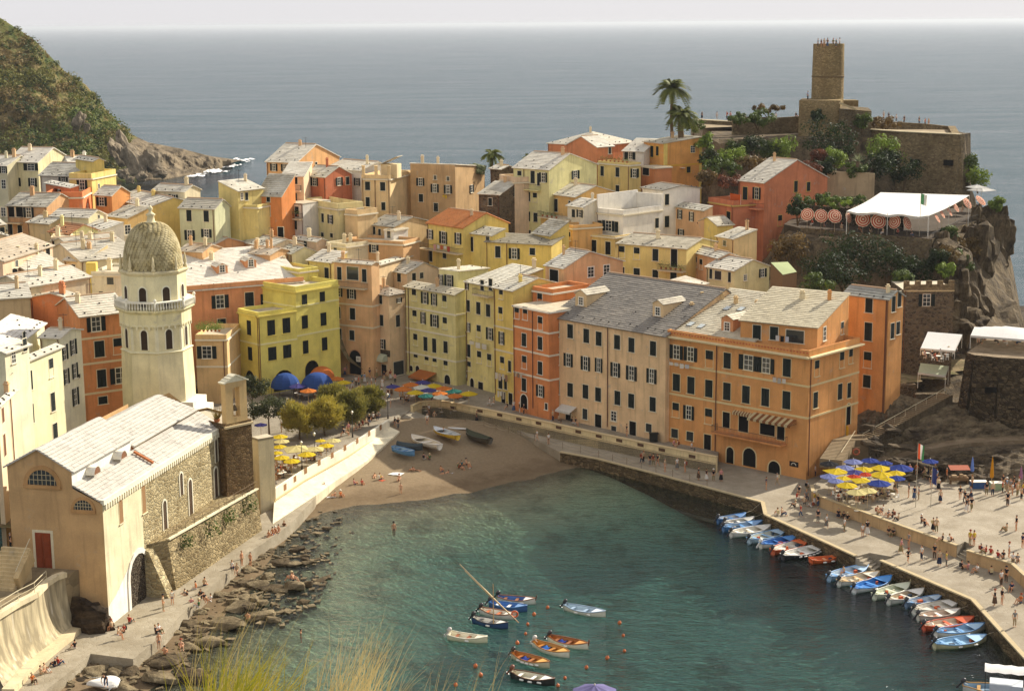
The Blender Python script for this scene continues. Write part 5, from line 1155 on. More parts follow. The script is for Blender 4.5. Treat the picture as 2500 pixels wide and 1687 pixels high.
for a_,b_ in zip(topc[:-1],topc[1:]):bk.bar(a_+Z*-.15,b_+Z*-.15,.7,.5)
bk.build('top_edge',plaster('bfae8a'),cw)
ft=MB()
for a_,b_ in zip(botc[:-1],botc[1:]):ft.bar(a_+Z*-.1,b_+Z*-.1,1.2,.9)
ft.build('foot_kerb',plaster('b5a582'),cw)
fg=[(p.x,p.y)for p in topc]+[(CP(-.1,3,0).x,CP(-.1,3,0).y),(CP(-.1,11,0).x,CP(-.1,11,0).y),(-62,162),(-62,150)]
flat('church_forecourt',fg,7.4,paving('9b8a6a','82745a',.9,'forecourt'))
rr_=MB()
for i,p in enumerate(topc[:5]):rr_.bar(p,p+Z*1.1,.05,.05)
for a_,b_ in zip(topc[:4],topc[1:5]):rr_.bar(a_+Z*1.1,b_+Z*1.1,.06,.06);rr_.bar(a_+Z*.6,b_+Z*.6,.04,.04)
rr_.build('railing',plain('pale_rail','c9bd9c'),cw)
ss=empty('church_stairs',on_z((10,1420),7.4));tag(ss,'weathered stone stairs at the left picture edge beside the church front','stairs')
s0=on_z((-6,1440),7.4);s1=on_plane(S('d',(60,350)),s0,Vector((0.25,-1,0)).normalized())
for i in range(11):
 p=s0+wv*(i*.34);MB().box(Vector((p.x+.3,p.y,7.4+(i+1)*.15)),(1.5,.2,(i+1)*.15),(-lv,wv,Z)).build('step',plaster('a8946c'),ss)
MB().bar(s0+Vector((2.0,0,.6)),s0+wv*3.8+Vector((1.6,0,2.4)),.5,1.6).build('stair_wall',plaster('a08a60'),ss)
MB().bar(s0+Vector((1.9,0,1.9)),s0+wv*3.8+Vector((1.6,0,4.1)),.06,.06).build('handrail',plain('pale_rail','c9bd9c'),ss)
# ================================================================ castle rock, bastion, tower, restaurant terraces, right wall
CST=stone('a8946e','75644a',1.9,mortar='9a8a6a')
def wall_line(root,name,px_top,zt_,zb_,mat,th=1.0,Y=None,batter=0.0):
 pts=[on_z(p,zt_)if Y is None else on_y(p,y)for p,y in zip(px_top,Y or[0]*len(px_top))]
 m=MB()
 for a,b in zip(pts[:-1],pts[1:]):
  n=Vector(((b-a).y,-(b-a).x,0)).normalized();nb=n*batter
  m.add([(a.x+nb.x,a.y+nb.y,zb_),(b.x+nb.x,b.y+nb.y,zb_),b,a,(a.x-n.x*th,a.y-n.y*th,a.z),(b.x-n.x*th,b.y-n.y*th,b.z),(a.x-n.x*th,a.y-n.y*th,zb_),(b.x-n.x*th,b.y-n.y*th,zb_)],[(0,1,2,3),(3,2,5,4),(4,5,7,6),(0,3,4,6),(1,7,5,2)])
 return m.build(name,mat,root),pts
PLAT=[(38,338),(60,340),(93,344),(97,352),(92,372),(66,378),(44,366)]
def inside(x,y,P):
 c=False
 for(a,b),(d,e)in zip(P,P[1:]+P[:1]):
  if(b>y)!=(e>y)and x<(d-a)*(y-b)/(e-b)+a:c=not c
 return c
def poly_d(x,y,P):return min(seg_d(x,y,a,b)[0]for a,b in zip(P,P[1:]+P[:1]))
REST=[(49,289),(72,280.5),(86,299),(84,318),(58,318),(50,304)]
BASE=[(40,232),(60,228),(76,236),(84,262),(90,285),(99,318),(101,350),(95,380),(60,388),(38,372),(30,345),(30,300),(38,262)]
from mathutils import noise as mnoise
def rock_z(x,y):
 if inside(x,y,PLAT):return 38.6
 if inside(x,y,REST):return 25.0
 dP=poly_d(x,y,PLAT);dR=poly_d(x,y,REST)
 zs=max(38-1.4*dP**1.0 if y<340 else 38-3.5*dP,24.6-1.5*dR)
 if x>80 or y>345:zs=min(zs,38-2.6*dP)if dP<dR else zs
 g=4+max(0,(y-235))*.17
 if y<330:zs=max(zs,min(g,20)+0)
 if not inside(x,y,BASE):zs=min(zs,-1.2*poly_d(x,y,BASE)+3)
 else:
  db=poly_d(x,y,BASE);zs=min(zs,4+4.5*db)
 n=mnoise.fractal(Vector((x*.13,y*.13,0)),1.0,2.0,4)*2.2
 return zs+n*(.9 if zs>1 else .4)
m=MB();NX,NY=62,126;X0,Y0,ST=28.0,226.0,1.3
for j in range(NY):
 for i in range(NX):x,y=X0+i*ST,Y0+j*ST;m.v.append((x,y,max(-6,rock_z(x,y))))
for j in range(NY-1):
 for i in range(NX-1):
  cx,cy=X0+(i+.5)*ST,Y0+(j+.5)*ST
  if cx<44 and cy<262:continue
  a=j*NX+i;m.f.append((a,a+1,a+1+NX,a+NX))
structure('castle_rock',m,rock('7c6c52','3c3326',(1,1,.45)),False)
def boulder_mesh(seed,n=2,squash=(1,1,.6),amp=.35,freq=1.1):
 import bmesh
 bm_=bmesh.new();bmesh.ops.create_icosphere(bm_,subdivisions=n,radius=1.0)
 off_=Vector((seed*13.7,seed*7.1,seed*3.3))
 for v in bm_.verts:
  c=v.co.normalized();r=1+amp*mnoise.fractal(c*freq+off_,1.0,2.0,3)
  q=c*r;q=Vector((round(q.x*2.4)/2.4*.35+q.x*.65,round(q.y*2.4)/2.4*.35+q.y*.65,round(q.z*2.6)/2.6*.35+q.z*.65))
  v.co=Vector((q.x*squash[0],q.y*squash[1],q.z*squash[2]))
 me=bpy.data.meshes.new('boulder');bm_.to_mesh(me);bm_.free();return me
cf=empty('sea_cliff',(84,300,0));tag(cf,'rugged brown sea cliff below the restaurant terrace at the right','cliff')
CRM=rock('7a6a50','382e21',(1.3,1.3,.5))
random.seed(31)
for(px,Y,sx,sy,sz)in[((2325,715),276,3.4,4,6),((2370,670),292,3.6,5,8),((2400,650),302,2.6,5,8),((2355,745),280,3.6,4,5),((2395,740),304,3.4,5,5),((2305,660),279,2.4,3,6),((2335,800),266,3.4,4,4),((2412,590),304,1.6,4,6),((2405,700),310,3,5,6)]:
 P=on_y(px,Y);o=obj('crag',boulder_mesh(random.randint(1,99),4,(1,1,1),.6,1.6),CRM,cf,P-WLOC[cf]);o.scale=(sx,sy,sz);o.rotation_euler.z=random.uniform(0,6)
for(px,Y,s)in[((2470,790),338,(13,9,4)),((2440,760),330,(8,8,4)),((2520,810),325,(12,8,3))]:
 P=on_y(px,Y);P.z=0;o=obj('sea_rock',boulder_mesh(random.randint(1,99),3,(1,1,1),.45,1.6),rock('5c5040','2b241b',(1.3,1.3,.6)),None,P);o.scale=s
 tag(o,'dark low %s rock in the sea at the foot of the cliff'%('outermost' if px[0]>2500 else 'long' if px[0]==2470 else 'small'),'rock','sea rocks under the castle')
import bmesh
def hull_mesh(seed,n=16,flat_=.5,name='boulder'):
 rnd=random.Random(seed);bm_=bmesh.new()
 for _ in range(n):
  d=Vector((rnd.gauss(0,1),rnd.gauss(0,1),rnd.gauss(0,1))).normalized();bm_.verts.new((d.x,d.y,max(-.6,min(.62,d.z))))
 bmesh.ops.convex_hull(bm_,input=bm_.verts);loose=[v for v in bm_.verts if not v.link_faces];bmesh.ops.delete(bm_,geom=loose,context='VERTS')
 bmesh.ops.bevel(bm_,geom=bm_.edges[:],offset=.06,segments=1,affect='EDGES')
 me=bpy.data.meshes.new(name);bm_.to_mesh(me);bm_.free();return me
HULL=[hull_mesh(i,12+i%3*4)for i in range(8)]
for k in range(46):
 px=(random.uniform(2290,2415),random.uniform(600,800));Y=268+(px[0]-2290)*.3+random.uniform(-3,3);P=on_y(px,Y);o=obj('crag',HULL[k%8],None,cf,P-WLOC[cf]);o.scale=(random.uniform(1.2,3.2),random.uniform(1.5,3),random.uniform(1.0,2.6));o.rotation_euler=(random.uniform(-.4,.4),random.uniform(.2,.7),random.uniform(0,6))
 if not HULL[k%8].materials:HULL[k%8].materials.append(CRM)
 setmat(o,CRM)
cas=empty('castle_walls',on_z((2000,320),40));tag(cas,'brown rubble castle curtain wall and battered corner bastion with garden terraces below','castle wall')
w1,wp=wall_line(cas,'curtain_wall',[(1690,292),(1760,296),(1900,303),(2010,308),(2110,316),(2200,322)],40.0,26,CST,1.0,batter=.5)
w2,wp2=wall_line(cas,'bastion',[(2199,322),(2345,329)],40.0,22,CST,1.5,batter=2.3)
w3,wp3=wall_line(cas,'bastion_flank',[(2345,329),(2332,308)],40.0,14,CST,1.5,batter=2.3)
cap=MB()
for pp in(wp,wp2):
 for a,b in zip(pp[:-1],pp[1:]):cap.bar(a+Z*.05,b+Z*.05,.9,.2)
cap.build('coping',plaster('bfae8a'),cas)
flo=[(p.x-.2,p.y+1.2)for p in wp+wp2[1:]]+[(p.x-1.5,p.y)for p in wp3[1:]]+[(93,372),(66,378),(42,366)]
flat('castle_terrace',flo,39.2,paving('a8977a','8d7d62',1.0,'castle'),30)
low,lp=wall_line(cas,'rear_parapet',[(1790,285),(1900,288),(1960,284),(2030,290),(2140,296),(2262,303),(2332,311)],0,38,CST,.6,Y=[352,355,357,358,358,356,353])
wall_line(cas,'garden_wall',[(1712,398),(1800,392),(1900,398),(2010,408),(2120,430)],32.5,24,stone('7d6c4f','4c4030',1.9),.8,Y=None)
wall_line(cas,'pale_retaining_wall',[(2018,418),(2136,424)],0,23,plaster('8e7f64',2.2),.6,Y=[318,317])
slots=MB().b2(-1.0,1.0,-.05,.3,-.55,.55).mesh('embrasure');slots.materials.append(DARK())
nB=Vector(((wp2[1]-wp2[0]).y,-(wp2[1]-wp2[0]).x,0)).normalized()
for px in((2233,396),(2315,398),(2243,455)):
 P=on_plane(px,wp2[0]+nB*1.1,nB);obj('embrasure',slots,None,cas,P+nB*.1-WLOC[cas],math.atan2(-nB.x*-1,-nB.y*-1)*0+math.atan2((wp2[1]-wp2[0]).y,(wp2[1]-wp2[0]).x))
TK=on_y((2021,300),352);tk=empty('castle_tower',(TK.x,TK.y,39));tag(tk,'round brown stone watchtower rising from a square keep on the castle rock','tower')
TWST=stone('b8a276','927e58',2.2,mortar='a8966e')
ztop=on_y((2021,108),349).z;rT=(2058-1985)/2/(FPX/356)
zr=on_y((2021,188),349).z;zk=on_y((2021,244),349).z
TX=on_y((2021,200),352)
MB().lathe([(rT*1.05,38),(rT*1.03,zr),(rT,ztop-.9),(rT,ztop),(rT-.5,ztop),(rT-.5,ztop-1.0),(.01,ztop-1.0)],40,(TX.x,TX.y,0)).build('round_shaft',TWST,tk,False)
MB().lathe([(rT*1.03,zr-.15),(rT*1.07,zr-.1),(rT*1.07,zr+.1),(rT*1.03,zr+.15)],40,(TX.x,TX.y,0),0,False).build('string_course',plain('dark_course','6b5a3e',.9),tk)
k0,k1=on_y((1951,246),345),on_y((2052,246),343);k0.z=k1.z=(k0.z+k1.z)/2
kd=(k1-k0).normalized();kn=Vector((-kd.y,kd.x,0))
MB().prism([(k0.x,k0.y),(k1.x,k1.y),(k1.x+kn.x*9,k1.y+kn.y*9),(k0.x+kn.x*9,k0.y+kn.y*9)],37,k0.z).build('keep_block',TWST,tk)
g0,g1=on_y((2050,266),341),on_y((2128,272),343)
MB().prism([(g0.x,g0.y),(g1.x,g1.y),(g1.x+1,g1.y+8),(g0.x+1,g0.y+8)],37,[g0.z,g1.z,g1.z+.3,g0.z+.3]).build('stair_block',stone('8c7a58','63543c',2.0),tk)
h0=on_y((2062,246),354);h1=on_y((2096,246),354)
MB().prism([(h0.x,h0.y),(h1.x,h1.y),(h1.x,h1.y+4),(h0.x,h0.y+4)],37,h0.z).build('rear_turret',TWST,tk)
MB().bar(on_y((2050,252),341),on_y((2090,268),341),1.2,.35).build('stair_ramp',plain('pale_slab','b5a480',.9),tk)
rt=empty('restaurant_terrace',on_y((2120,590),284));tag(rt,'stone built restaurant terrace on the cliff under the castle','terrace')
pxs=[(1955,556),(2276,584),(2340,553),(2420,527)];Ys=[289,281,290,301]
RP=[on_y(p,y)for p,y in zip(pxs,Ys)]
for p in RP:p.z=26.0
RP=[on_z(p,26.0)for p in pxs]
RS=stone('8f7d5c','5d4f3a',2.0)
m=MB()
for a,b in zip(RP[:-1],RP[1:]):
 n=Vector(((b-a).y,-(b-a).x,0)).normalized()
 m.add([(a.x+n.x*.8,a.y+n.y*.8,14),(b.x+n.x*.8,b.y+n.y*.8,14),b,a],[(0,1,2,3)])
m.build('terrace_wall',RS,rt)
fl=[(p.x,p.y)for p in RP]+[(RP[3].x-1,RP[3].y+16),(RP[0].x+4,RP[0].y+24),(RP[0].x-2,RP[0].y+6)]
MB().prism(fl,14,25.9).build('terrace_floor',paving('55493a','473c2e',1.2,'restaurant'),rt)  # floor tone darkened to carry the shade under the awning
MB().prism([(RP[0].x+3,RP[0].y+9),(RP[1].x-2,RP[1].y+12),(RP[1].x-2,RP[1].y+12.5),(RP[0].x+3,RP[0].y+9.5)],24,29.0).build('rear_wall',stone('4f4434','2a231a',1.8),rt)  # dark wall added to stand in for the shade behind the tables
ra=MB()
for a,b in zip(RP[:-1],RP[1:]):
 L=(b-a).length;k=int(L/.5)
 for i in range(k+1):p=a.lerp(b,i/k);ra.bar(p,p+Z*1.0,.03,.03)
 ra.bar(a+Z*1.0,b+Z*1.0,.06,.06)
ra.build('railing',IRON(),rt)
aw=empty('white_awning_roof',RP[1]);tag(aw,'huge white fabric awning roof over the cliff restaurant','awning')
q=[on_y(p,y)for p,y in[((2068,515),284.5),((2268,527),280.5),((2368,477),293),((2150,470),300)]]
m=MB();G=8
for j in range(G+1):
 for i in range(G+1):
  u,v=i/G,j/G;P=(q[0]*(1-u)+q[1]*u)*(1-v)+(q[3]*(1-u)+q[2]*u)*v
  P=P+Z*(-.35*math.sin(math.pi*u*3)**2*(1-v)-.25*math.sin(math.pi*v));m.v.append(tuple(P))
for j in range(G):
 for i in range(G):a=j*(G+1)+i;m.f.append((a,a+1,a+G+2,a+G+1))
m.build('fabric',cloth('e6e3da',trans=.06),aw,True)
for u in(0,.5,1):
 P=q[0].lerp(q[1],u);MB().tube([(P.x,P.y+.1,25.9),(P.x,P.y+.1,P.z)],.06,6).build('post',WHITE(),aw)
 P=q[1].lerp(q[2],u);MB().tube([(P.x-.1,P.y,25.9),(P.x-.1,P.y,P.z)],.055,6).build('post',WHITE(),aw)
vl=MB();
for i in range(24):
 a,b=q[0].lerp(q[1],i/24),q[0].lerp(q[1],(i+1)/24);s=-.35*math.sin(math.pi*i/24*3)**2;s2=-.35*math.sin(math.pi*(i+1)/24*3)**2
 vl.quad(a+Z*s,b+Z*s2,b+Z*(s2-.35),a+Z*(s-.35))
vl.build('valance',cloth('d9d5c8'),aw)
rwl=empty('rampart_wall',on_y((2400,960),224));tag(rwl,'dark rubble rampart wall under the white tents at the right edge','wall')
wpx=[((2358,878),229),((2378,872),227),((2440,868),225),((2560,862),223)]
tp=[on_y(p,y)for p,y in wpx]
for p in tp:p.z=16.2
m=MB()
for a,b in zip(tp[:-1],tp[1:]):
 n=Vector(((b-a).y,-(b-a).x,0)).normalized()
 m.add([(a.x+n.x*1.5,a.y+n.y*1.5,4),(b.x+n.x*1.5,b.y+n.y*1.5,4),b,a],[(0,1,2,3)])
m.add([(tp[0].x,tp[0].y,4),tp[0],(tp[0].x+3,tp[0].y+9,16.2),(tp[0].x+3,tp[0].y+9,4)],[(0,1,2,3)])
m.build('wall_face',stone('7d6d54','3c3327',1.5,mortar='564b3a',bumpd=.3),rwl)
MB().prism([(p.x,p.y)for p in tp]+[(95,240),(70,240)],-3,16.1).build('wall_top',paving('93826a','7a6a52',1.2,'rest'),rwl)
sl=MB().b2(-.8,.8,-.06,.2,-.4,.4).mesh('slot');sl.materials.append(DARK());P=on_y((2416,950),223.2);obj('slot',sl,None,rwl,P-WLOC[rwl]+Vector((0,-.6,0)))
pth=[on_z(p,z)for p,z in[((2150,1136),3.1),((2185,1122),3.6),((2260,1098),5.0),((2330,1085),5.6),((2420,1077),5.9),((2560,1072),6.0)]]
pm_=MB()
for a,b in zip(pth[:-1],pth[1:]):
 n=Vector((-(b-a).y,(b-a).x,0)).normalized()*2.2
 pm_.add([a,b,b+n,a+n,(a.x,a.y,a.z-1.2),(b.x,b.y,b.z-1.2)],[(0,1,2,3),(4,5,1,0)])
structure('rock_path',pm_,paving('93826a','7a6a52',.9,'path'))
def slope_grid(name,fr,bk,mat,amp,seed,nu=60,nv=18,steps=0):
 m=MB()
 for j in range(nv+1):
  for i in range(nu+1):
   u,v=i/nu*(len(fr)-1),j/nv;k=min(int(u),len(fr)-2);a=fr[k].lerp(fr[k+1],u-k);b=bk[k].lerp(bk[k+1],u-k)
   P=a.lerp(b,v)
   st_=mnoise.fractal(Vector((P.x*.35+seed,(P.y+P.z*2)*1.1,P.z*.7)),1.0,2.0,4)
   P=P+Vector((0,-.5,1))*st_*amp*min(1,min(v,1-v)*6);m.v.append(tuple(P))
 for j in range(nv):
  for i in range(nu):a=j*(nu+1)+i;m.f.append((a,a+1,a+nu+2,a+nu+1))
 return structure(name,m,mat,False)
fr=[on_z(p,3.0)for p in[(2085,1160),(2180,1150),(2290,1175),(2420,1190),(2570,1195)]]
bk=[p+Vector((0,.1,-.5))for p in(pth[0],pth[1],pth[3],pth[4],pth[5])]
slope_grid('rock_slope',fr,bk,rock('7d6e56','3a3126',(.7,2.2,2.2)),.95,3)
fr=[p+Vector((0,2.1,-.2))for p in(pth[0],pth[1],pth[2],pth[3],pth[5])]
bk=[on_y((2062,1030),229),on_y((2190,960),231),on_y((2268,980),231),Vector((66,228.5,9)),Vector((80,225,8))]
slope_grid('rock_bank',fr,bk,rock('85765c','463b2d',(1,1.6,2)),.9,9)
SLB=rock('6d5f4a','352c21',(1,1,2.2))
random.seed(13)
ADJ=['long','thin','broken','tilted','wedge like','flat','ridged','half buried','angular','low']
for k in range(34):
 px=(random.uniform(2190,2520),random.uniform(1105,1185))if k<22 else(random.uniform(2090,2260),random.uniform(1040,1100));z_=3.0+max(0,(1185-px[1])/85*2.4);P=on_z(px,z_);o=obj('rock_ledge',HULL[k%8],None,None,P);setmat(o,SLB);o.scale=(random.uniform(.9,2.0),random.uniform(.6,1.3),random.uniform(.45,.95));o.rotation_euler=(random.uniform(-.2,.2),random.uniform(.0,.22),random.uniform(-.3,.15));tag(o,ADJ[k%10]+' dark rock ledge on the slope behind the piazza','rock','rock ledges behind the piazza')
sts=empty('cliff_stairs',on_z((2030,1150),3));tag(sts,'long stone stairway climbing past the orange houses to the ramparts','stairs')
A_,B_=on_y(S('q',(440,1165)),212.0),on_y(S('q',(560,985)),221.0);A_.z=max(A_.z,2.2)
def flight(P,Q,n,wdt,mat,nm='step'):
 d=Vector((Q.x-P.x,Q.y-P.y,0));L=d.length;d.normalize();pn=Vector((-d.y,d.x,0))
 for i in range(n):
  z=P.z+(Q.z-P.z)*(i+1)/n;c=P+d*(L*(i+.5)/n)
  MB().box((c.x,c.y,z-.6),(L/n/2+.03,wdt/2,.6),(d,pn,Z)).build(nm,mat,sts)
STN=plain('worn_step','7f6f56',.95,.1,.3,1.5)
flight(A_,B_,16,3.0,STN)
C_,D_=on_y(S('q',(700,1010)),221.0),on_y(S('q',(1400,620)),231.0)
MB().prism([(B_.x-2,B_.y-1.2),(C_.x+.6,C_.y-1.2),(C_.x+.6,C_.y+1.8),(B_.x-2,B_.y+1.8)],2,B_.z+.02).build('landing',STN,sts)
flight(C_,D_,34,2.2,STN)
hr=MB();hr.bar(C_+Z*1.0,D_+Z*1.0,.05,.05)
for i in range(9):p=C_.lerp(D_,i/8);hr.bar(p,p+Z*1.0,.04,.04)
hr.bar(A_+Z*1.0+Vector((1.3,0,0)),B_+Z*1.0+Vector((1.3,0,0)),.05,.05);hr.build('handrail',plain('pale_rail','c9bd9c'),sts)
uw=MB();dd_=(D_-C_);dd_.z=0;dd_.normalize();pn=Vector((dd_.y,-dd_.x,0))*1.1
uw.quad((C_.x+pn.x,C_.y+pn.y,2),(D_.x+pn.x,D_.y+pn.y,2),(D_.x+pn.x,D_.y+pn.y,D_.z+.1),(C_.x+pn.x,C_.y+pn.y,C_.z+.1));uw.build('stair_wall',stone('7d6d52','453a2c',1.6),sts)
uwl=empty('stair_head_wall',on_y((2220,960),236));tag(uwl,'low dark stone walls and landing behind the stair head','wall')
for(p0,p1,Y,zb_)in(((2172,938),(2238,940),234.5,2),((2236,958),(2310,962),233.5,2),((2070,1040),(2170,1032),228.5,2)):
 a,b=on_y(p0,Y),on_y(p1,Y);MB().prism([(a.x,a.y),(b.x,b.y),(b.x,b.y+1.2),(a.x,a.y+1.2)],zb_,min(a.z,b.z)).build('wall_block',stone('7a6a50','453a2c',1.6),uwl)
ic=HOUSE['stone_crenel'];m=None
for i in range(9):
 P=ic['A'].lerp(ic['B'],(i+.5)/9)-ic['nL']*.2
 if i%2==0:MB().box(P+Z*1.15,(ic['LL']/18+.0,.2,.3),(ic['dL'],ic['nL'],Z)).build('merlon',CST,ic['root'])
MB().box((ic['A']+ic['B'])/2-ic['nL']*.2+Z*.42,(ic['LL']/2,.2,.42),(ic['dL'],ic['nL'],Z)).build('parapet',CST,ic['root'])
MB().box((ic['A']+ic['B'])/2+ic['nL']*.04-Z*.12,(ic['LL']/2,.06,.1),(ic['dL'],ic['nL'],Z)).build('string_course',plaster('a8946c'),ic['root'])
# ================================================================ roof rooms, dormers, awnings, laundry, pots
W('orange_attic','','','p',(605,352),(1150,407),(1370,240),Y=HOUSE['orange']['B'].y+3.2,H=4.2,into='orange',wall='bd7a38',roof='sL',slope=.3,rc='b9ae92',rp='d2c8ab',ws=(1.1,1.8),beltc='d6c18e',stones=False,L='720,440c1.2x2.0 842,447c1.2x1.8 990,470s2.6x1.7',R='1200,450q.9x1.9 1325,410a.9x1.7',terr=False,chim=2)
io=HOUSE['orange'];oroot=io['root']
zz=io['z'];Lm=io['LL']*.60
a=io['A'];b=io['A']+io['dL']*Lm;back=-io['nL']
m=MB();roof_slab(m,a+back*.6+Z*.5,b+back*.6+Z*.5,b+back*15+Z*5.0,a+back*15+Z*5.0,over=0,side=0);lr=m.build('roof',slate('b3aa92','d8cfb6'),oroot)
MB().prism([(a.x,a.y),(a.x+back.x*15,a.y+back.y*15),(a.x+back.x*15+io['dL'].x*.3,a.y+back.y*15+io['dL'].y*.3),(a.x+io['dL'].x*.3,a.y+io['dL'].y*.3)],zz-2,[zz+.3,zz+4.9,zz+4.9,zz+.3]).build('party_wall',plaster('bd7a38'),oroot)
m=MB()
for P,Q,n in((io['A'],io['B'],io['nL']),(io['B'],io['C'],io['nR'])):
 d=(Q-P).normalized();m.box((P+Q)/2-n*.15+Z*.45,((Q-P).length/2-.16,.14,.45),(d,n,Z))
m.build('parapet',plaster('b06e32'),oroot)
cor=MB();dent=MB().b2(-.09,.09,-.12,0,-.1,.1).mesh('dentil');dent.materials.append(plaster('a9572c'))
m=MB()
for P,Q,n in((io['A'],io['B'],io['nL']),(io['B'],io['C'],io['nR'])):
 d=(Q-P).normalized();m.box((P+Q)/2+n*.3-Z*.02,((Q-P).length/2+.3,.35,.1),(d,n,Z))
m.build('cornice_slab',plain('trim_d9c79a','d9c79a'),oroot)
for i in range(46):
 P=io['A']+io['dL']*(.3+i*(io['LL']-.6)/45)+io['nL']*.0+Z*.55
 obj('dentil',dent,None,oroot,P-WLOC[oroot],math.atan2(io['dL'].y,io['dL'].x))
def skylight(roofobj,root,P,nrm,w=.8,h=1.1):
 up=Vector((0,0,1));x=nrm.cross(up).normalized();y=x.cross(nrm)*-1
 g=MB().box(P+nrm*.16,(w/2+.08,h/2+.08,.08),(x,y,nrm));g2=MB().box(P+nrm*.25,(w/2,h/2,.02),(x,y,nrm))
 o=g.build('skylight',plain('zinc','6f6a60',.5,.4),roofobj);g2.build('skylight_glass',plain('pale_glass','b9c0bd',.15,.5),roofobj)
nr=(Z*14.4-back*4.5).normalized()
p0=a+back*.6+Z*.5
for xy in((253,390),(327,405),(510,278),(610,283)):
 P=on_plane(S('p',xy),p0,nr);skylight(lr,oroot,P,nr)
for xy in((258,285),(570,240),(470,212),(330,215),(720,270)):
 P=on_plane(S('p',xy),p0,nr);g=MB();chimney(g,P,.9,.28);g.build('chimney',plaster('b99a6c'),lr)
def dormer(root,parent,P,d,n,w,h,dep,wall,rc,st='q',label=None):
 """gabled dormer: P centre of front sill, d along front, n outward"""
 wm=plaster(wall);m=MB();pk=h+w*.28
 f=[P-d*w/2,P+d*w/2,P+d*w/2+Z*h,P+Z*pk,P-d*w/2+Z*h]
 bk_=[q-n*dep for q in f]
 m.add(f+bk_,[(0,1,2,3,4),(1,6,7,2),(0,4,9,5)])
 o=m.build('dormer',wm,parent);r=MB()
 roof_slab(r,f[4],bk_[4],bk_[3],f[3],over=.15,side=.15,course=.5,th=.06);roof_slab(r,bk_[2],f[2],f[3],bk_[3],over=.15,side=.15,course=.5,th=.06)
 r.build('dormer_roof',slate(rc,'d8cfb6'),o)
 ang=math.atan2(d.y,d.x);g=obj('dormer_window',get_mesh(('surround',.9,1.2,'dw'),lambda:frame_mb(.9,1.2),WHITE()),None,o,P+Z*.2+n*.02-WLOC[root],ang)
 obj('dormer_pane',get_mesh(('pane',.9,1.2),lambda:MB().quad((-.45,-.012,0),(.45,-.012,0),(.45,-.012,1.2),(-.45,-.012,1.2)),glassy()),None,g)
 obj('dormer_sash',get_mesh(('sash',.9,1.2),lambda:sash_mb(.9,1.2),WHITE()),None,g)
P=on_plane(S('p',(508,440)),p0,nr);dormer(oroot,lr,P,io['dL'],io['nL'],2.0,1.9,4,'b8764a','c4bca6')
ig=HOUSE['beige'];rb=-ig['nL'];rise=.40
nr2=(Z*1.0-rb*rise).normalized()
groof=[c for c in ig['root'].children if c.name.startswith('roof')][0]
for xy,w_ in(((850,315),2.4),((1518,405),2.0)):
 P=on_plane(S('k',xy),ig['A']+Z*.15,nr2);dormer(ig['root'],groof,P,ig['dL'],ig['nL'],w_,1.9,5,'b89a72','a49c8c')
it=HOUSE['terracotta_big'];rb=-it['nR'];nr3=(Z-rb*.3).normalized()
troof=[c for c in it['root'].children if c.name.startswith('roof')][0]
for xy in((1935,955),(2185,905)):
 P=on_plane(S('b',xy),it['B']+Z*.15,nr3);dormer(it['root'],troof,P,it['dR'],it['nR'],1.9,1.2,3,'b8764a','cfc8b8')
m=MB();m.box((it['B']+it['C'])/2+it['nR']*.05+Z*.5,(it['LR']/2,.12,.35),(it['dR'],it['nR'],Z));m.build('roof_parapet',plaster('bd7a4c'),it['root'])
def awning(info,rg,face,x0,x1,y,drop,reach,mat,label,stripes=None):
 P0,n,d=(info['A'],info['nL'],info['dL'])if face=='L' else(info['B'],info['nR'],info['dR'])
 a=on_plane(S(rg,(x0,y[0])),P0,n);b=on_plane(S(rg,(x1,y[1])),P0,n);zc=(a.z+b.z)/2;a.z=b.z=zc
 o=n*reach-Z*drop;root=empty('awning',a);tag(root,label,'awning','window and shop awnings')
 k=14 if stripes else 1
 if stripes:
  for s in(0,1):
   m=MB()
   for i in range(s,k,2):
    p,q=a.lerp(b,i/k)+n*.05,a.lerp(b,(i+1)/k)+n*.05;m.quad(p,q,q+o,p+o);m.quad(p+o,q+o,q+o-Z*.3,p+o-Z*.3)
   m.build('stripe_panel',cloth(stripes[s]),root)
 else:
  m=MB();p,q=a+n*.05,b+n*.05;m.quad(p,q,q+o,p+o);m.quad(p+o,q+o,q+o-Z*.25,p+o-Z*.25);m.build('fabric',mat,root)
 f=MB()
 for e in(a,b):f.tube([e+n*.05-Z*.5,e+o],.025,5)
 f.tube([a+o,b+o],.03,5);f.build('awning_frame',IRON(),root)
awning(io,'p','L',700,1005,(1010,1055),.55,1.6,None,'brown and cream striped awning over the orange house balcony',('cdbd92','8a5a35'))
awning(io,'p','L',560,695,(990,1012),.25,.5,None,'half furled striped awning left of the open striped awning',('cdbd92','8a5a35'))
awning(HOUSE['beige'],'k','L',685,815,(1165,1185),.7,1.5,cloth('d8d6cc'),'white scalloped shop awning at the foot of the beige house')
awning(HOUSE['green'],'g','L',1515,1665,(868,885),.8,2.6,cloth('b9713c'),'rust orange shop awning at the foot of the green house')
awning(HOUSE['yellow_awning'],'b','L',1055,1250,(360,372),.1,1.4,cloth('dedacd'),'flat white awning on the dull yellow house behind the dome')
ik=HOUSE['pink_corner']
P=on_plane(S('g',(1195,740)),ik['A'],ik['nL']);cr=empty('barrel_canopy',P);tag(cr,'pale green barrel canopy over the corner shop door','awning','window and shop awnings');m=MB()
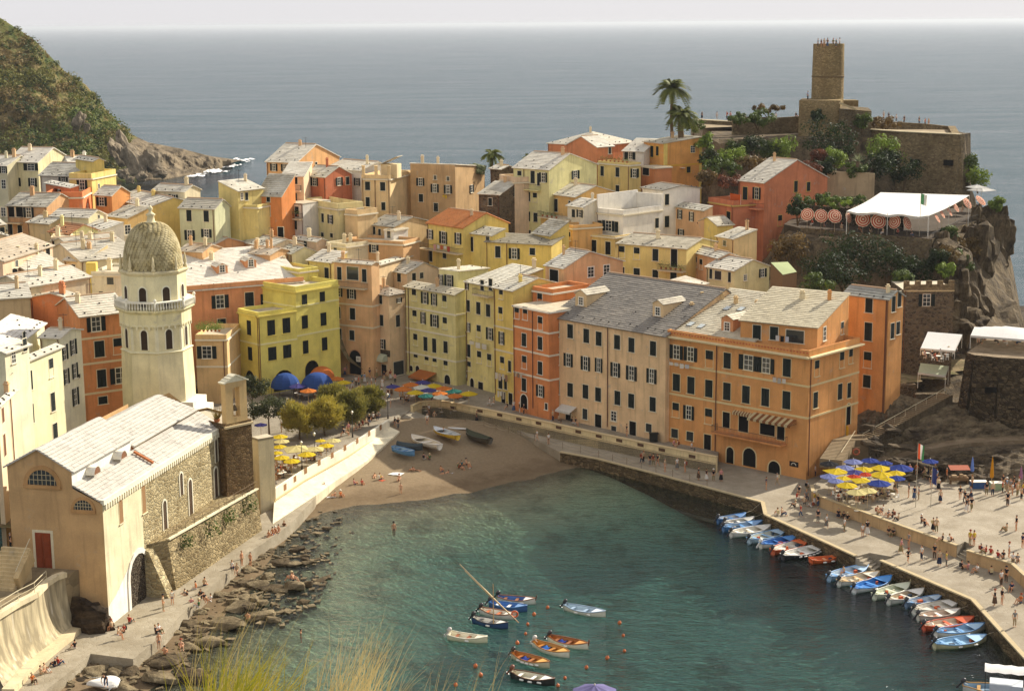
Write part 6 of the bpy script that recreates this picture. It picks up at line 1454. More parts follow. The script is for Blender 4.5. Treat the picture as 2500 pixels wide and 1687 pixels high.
for i in range(8):
 a0,a1=math.pi/2*i/8,math.pi/2*(i+1)/8
 f=lambda a_,s:P+ik['dL']*s*1.1+ik['nL']*(1.3*math.sin(a_))+Z*(1.2*math.cos(a_)-.9)
 m.quad(f(a0,-1),f(a0,1),f(a1,1),f(a1,-1));m.add([f(a0,-1),f(a1,-1),P-ik['dL']*1.1-Z*.9],[(0,1,2)]);m.add([f(a0,1),P+ik['dL']*1.1-Z*.9,f(a1,1)],[(0,1,2)])
m.build('fabric',cloth('c5cbb0'),cr,True)
sb=MB();sb.box((ik['A']+ik['B'])/2+ik['nL']*.06+Z*(on_plane(S('g',(1130,705)),ik['A'],ik['nL']).z-ik['z']),(ik['LL']/2,.06,.55),(ik['dL'],ik['nL'],Z));sb.build('shop_fascia',stone('5d4c36','2f261b',2.5),ik['root'])
pa,pb,bs=balcony(io,'p','L',440,935,(1150,1210),1.5,plaster('b06e32'))
def laundry(info,rg,face,x0,x1,y,cols,label,reach=.7,hang=.7):
 P0,n,d=(info['A'],info['nL'],info['dL'])if face=='L' else(info['B'],info['nR'],info['dR'])
 a=on_plane(S(rg,(x0,y[0])),P0,n)+n*reach;b=on_plane(S(rg,(x1,y[1])),P0,n)+n*reach;b.z=a.z
 root=empty('washing_line',a);tag(root,label,'laundry','washing hung out below windows')
 MB().tube([a,b],.015,4).bar(a,a-n*(reach-.05),.03,.03).bar(b,b-n*(reach-.05),.03,.03).build('line',IRON(),root)
 k=len(cols)
 for i,c in enumerate(cols):
  p,q=a.lerp(b,(i+.12)/k),a.lerp(b,(i+.88)/k);h=hang*random.uniform(.6,1.2);m=MB()
  mid=p.lerp(q,.5)+n*.06
  m.quad(p,mid,mid-Z*h,p-Z*h);m.quad(mid,q,q-Z*h*.95,mid-Z*h);m.build('garment',cloth(c),root)
laundry(io,'p','L',115,265,(642,665),['dcd8cc','d3cfc6','e2ded2','c9ccd0'],'white washing under the twin windows of the orange corner house')
laundry(io,'p','L',850,950,(750,765),['d0ccc4','b5b2a8','d9d4c8'],'pale washing below the rightmost window of the orange corner house')
laundry(HOUSE['orange_attic'],'p','L',865,1000,(455,465),['d9d9d6','2c2a2a','c9ccd6','3a3632'],'towels drying in front of the orange attic windows')
laundry(HOUSE['yellow_thin'],'k','L',130,245,(880,905),['d8d2c8','c9b9ab','cfc9c0','9a7a62'],'cream and brown washing on the thin yellow house',hang=1.0)
laundry(HOUSE['yellow_thin'],'k','L',150,215,(1040,1050),['d8d2c8','e0dcd2','b9b0a4'],'white sheets hung low on the thin yellow house',hang=1.1)
laundry(HOUSE['yellow_mid'],'g','L',1970,2130,(605,625),['dedad0','e2dfd6','d8d4ca'],'white washing on the pale yellow house',hang=.8)
laundry(HOUSE['pink_side'],'j','L',180,245,(720,735),['b5482e','8fae3e','c9b53e','4a2a24'],'red and green washing on the narrow pinkish house')
laundry(HOUSE['tile_yellow'],'e','L',1680,1830,(1050,1065),['d8a6a0','d9d6cf','c96a4a','d6d3cc','b54a38'],'pink and white washing on the clay tile house balcony',1.3,.9)
laundry(HOUSE['brown_old'],'e','L',1725,1765,(625,625),['d6b82e','cfae2a'],'bright yellow towel drying on the old brown house')
laundry(HOUSE['orange_narrow'],'k','L',300,370,(880,890),['b5a894','8c7c68','c4b8a6'],'drab washing on the narrow orange house')
def pots(info,rg,face,x0,x1,y,n_,label,inset=.25,hgt=.6,cols=('5c6b2e','74803a')):
 P0,n,d=(info['A'],info['nL'],info['dL'])if face=='L' else(info['B'],info['nR'],info['dR'])
 a=on_plane(S(rg,(x0,y)),P0,n)-n*inset;b=on_plane(S(rg,(x1,y)),P0,n)-n*inset;b.z=a.z
 for i in range(n_):
  p=a.lerp(b,(i+.5)/n_);r=empty('potted_plant',p);tag(r,label,'plant',label+' row')
  MB().lathe([(.14,0),(.2,.3),(.22,.32)],8,p).build('pot',CLAY(),r)
  lf=MB()
  for k in range(45 if hgt<1 else 220):
   c=p+Vector((random.gauss(0,.2*max(1,hgt*2)),random.gauss(0,.2*max(1,hgt*2)),.35+abs(random.gauss(.1,.5*hgt))));u=Vector((random.gauss(0,1),random.gauss(0,1),random.gauss(0,1))).normalized();v=u.orthogonal().normalized()
   s=random.uniform(.06,.13);lf.quad(c-u*s,c-v*s*.5,c+u*s,c+v*s*.5)
  lf.build('foliage',foliage(cols[0],cols[1],'pot'+cols[0]),r)
pots(HOUSE['yellow_planted'],'j','L',1010,1260,405,7,'potted plant on the dull yellow terrace edge')
pots(HOUSE['yellow_row'],'j','L',1550,1760,1335,5,'trailing balcony plant on the wide yellow house',-.9,.8)
pots(HOUSE['tan_balcony'],'j','L',520,680,880,4,'potted plant on the ochre house balcony',-.6)
pots(HOUSE['blue_white'],'e','L',360,490,800,4,'balcony plant on the narrow bluish white house',-.7,.8)
pots(HOUSE['tan_terrace'],'c','L',1715,1920,40,6,'tall planter shrub on the tan roof terrace',.5,1.1,('6f7f34','8a9a48'))
P=HOUSE['peach_chimney'];
for s in(.05,.5,.95):
 g=MB();q=P['A'].lerp(P['B'],s)-P['nL']*.4;chimney(g,Vector((q.x,q.y,P['z']+.7)),1.6,.28,False);g.build('chimney',plaster('c8a270'),P['root'])
hut=MB();q=P['B']-P['nL']*3-P['dL']*.8;hut.box(Vector((q.x,q.y,P['z']+1.3)),(1.6,1.2,1.3),(P['dL'],P['nL'],Z));hut.build('stair_hut',plaster('cfae80'),P['root'])
r=MB();roof_slab(r,q+P['dL']*-1.7+P['nL']*1.3+Z*2.5,q+P['dL']*-1.7-P['nL']*1.3+Z*2.5,q+P['dL']*1.8-P['nL']*1.3+Z*4.0,q+P['dL']*1.8+P['nL']*1.3+Z*4.0,over=.2);r.build('hut_roof',slate('a49c8a','d8cfb6'),P['root'])
P=HOUSE['white_terrace'];m=MB();m.box((P['A']+P['D'])/2+P['dL']*.2+Z*1.6,(P['LR']/2,.15,1.6),(P['dR'],P['dL'],Z));m.box((P['D']+P['C'])/2+P['nL']*.2+Z*1.4,(P['LL']/2,.15,1.4),(P['dL'],P['nL'],Z));m.build('boundary_wall',plaster('dcd7c9',.6),P['root'])
P=HOUSE['red_terrace'];q=P['B']-P['nL']*1.5-P['dL']*1.5;sc=empty('orange_screen',q);tag(sc,'orange cloth windscreen on the lower red terrace','screen');MB().box(Vector((q.x,q.y,P['z']+1.1)),(1.7,.02,.75),(P['dL'],P['nL'],Z)).build('cloth_panel',cloth('d0632c'),sc)
MB().bar(q-P['dL']*1.7,q-P['dL']*1.7+Z*1.9,.05,.05).bar(q+P['dL']*1.7,q+P['dL']*1.7+Z*1.9,.05,.05).build('pole',WHITE(),sc)
P=HOUSE['amber'];q=on_plane(S('j',(1722,470)),P['B'],P['nR'])+P['nR']*.5;ds=empty('satellite_dish',q);tag(ds,'white satellite dish on the amber orange house wall','dish')
MB().lathe([(.02,0),(.35,.05),(.55,.16)],12,q,0,False).build('reflector',WHITE(),ds,True);MB().bar(q,q-P['nR']*.5,.05,.05).build('bracket',IRON(),ds)
P=HOUSE['yellow_stub'];g=MB();q=P['A']-P['nL']*.5;g.b2(q.x-.7,q.x+.7,q.y-.5,q.y+.5,q.z-5,q.z+1.6);g.build('tall_chimney',plaster('c9a62e',.6),P['root'])
P=HOUSE['amber'];m=MB()
for t in(0.02,):m.box(P['B']+P['dR']*.5+P['nR']*.02-Z*6,(.45,.04,6),(P['dR'],P['nR'],Z))
m.box(P['C']-P['dR']*.3+P['nR']*.02-Z*6,(.3,.04,6),(P['dR'],P['nR'],Z));m.build('quoin_band',plaster('cfa838',.5),P['root'])
P=HOUSE['pale_hut'];q0=on_y(S('o',(572,740)),262);sh_=empty('lean_to_shed',q0);tag(sh_,'small timber lean-to with pale green translucent roof beside the pale yellow hut','shed')
q1,q2,q3=on_y(S('o',(655,825)),259),on_y(S('o',(752,805)),261),on_y(S('o',(690,735)),264)
MB().add([q0,q1,q2,q3],[(0,1,2,3)]).build('shed_roof',cloth('b9c492'),sh_)
for a_,b_ in((q1,q2),(q0,q1)):MB().quad((a_.x,a_.y,a_.z-.15),(b_.x,b_.y,b_.z-.15),(b_.x,b_.y,14),(a_.x,a_.y,14)).build('shed_wall',WOOD(),sh_)
# ================================================================ boats and buoys
def boat_sections(L,B,D,pointed=True):
 """stations along x from stern (-L/2) to bow (+L/2): (x, half beam, sheer z, keel z)"""
 st=[]
 for i in range(11):
  u=i/10;x=-L/2+L*u
  if pointed:hb=B/2*max(.03,(1-abs(2*u-.96)**2.6))if u>.02 else B/2*.45
  else:hb=B/2*(max(.03,1-max(0,(u-.35)/.65)**2.4)*(.86+.14*min(1,u/.3)))
  if i==0 and pointed:hb=B/2*.42
  if i==10:hb=.03
  sheer=D*(.78+.32*(2*u-.9)**2+.14*max(0,u-.7))
  keel=-.22+.35*max(0,u-.82)/.18*.6
  st.append((x,hb,sheer,keel))
 return st
def boat_mesh_parts(L,B,D,pointed):
 st=boat_sections(L,B,D,pointed);hull=MB();inn=MB();gun=MB();N=5
 def ring(s,off=0.0):
  x,hb,zs,zk=s;out=[]
  for k in range(N+1):
   t=k/N;y=(hb-off)*math.sin(math.pi/2*t)**.75;z=zk+(zs-zk)*t**1.7
   out.append((x,y,z))
  return[(x,-y,z)for(x,y,z)in out[::-1]]+out[1:]
 M=2*N+1
 for s in st:hull.v+=ring(s)
 for i in range(len(st)-1):
  for k in range(M-1):a=i*M+k;hull.f.append((a,a+1,a+M+1,a+M))
 hull.f.append(tuple(range(M)))
 zf=.12
 fl=[]
 for(x,hb,zs,zk)in st[:-1]:fl.append((x+(.06 if x<0 else 0),max(.02,hb-.09),zs-.02))
 base=len(inn.v)
 for(x,y,z)in fl:inn.v+=[(x,-y,z),(x,-y*.86,zf),(x,y*.86,zf),(x,y,z)]
 for i in range(len(fl)-1):
  for k in range(3):a=i*4+k;inn.f.append((a+4,a+5,a+1,a))
 inn.f.append((3,2,1,0))
 for sgn in(-1,1):gun.tube([(s[0],sgn*(s[1]+.01),s[2])for s in st],.055,6)
 gun.tube([(st[0][0],-st[0][1],st[0][2]),(st[0][0],st[0][1],st[0][2])],.05,6)
 deck=MB();i0=8
 d_=[(s[0],s[1]-.05,s[2]-.01)for s in st[i0-1:]]
 for i in range(len(d_)-1):
  a,b=d_[i],d_[i+1];deck.quad((a[0],-max(.01,a[1]),a[2]),(b[0],-max(.01,b[1]),b[2]),(b[0],max(.01,b[1]),b[2]),(a[0],max(.01,a[1]),a[2]))
 thw=[]
 for u in(.22,.5):
  i=int(u*10);s=st[i];thw.append(MB().b2(s[0]-.16,s[0]+.16,-s[1]+.08,s[1]-.08,s[2]-.2,s[2]-.15))
 stem=MB().bar((st[-1][0]+.0,0,st[-1][2]-.3),(st[-1][0]+.12,0,st[-1][2]+.32),.09,.12)
 return dict(hull=hull,lining=inn,gunwale=gun,foredeck=deck,thwart=thw,stem_post=stem,st=st)
MOT=None
def motor_meshes():
 global MOT
 if MOT:return MOT
 cowl=MB().lathe([(.16,0),(.22,.08),(.22,.38),(.15,.5),(.02,.53)],8).mesh('cowl',smooth=True)
 leg=MB().b2(-.08,.08,-.05,.05,-.75,.02).b2(-.16,.2,-.02,.02,-.62,-.56).tube([(.05,0,.1),(.55,0,.22)],.03,5).mesh('motor_leg')
 MOT=(cowl,leg);return MOT
BOATCACHE={}
def boat(stern,bow,label,hull='e2dfd2',inside='c9c4b4',gun='d9d4c4',deck=None,motor='2a2a2c',fenders=0,seat=None,tarp=None,z=0.0,B=None,pointed=True,D=.62,group='small boats moored in the harbour',stem=None,roll=0.0,name='rowing_boat'):
 a,b=on_z(stern,z+.35),on_z(bow,z+.35);d=b-a;L=min(7.2,max(3.0,d.length));B_=B or L*.36
 key=(round(L,1),round(B_,1),pointed,D)
 if key not in BOATCACHE:
  P=boat_mesh_parts(L,B_,D,pointed)
  BOATCACHE[key]={k:([q.mesh(k)for q in v]if isinstance(v,list)else v.mesh(k,smooth=(k in('hull','gunwale'))))if k!='st' else v for k,v in P.items()}
 P=BOATCACHE[key];c=(a+b)/2
 r=empty(name,(c.x,c.y,z-.02),math.atan2(d.y,d.x));r.rotation_euler.x=roll;tag(r,label,'boat',group)
 def add(nm,me,mat):
  if not me.materials:me.materials.append(mat)
  o=obj(nm,me,None,r);setmat(o,mat);return o
 bp=lambda c,k='':plain('boat_'+c,c,.45,.4,.12,2.0)
 h=add('hull',P['hull'],bp(hull));add('lining',P['lining'],bp(inside));add('gunwale',P['gunwale'],bp(gun));add('foredeck',P['foredeck'],bp(deck or inside))
 for t in P['thwart']:add('thwart',t,bp(seat or gun))
 if stem:add('stem_post',P['stem_post'],bp(stem))
 st=P['st']
 if motor:
  cw_,lg=motor_meshes();x0=st[0][0]-.12
  for me,nm in((cw_,'outboard_motor'),(lg,'motor_leg')):
   o=add(nm,me,plain('motor_'+motor,motor,.35,.5));o.location=(x0,0,st[0][2]+(.12 if nm=='outboard_motor' else .1));o.rotation_euler=(0,math.radians(38),0)
 fm=BOATCACHE.setdefault('fender',MB().lathe([(.02,0),(.09,.05),(.1,.2),(.1,.42),(.03,.5)],7).mesh('fender',smooth=True))
 if fenders:
  for sgn in(-1,1):
   for i in range(fenders):
    u=.22+.6*(i+.5)/fenders;k=min(9,int(u*10));s=st[k];s2=st[k+1];f=u*10-k
    o=add('fender',fm,plain('fender_white','dedbd0',.6));o.location=(s[0]*(1-f)+s2[0]*f-.2,sgn*((s[1]*(1-f)+s2[1]*f)+.1),s[2]-.22);o.rotation_euler=(0,math.radians(90),0)
 if tarp:
  k=3;s=st[k];m=MB();G=5
  for jj in range(G+1):
   for ii in range(G+1):
    x=s[0]-.45+ii/G*1.0;y=(jj/G*2-1)*s[1]*.72;m.v.append((x,y,s[2]-.28+.12*math.sin(ii*2.1+jj)+.1*math.cos(jj*1.7)))
  for jj in range(G):
   for ii in range(G):q=jj*(G+1)+ii;m.f.append((q,q+1,q+G+2,q+G+1))
  obj('tarpaulin',m.mesh('tarpaulin',smooth=True),cloth(tarp,trans=0),r)
 return r,st,L
M_=lambda x,y:S('m',(x,y));R_=lambda x,y:S('r',(x,y));H_=lambda x,y:S('h',(x,y))
WOODC='a8692c';BL='3f6fa3'
boat(M_(600,395),M_(935,425),'white boat with blue lining at the back of the anchored cluster','dcd7c6','4d72a8','8a5b3a','dedbd2',stem='5a3a26',fenders=2)
boat(M_(530,445),M_(862,490),'blue boat with white thwarts beside the back white boat','35598a','4a7bb5','3f6fa3','6f93bd',seat='dedbd2',motor='3a3a3c')
boat(M_(450,505),M_(760,560),'white boat carrying an orange lifebuoy at its bow','e0dbcc','d6d0c0','8a5b3a','dcd6c6',seat='b5673a')
rb4,st4,L4=boat(M_(385,580),M_(690,640),'dark blue sailing boat with mast and long slanting yard','2f4a74','d3d0c6','3a3a3c','d9d6cc',fenders=1)
boat(M_(170,725),M_(508,765),'plain cream boat with brown seat lying apart at the left of the cluster','e0d8b4','ddd6be','e4ddc4',seat='8a5232',motor='b5b1a8',fenders=1,pointed=False)
boat(M_(1195,470),M_(1555,540),'pale blue lined white boat anchored alone at the right of the cluster','ddd8c4','aebfc9','8fa3b5','c9d3da',fenders=2)
boat(M_(1058,750),M_(1402,825),'varnished wooden boat with white hull and blue cloth, rearmost of three','ddd8c4',WOODC,'8a5226','c28a45',tarp='2c3f86',stem='6b4022',fenders=1)
boat(M_(925,795),M_(1235,900),'varnished wooden boat with bright blue tarpaulin, middle of three','ddd8c4','c08a3c','a8702c','c99a4c',tarp='2f62a8',motor='c9c6bc')
boat(M_(735,895),M_(1060,990),'varnished wooden boat ringed with white fenders','d3c7a6','b87a34','9a5f2a','c99a4c',tarp='2c3f86',fenders=5)
boat(M_(725,1060),M_(1105,1140),'black hulled boat with white foredeck nearest the camera','2c2826','c9c4ae','6b4a34','dddad0',fenders=3,motor='7a4a34',seat='dedbd2')
mast=MB().tube([(.35,0,.2),(.35,0,4.6)],[.06,.04],6);obj('mast',mast.mesh('mast'),plain('spar','a88a60',.6),rb4)
yard=MB().tube([(3.2,.35,.75),(.3,.1,3.0),(-3.6,-.2,6.2)],[.05,.07,.035],6);obj('yard',yard.mesh('yard'),plain('spar','a88a60',.6),rb4)
furl=MB().tube([(2.2,.3,1.5),(-.4,.1,3.5),(-3.0,-.15,5.6)],[.07,.12,.06],7);obj('furled_sail',furl.mesh('furled_sail',smooth=True),cloth('cdbd94',trans=0),rb4)
P=on_z(M_(750,560),.6);lb=empty('lifebuoy',P);tag(lb,'orange lifebuoy hanging at the bow of the white boat','lifebuoy');m=MB()
rg_=[(.32*math.cos(2*math.pi*i/14),0,.32*math.sin(2*math.pi*i/14)+.25)for i in range(15)];obj('ring',m.tube(rg_,.08,6).mesh('ring',smooth=True),plain('lifebuoy_orange','cf5a26',.5),lb)
obj('grab_rope',MB().tube([(x*1.35,.02,(z_-.25)*1.35+.25)for x,_,z_ in rg_],.012,4).mesh('grab_rope'),WHITE(),lb)
QB=[((150,205),(352,168),'blue boat with white deck, farthest along the quay row',dict(hull=BL,inside='c3c9cc',gun=BL,deck='5f86b5')),((200,228),(412,197),'narrow white boat squeezed beside the farthest blue boat',dict(hull='d6d3c8',inside='b9b7ac',gun='dedbd2',B=1.5)),((190,260),(468,222),'light blue boat with a coiled rope, third from the far end',dict(hull='4f7fb3',inside='8fa9bf',gun='5f8fc0',deck='7fa3c9')),((245,300),(530,252),'white boat with cream cover between two blue boats',dict(hull='dedbd0',inside='cfc9b8',gun='e2dfd6',deck='d6d2c6',B=2.2)),((372,345),(640,278),'pale blue boat with cluttered floor in the quay row',dict(hull='a9c0cf',inside='b5b8ac',gun='7fa6c9',deck='9fb9cc',fenders=2)),((455,380),(712,328),'deep blue boat with blue lining next to the orange boat',dict(hull='d9d6c9',inside='2f66a8',gun='3f76b5',deck='4f86c0',motor='dedbd2')),((540,425),(798,348),'bright orange boat with pale lining in the far half of the row',dict(hull='c75a2c',inside='d6cfc0',gun='c9582a',deck='cf6a3c',seat='b5b0a2')),((612,460),(908,392),'white boat edged with black and white fenders',dict(hull='2f2f33',inside='d3d0c4',gun='dedbd2',deck='d9d6ca',fenders=6)),((812,484),(1015,462),'small plain orange dinghy with three thwarts',dict(hull='cf5a22',inside='d0642c',gun='d66a30',deck='d0642c',seat='e0a878',motor=None,pointed=False,B=1.5,D=.5,fenders=2)),((938,610),(1222,532),'pale blue boat carrying a seated boatman',dict(hull='8faec9',inside='b5c4cf',gun='6f9cc9',deck='a9c3d6')),((1008,645),(1302,582),'white boat with tan seat and orange mooring buoy',dict(hull='dedbd0',inside='cbbfa6',gun='c9a878',deck='d6cfbc')),((1115,695),(1386,612),'white hulled boat with vivid blue lining',dict(hull='d6d8d6',inside='2f74b8',gun='3f86c9',deck='4a8fd0',fenders=2)),((1260,740),(1515,662),'greenish white boat with raised stem post',dict(hull='d3d3bc',inside='c6cab0',gun='cfcfb5',deck='c9cdb4',stem='b5a57c')),((1362,775),(1615,704),'white boat with brown floor next to the greenish boat',dict(hull='d9d6ca',inside='b5a588',gun='c9c6ba',deck='dedbd2',stem='8a6a48')),((1488,798),(1746,748),'slim pale blue boat with white floor',dict(hull='6f86a0',inside='c3cdd3',gun='5f84ab',deck='b5c6d3',B=1.6)),((1542,845),(1872,784),'white boat with an orange box on its floor',dict(hull='dcd8cc',inside='cfc9ba',gun='b5b0a2',deck='dedad0',B=2.3)),((1572,890),(1872,848),'pinkish white boat with white thwarts',dict(hull='cfc9ba',inside='cdb9a4',gun='a89a88',deck='d3cec2',seat='e2dfd6',B=1.8)),((1612,960),(1970,905),'vivid orange boat with pale cloth, near end of the row',dict(hull='c9502a',inside='cdb9a0',gun='cf5a30',deck='c95a30')),((1698,1004),(2045,952),'white hulled boat with pale blue lining, second from the near end',dict(hull='dedbd2',inside='8fb0c9',gun='5f90c0',deck='9fbfd6',fenders=1)),((1688,1085),(2056,1035),'cream hulled boat with blue rim, nearest in the quay row',dict(hull='c3bd96',inside='8fb5cf',gun='7fa9cf',deck='a9c9dc',fenders=2,B=2.3))]
for s_,b_,lab,kw in QB:
 boat(R_(*s_),R_(*b_),lab,group='boats moored along the quay',**kw)
 ro=COL.objects[-1];ro=[o for o in COL.objects if o.get('label')==lab][0];Lq=min(7.2,max(3.0,(on_z(R_(*b_),.35)-on_z(R_(*s_),.35)).length))
 obj('mooring_line',MB().tube([(Lq/2-.05,0,.7),(Lq/2+1.0,.1,.85),(Lq/2+2.4,.1,1.65)],.025,4).mesh('mooring_line'),plain('pale_rope','b5a78c',.9),ro)
 for q in range(random.randint(1,3)):
  m=MB();x_,y_=random.uniform(-.3,.25)*Lq,random.uniform(-.25,.25);w_=random.uniform(.12,.28);m.b2(x_-w_,x_+w_,y_-w_*.7,y_+w_*.7,.13,.13+random.uniform(.15,.4));obj('cargo_box',m.mesh('cargo_box'),plain('cargo_'+str(q),['b5562e','3a4a5a','c9c0a4'][q],.7),ro)
random.seed(5)
for s_,b_,lab,kw in[((1285,330),(1470,380),'blue boat drawn up on the sand below the slipway',dict(hull='4f7fae',inside='8ea7b5',gun='3f6f9f',motor=None)),((1690,320),(1440,235),'white boat with pointed bow drawn up on the sand',dict(hull='d6d0c0',inside='c9bda4',gun='dedad0',motor=None)),((1845,235),(1635,165),'pale blue boat with yellow hull on the sand',dict(hull='c9a52c',inside='b5b8b5',gun='c9ccca',motor=None,deck='c3c9cc')),((2125,270),(1915,195),'boat under a dark green tarpaulin on the sand',dict(hull='4a4436',inside='3a382c',gun='3f3c30',motor=None,deck='3a382c')),((1320,300),(1540,330),'dark covered boat behind the blue boat on the sand',dict(hull='3f4a4f',inside='35393a',gun='3c4042',motor=None,deck='35393a'))]:
 px=H_(*((s_[0]+b_[0])/2,(s_[1]+b_[1])/2));g0=on_z(px,1.0);zz_=beach_z(g0.x,g0.y)
 r_,st_,L_=boat(H_(*s_),H_(*b_),lab,z=zz_+.22,group='boats drawn up on the beach',roll=random.uniform(-.12,.12),**kw)
 if 'cover' in lab or 'tarpaulin' in lab:
  m=MB()
  for(x,hb,zs,zk)in st_:m.v+=[(x,-hb-.06,zs-.1),(x,-hb*.5,zs+.18),(x,0,zs+.28),(x,hb*.5,zs+.18),(x,hb+.06,zs-.1)]
  for i in range(len(st_)-1):
   for k in range(4):q=i*5+k;m.f.append((q,q+1,q+6,q+5))
  obj('tarpaulin',m.mesh('tarpaulin',smooth=True),cloth('3f4232' if 'green' in lab else '3a4448',trans=0),r_)
sb_=on_z(H_(1845,186),1.6);m=MB()
for i in range(9):
 u=i/8;w_=.34*math.sin(math.pi*min(.98,max(.03,u)))**.6;m.v+=[(-1.6+3.2*u,-w_,.06),(-1.6+3.2*u,w_,.06),(-1.6+3.2*u,-w_,-.04),(-1.6+3.2*u,w_,-.04)]
for i in range(8):q=i*4;m.f+=[(q,q+4,q+5,q+1),(q+2,q+3,q+7,q+6),(q,q+2,q+6,q+4),(q+1,q+5,q+7,q+3)]
o=obj('paddle_board',m.mesh('paddle_board'),plain('board_white','d9dad6',.4),None,(sb_.x,sb_.y,beach_z(sb_.x,sb_.y)+.1),-.3);tag(o,'long white paddle board lying on the sand between two boats','paddle board')
tb,stb,Lb=boat(R_(1850,1375),R_(2500,1440),'white tour boat with white fabric canopy at the lower right corner','dedbd2','8aa3b5','b58a4a','cfd3d3',group='small boats moored in the harbour',B=2.4,name='tour_boat')
m=MB();G=6
for jj in range(G+1):
 for ii in range(G+1):u,v=ii/G,jj/G;m.v.append((-1.7+u*3.6,-1.1+v*2.2,2.5+.18*math.sin(math.pi*v)-.08*math.sin(math.pi*u*3)**2))
for jj in range(G):
 for ii in range(G):q=jj*(G+1)+ii;m.f.append((q,q+1,q+G+2,q+G+1))
obj('canopy',m.mesh('canopy',smooth=True),cloth('e2e0da'),tb)
for x in(-1.6,1.8):
 for y in(-1,1):obj('canopy_pole',MB().tube([(x,y,.5),(x,y,2.5)],.03,5).mesh('canopy_pole'),IRON(),tb)
obj('cabin_cover',MB().b2(-1.2,1.8,-.9,.9,.5,1.2).mesh('cabin_cover'),cloth('c3c9cf',trans=0),tb)
bu=MB().lathe([(.03,-.12),(.2,-.02),(.26,.18),(.2,.36),(.07,.44),(.06,.52)],10).mesh('float',smooth=True);bu.materials.append(plain('buoy_orange','c06a3a',.5,.3,.25,3))
rgm=MB().tube([(.09*math.cos(2*math.pi*i/8),0,.58+.07*math.sin(2*math.pi*i/8))for i in range(9)],.02,4).mesh('top_ring');rgm.materials.append(IRON())
BUOY=[((1040,490),'between the cluster and the lone pale boat'),((922,552),'nearest the lifebuoy boat'),((865,638),'right of the sailing boat bow'),((846,722),'left of the wooden boats'),((775,806),'just above the fender ringed boat'),((1677,628),'highest on the open water right of the boats'),((1712,738),'second down on the open water'),((1722,874),'third down on the open water'),((1567,938),'right of the middle wooden boat'),((1383,1022),'below the rearmost wooden boat'),((400,1010),'left of the fender ringed boat'),((452,1090),'left of the black hulled boat'),((1196,1115),'at the bow of the black hulled boat'),((1135,1182),'in front of the black hulled boat'),((225,1176),'at the bottom left of the anchored boats')]
for xy,w_ in BUOY:
 P=on_z(M_(*xy),0);r=empty('mooring_buoy',P,random.uniform(0,6));r.rotation_euler.x=random.uniform(-.25,.25);tag(r,'orange mooring buoy '+w_,'buoy','orange mooring buoys');s_=random.uniform(.62,.85);r.scale=(s_,s_,s_)
 obj('float',bu,None,r);obj('top_ring',rgm,None,r)
P=on_z(R_(1665,965),0);r=empty('mooring_buoy',P);tag(r,'white mooring buoy at the stern of the near orange boat','buoy');o=obj('float',bu,None,r);setmat(o,WHITE());obj('top_ring',rgm,None,r);r.scale=(1.3,1.3,1.3)
# ================================================================ parasols, tents, tables, flags, lamps
PMESH={}
def stripe_mat(c1,c2):
 k=('stripe',c1,c2)
 if k in MATS:return MATS[k]
 t=NT('ring_stripes');tc=t.n.new('ShaderNodeTexCoord');ln=t.n.new('ShaderNodeVectorMath');ln.operation='LENGTH'
 sx=t.n.new('ShaderNodeVectorMath');sx.operation='MULTIPLY';sx.inputs[1].default_value=(1,1,0);t.l.new(tc.outputs['Object'],sx.inputs[0]);t.l.new(sx.outputs[0],ln.inputs[0])
 f=t.math('FRACT',t.math('MULTIPLY',ln.outputs['Value'],3.4));g=t.math('GREATER_THAN',f,.5)
 t.col(t.mix(g,lin(c1),lin(c2)));t.rough(.85,.1);MATS[k]=t.m;return t.m
def canopy_mesh(square,rise,n=8,drop=.18):
 k=(square,rise,n)
 if k in PMESH:return PMESH[k]
 m=MB();nr=4
 if square:rim=[(-1,-1),(0,-1),(1,-1),(1,0),(1,1),(0,1),(-1,1),(-1,0)]
 else:rim=[(math.cos(2*math.pi*i/n),math.sin(2*math.pi*i/n))for i in range(n)]
 full=[]
 for i in range(len(rim)):
  a,b=rim[i],rim[(i+1)%len(rim)];full+=[(a,1.0),(((a[0]+b[0])/2,(a[1]+b[1])/2),.97)]
 N=len(full)
 for j in range(nr+1):
  t=.04+.96*j/nr
  for(p,s)in full:
   z=rise*(1-t**1.15)-(.03*math.sin(math.pi*t)if s<1 else 0)
   m.v.append((p[0]*t*s,p[1]*t*s,z))
 for j in range(nr):
  for i in range(N):a,b=j*N+i,j*N+(i+1)%N;m.f.append((a,b,b+N,a+N))
 b0=nr*N
 for(p,s)in full:m.v.append((p[0]*s,p[1]*s,-drop*rise*.8))
 for i in range(N):m.f.append((b0+i,b0+(i+1)%N,b0+N+(i+1)%N,b0+N+i))
 m.f.append(tuple(range(N)))
 PMESH[k]=m.mesh('canopy');return PMESH[k]
POLE=MB().tube([(0,0,-1),(0,0,.04)],1,6).mesh('pole');POLE.materials.append(plain('pole_wood','b9a480',.6))
FOOT=MB().lathe([(.32,0),(.32,.08),(.06,.12)],10).mesh('foot');FOOT.materials.append(plain('foot_stone','8a8274',.9))
FIN=MB().lathe([(.05,0),(.06,.08),(.01,.16)],6).mesh('finial');FIN.materials.append(WHITE())
RIB={}
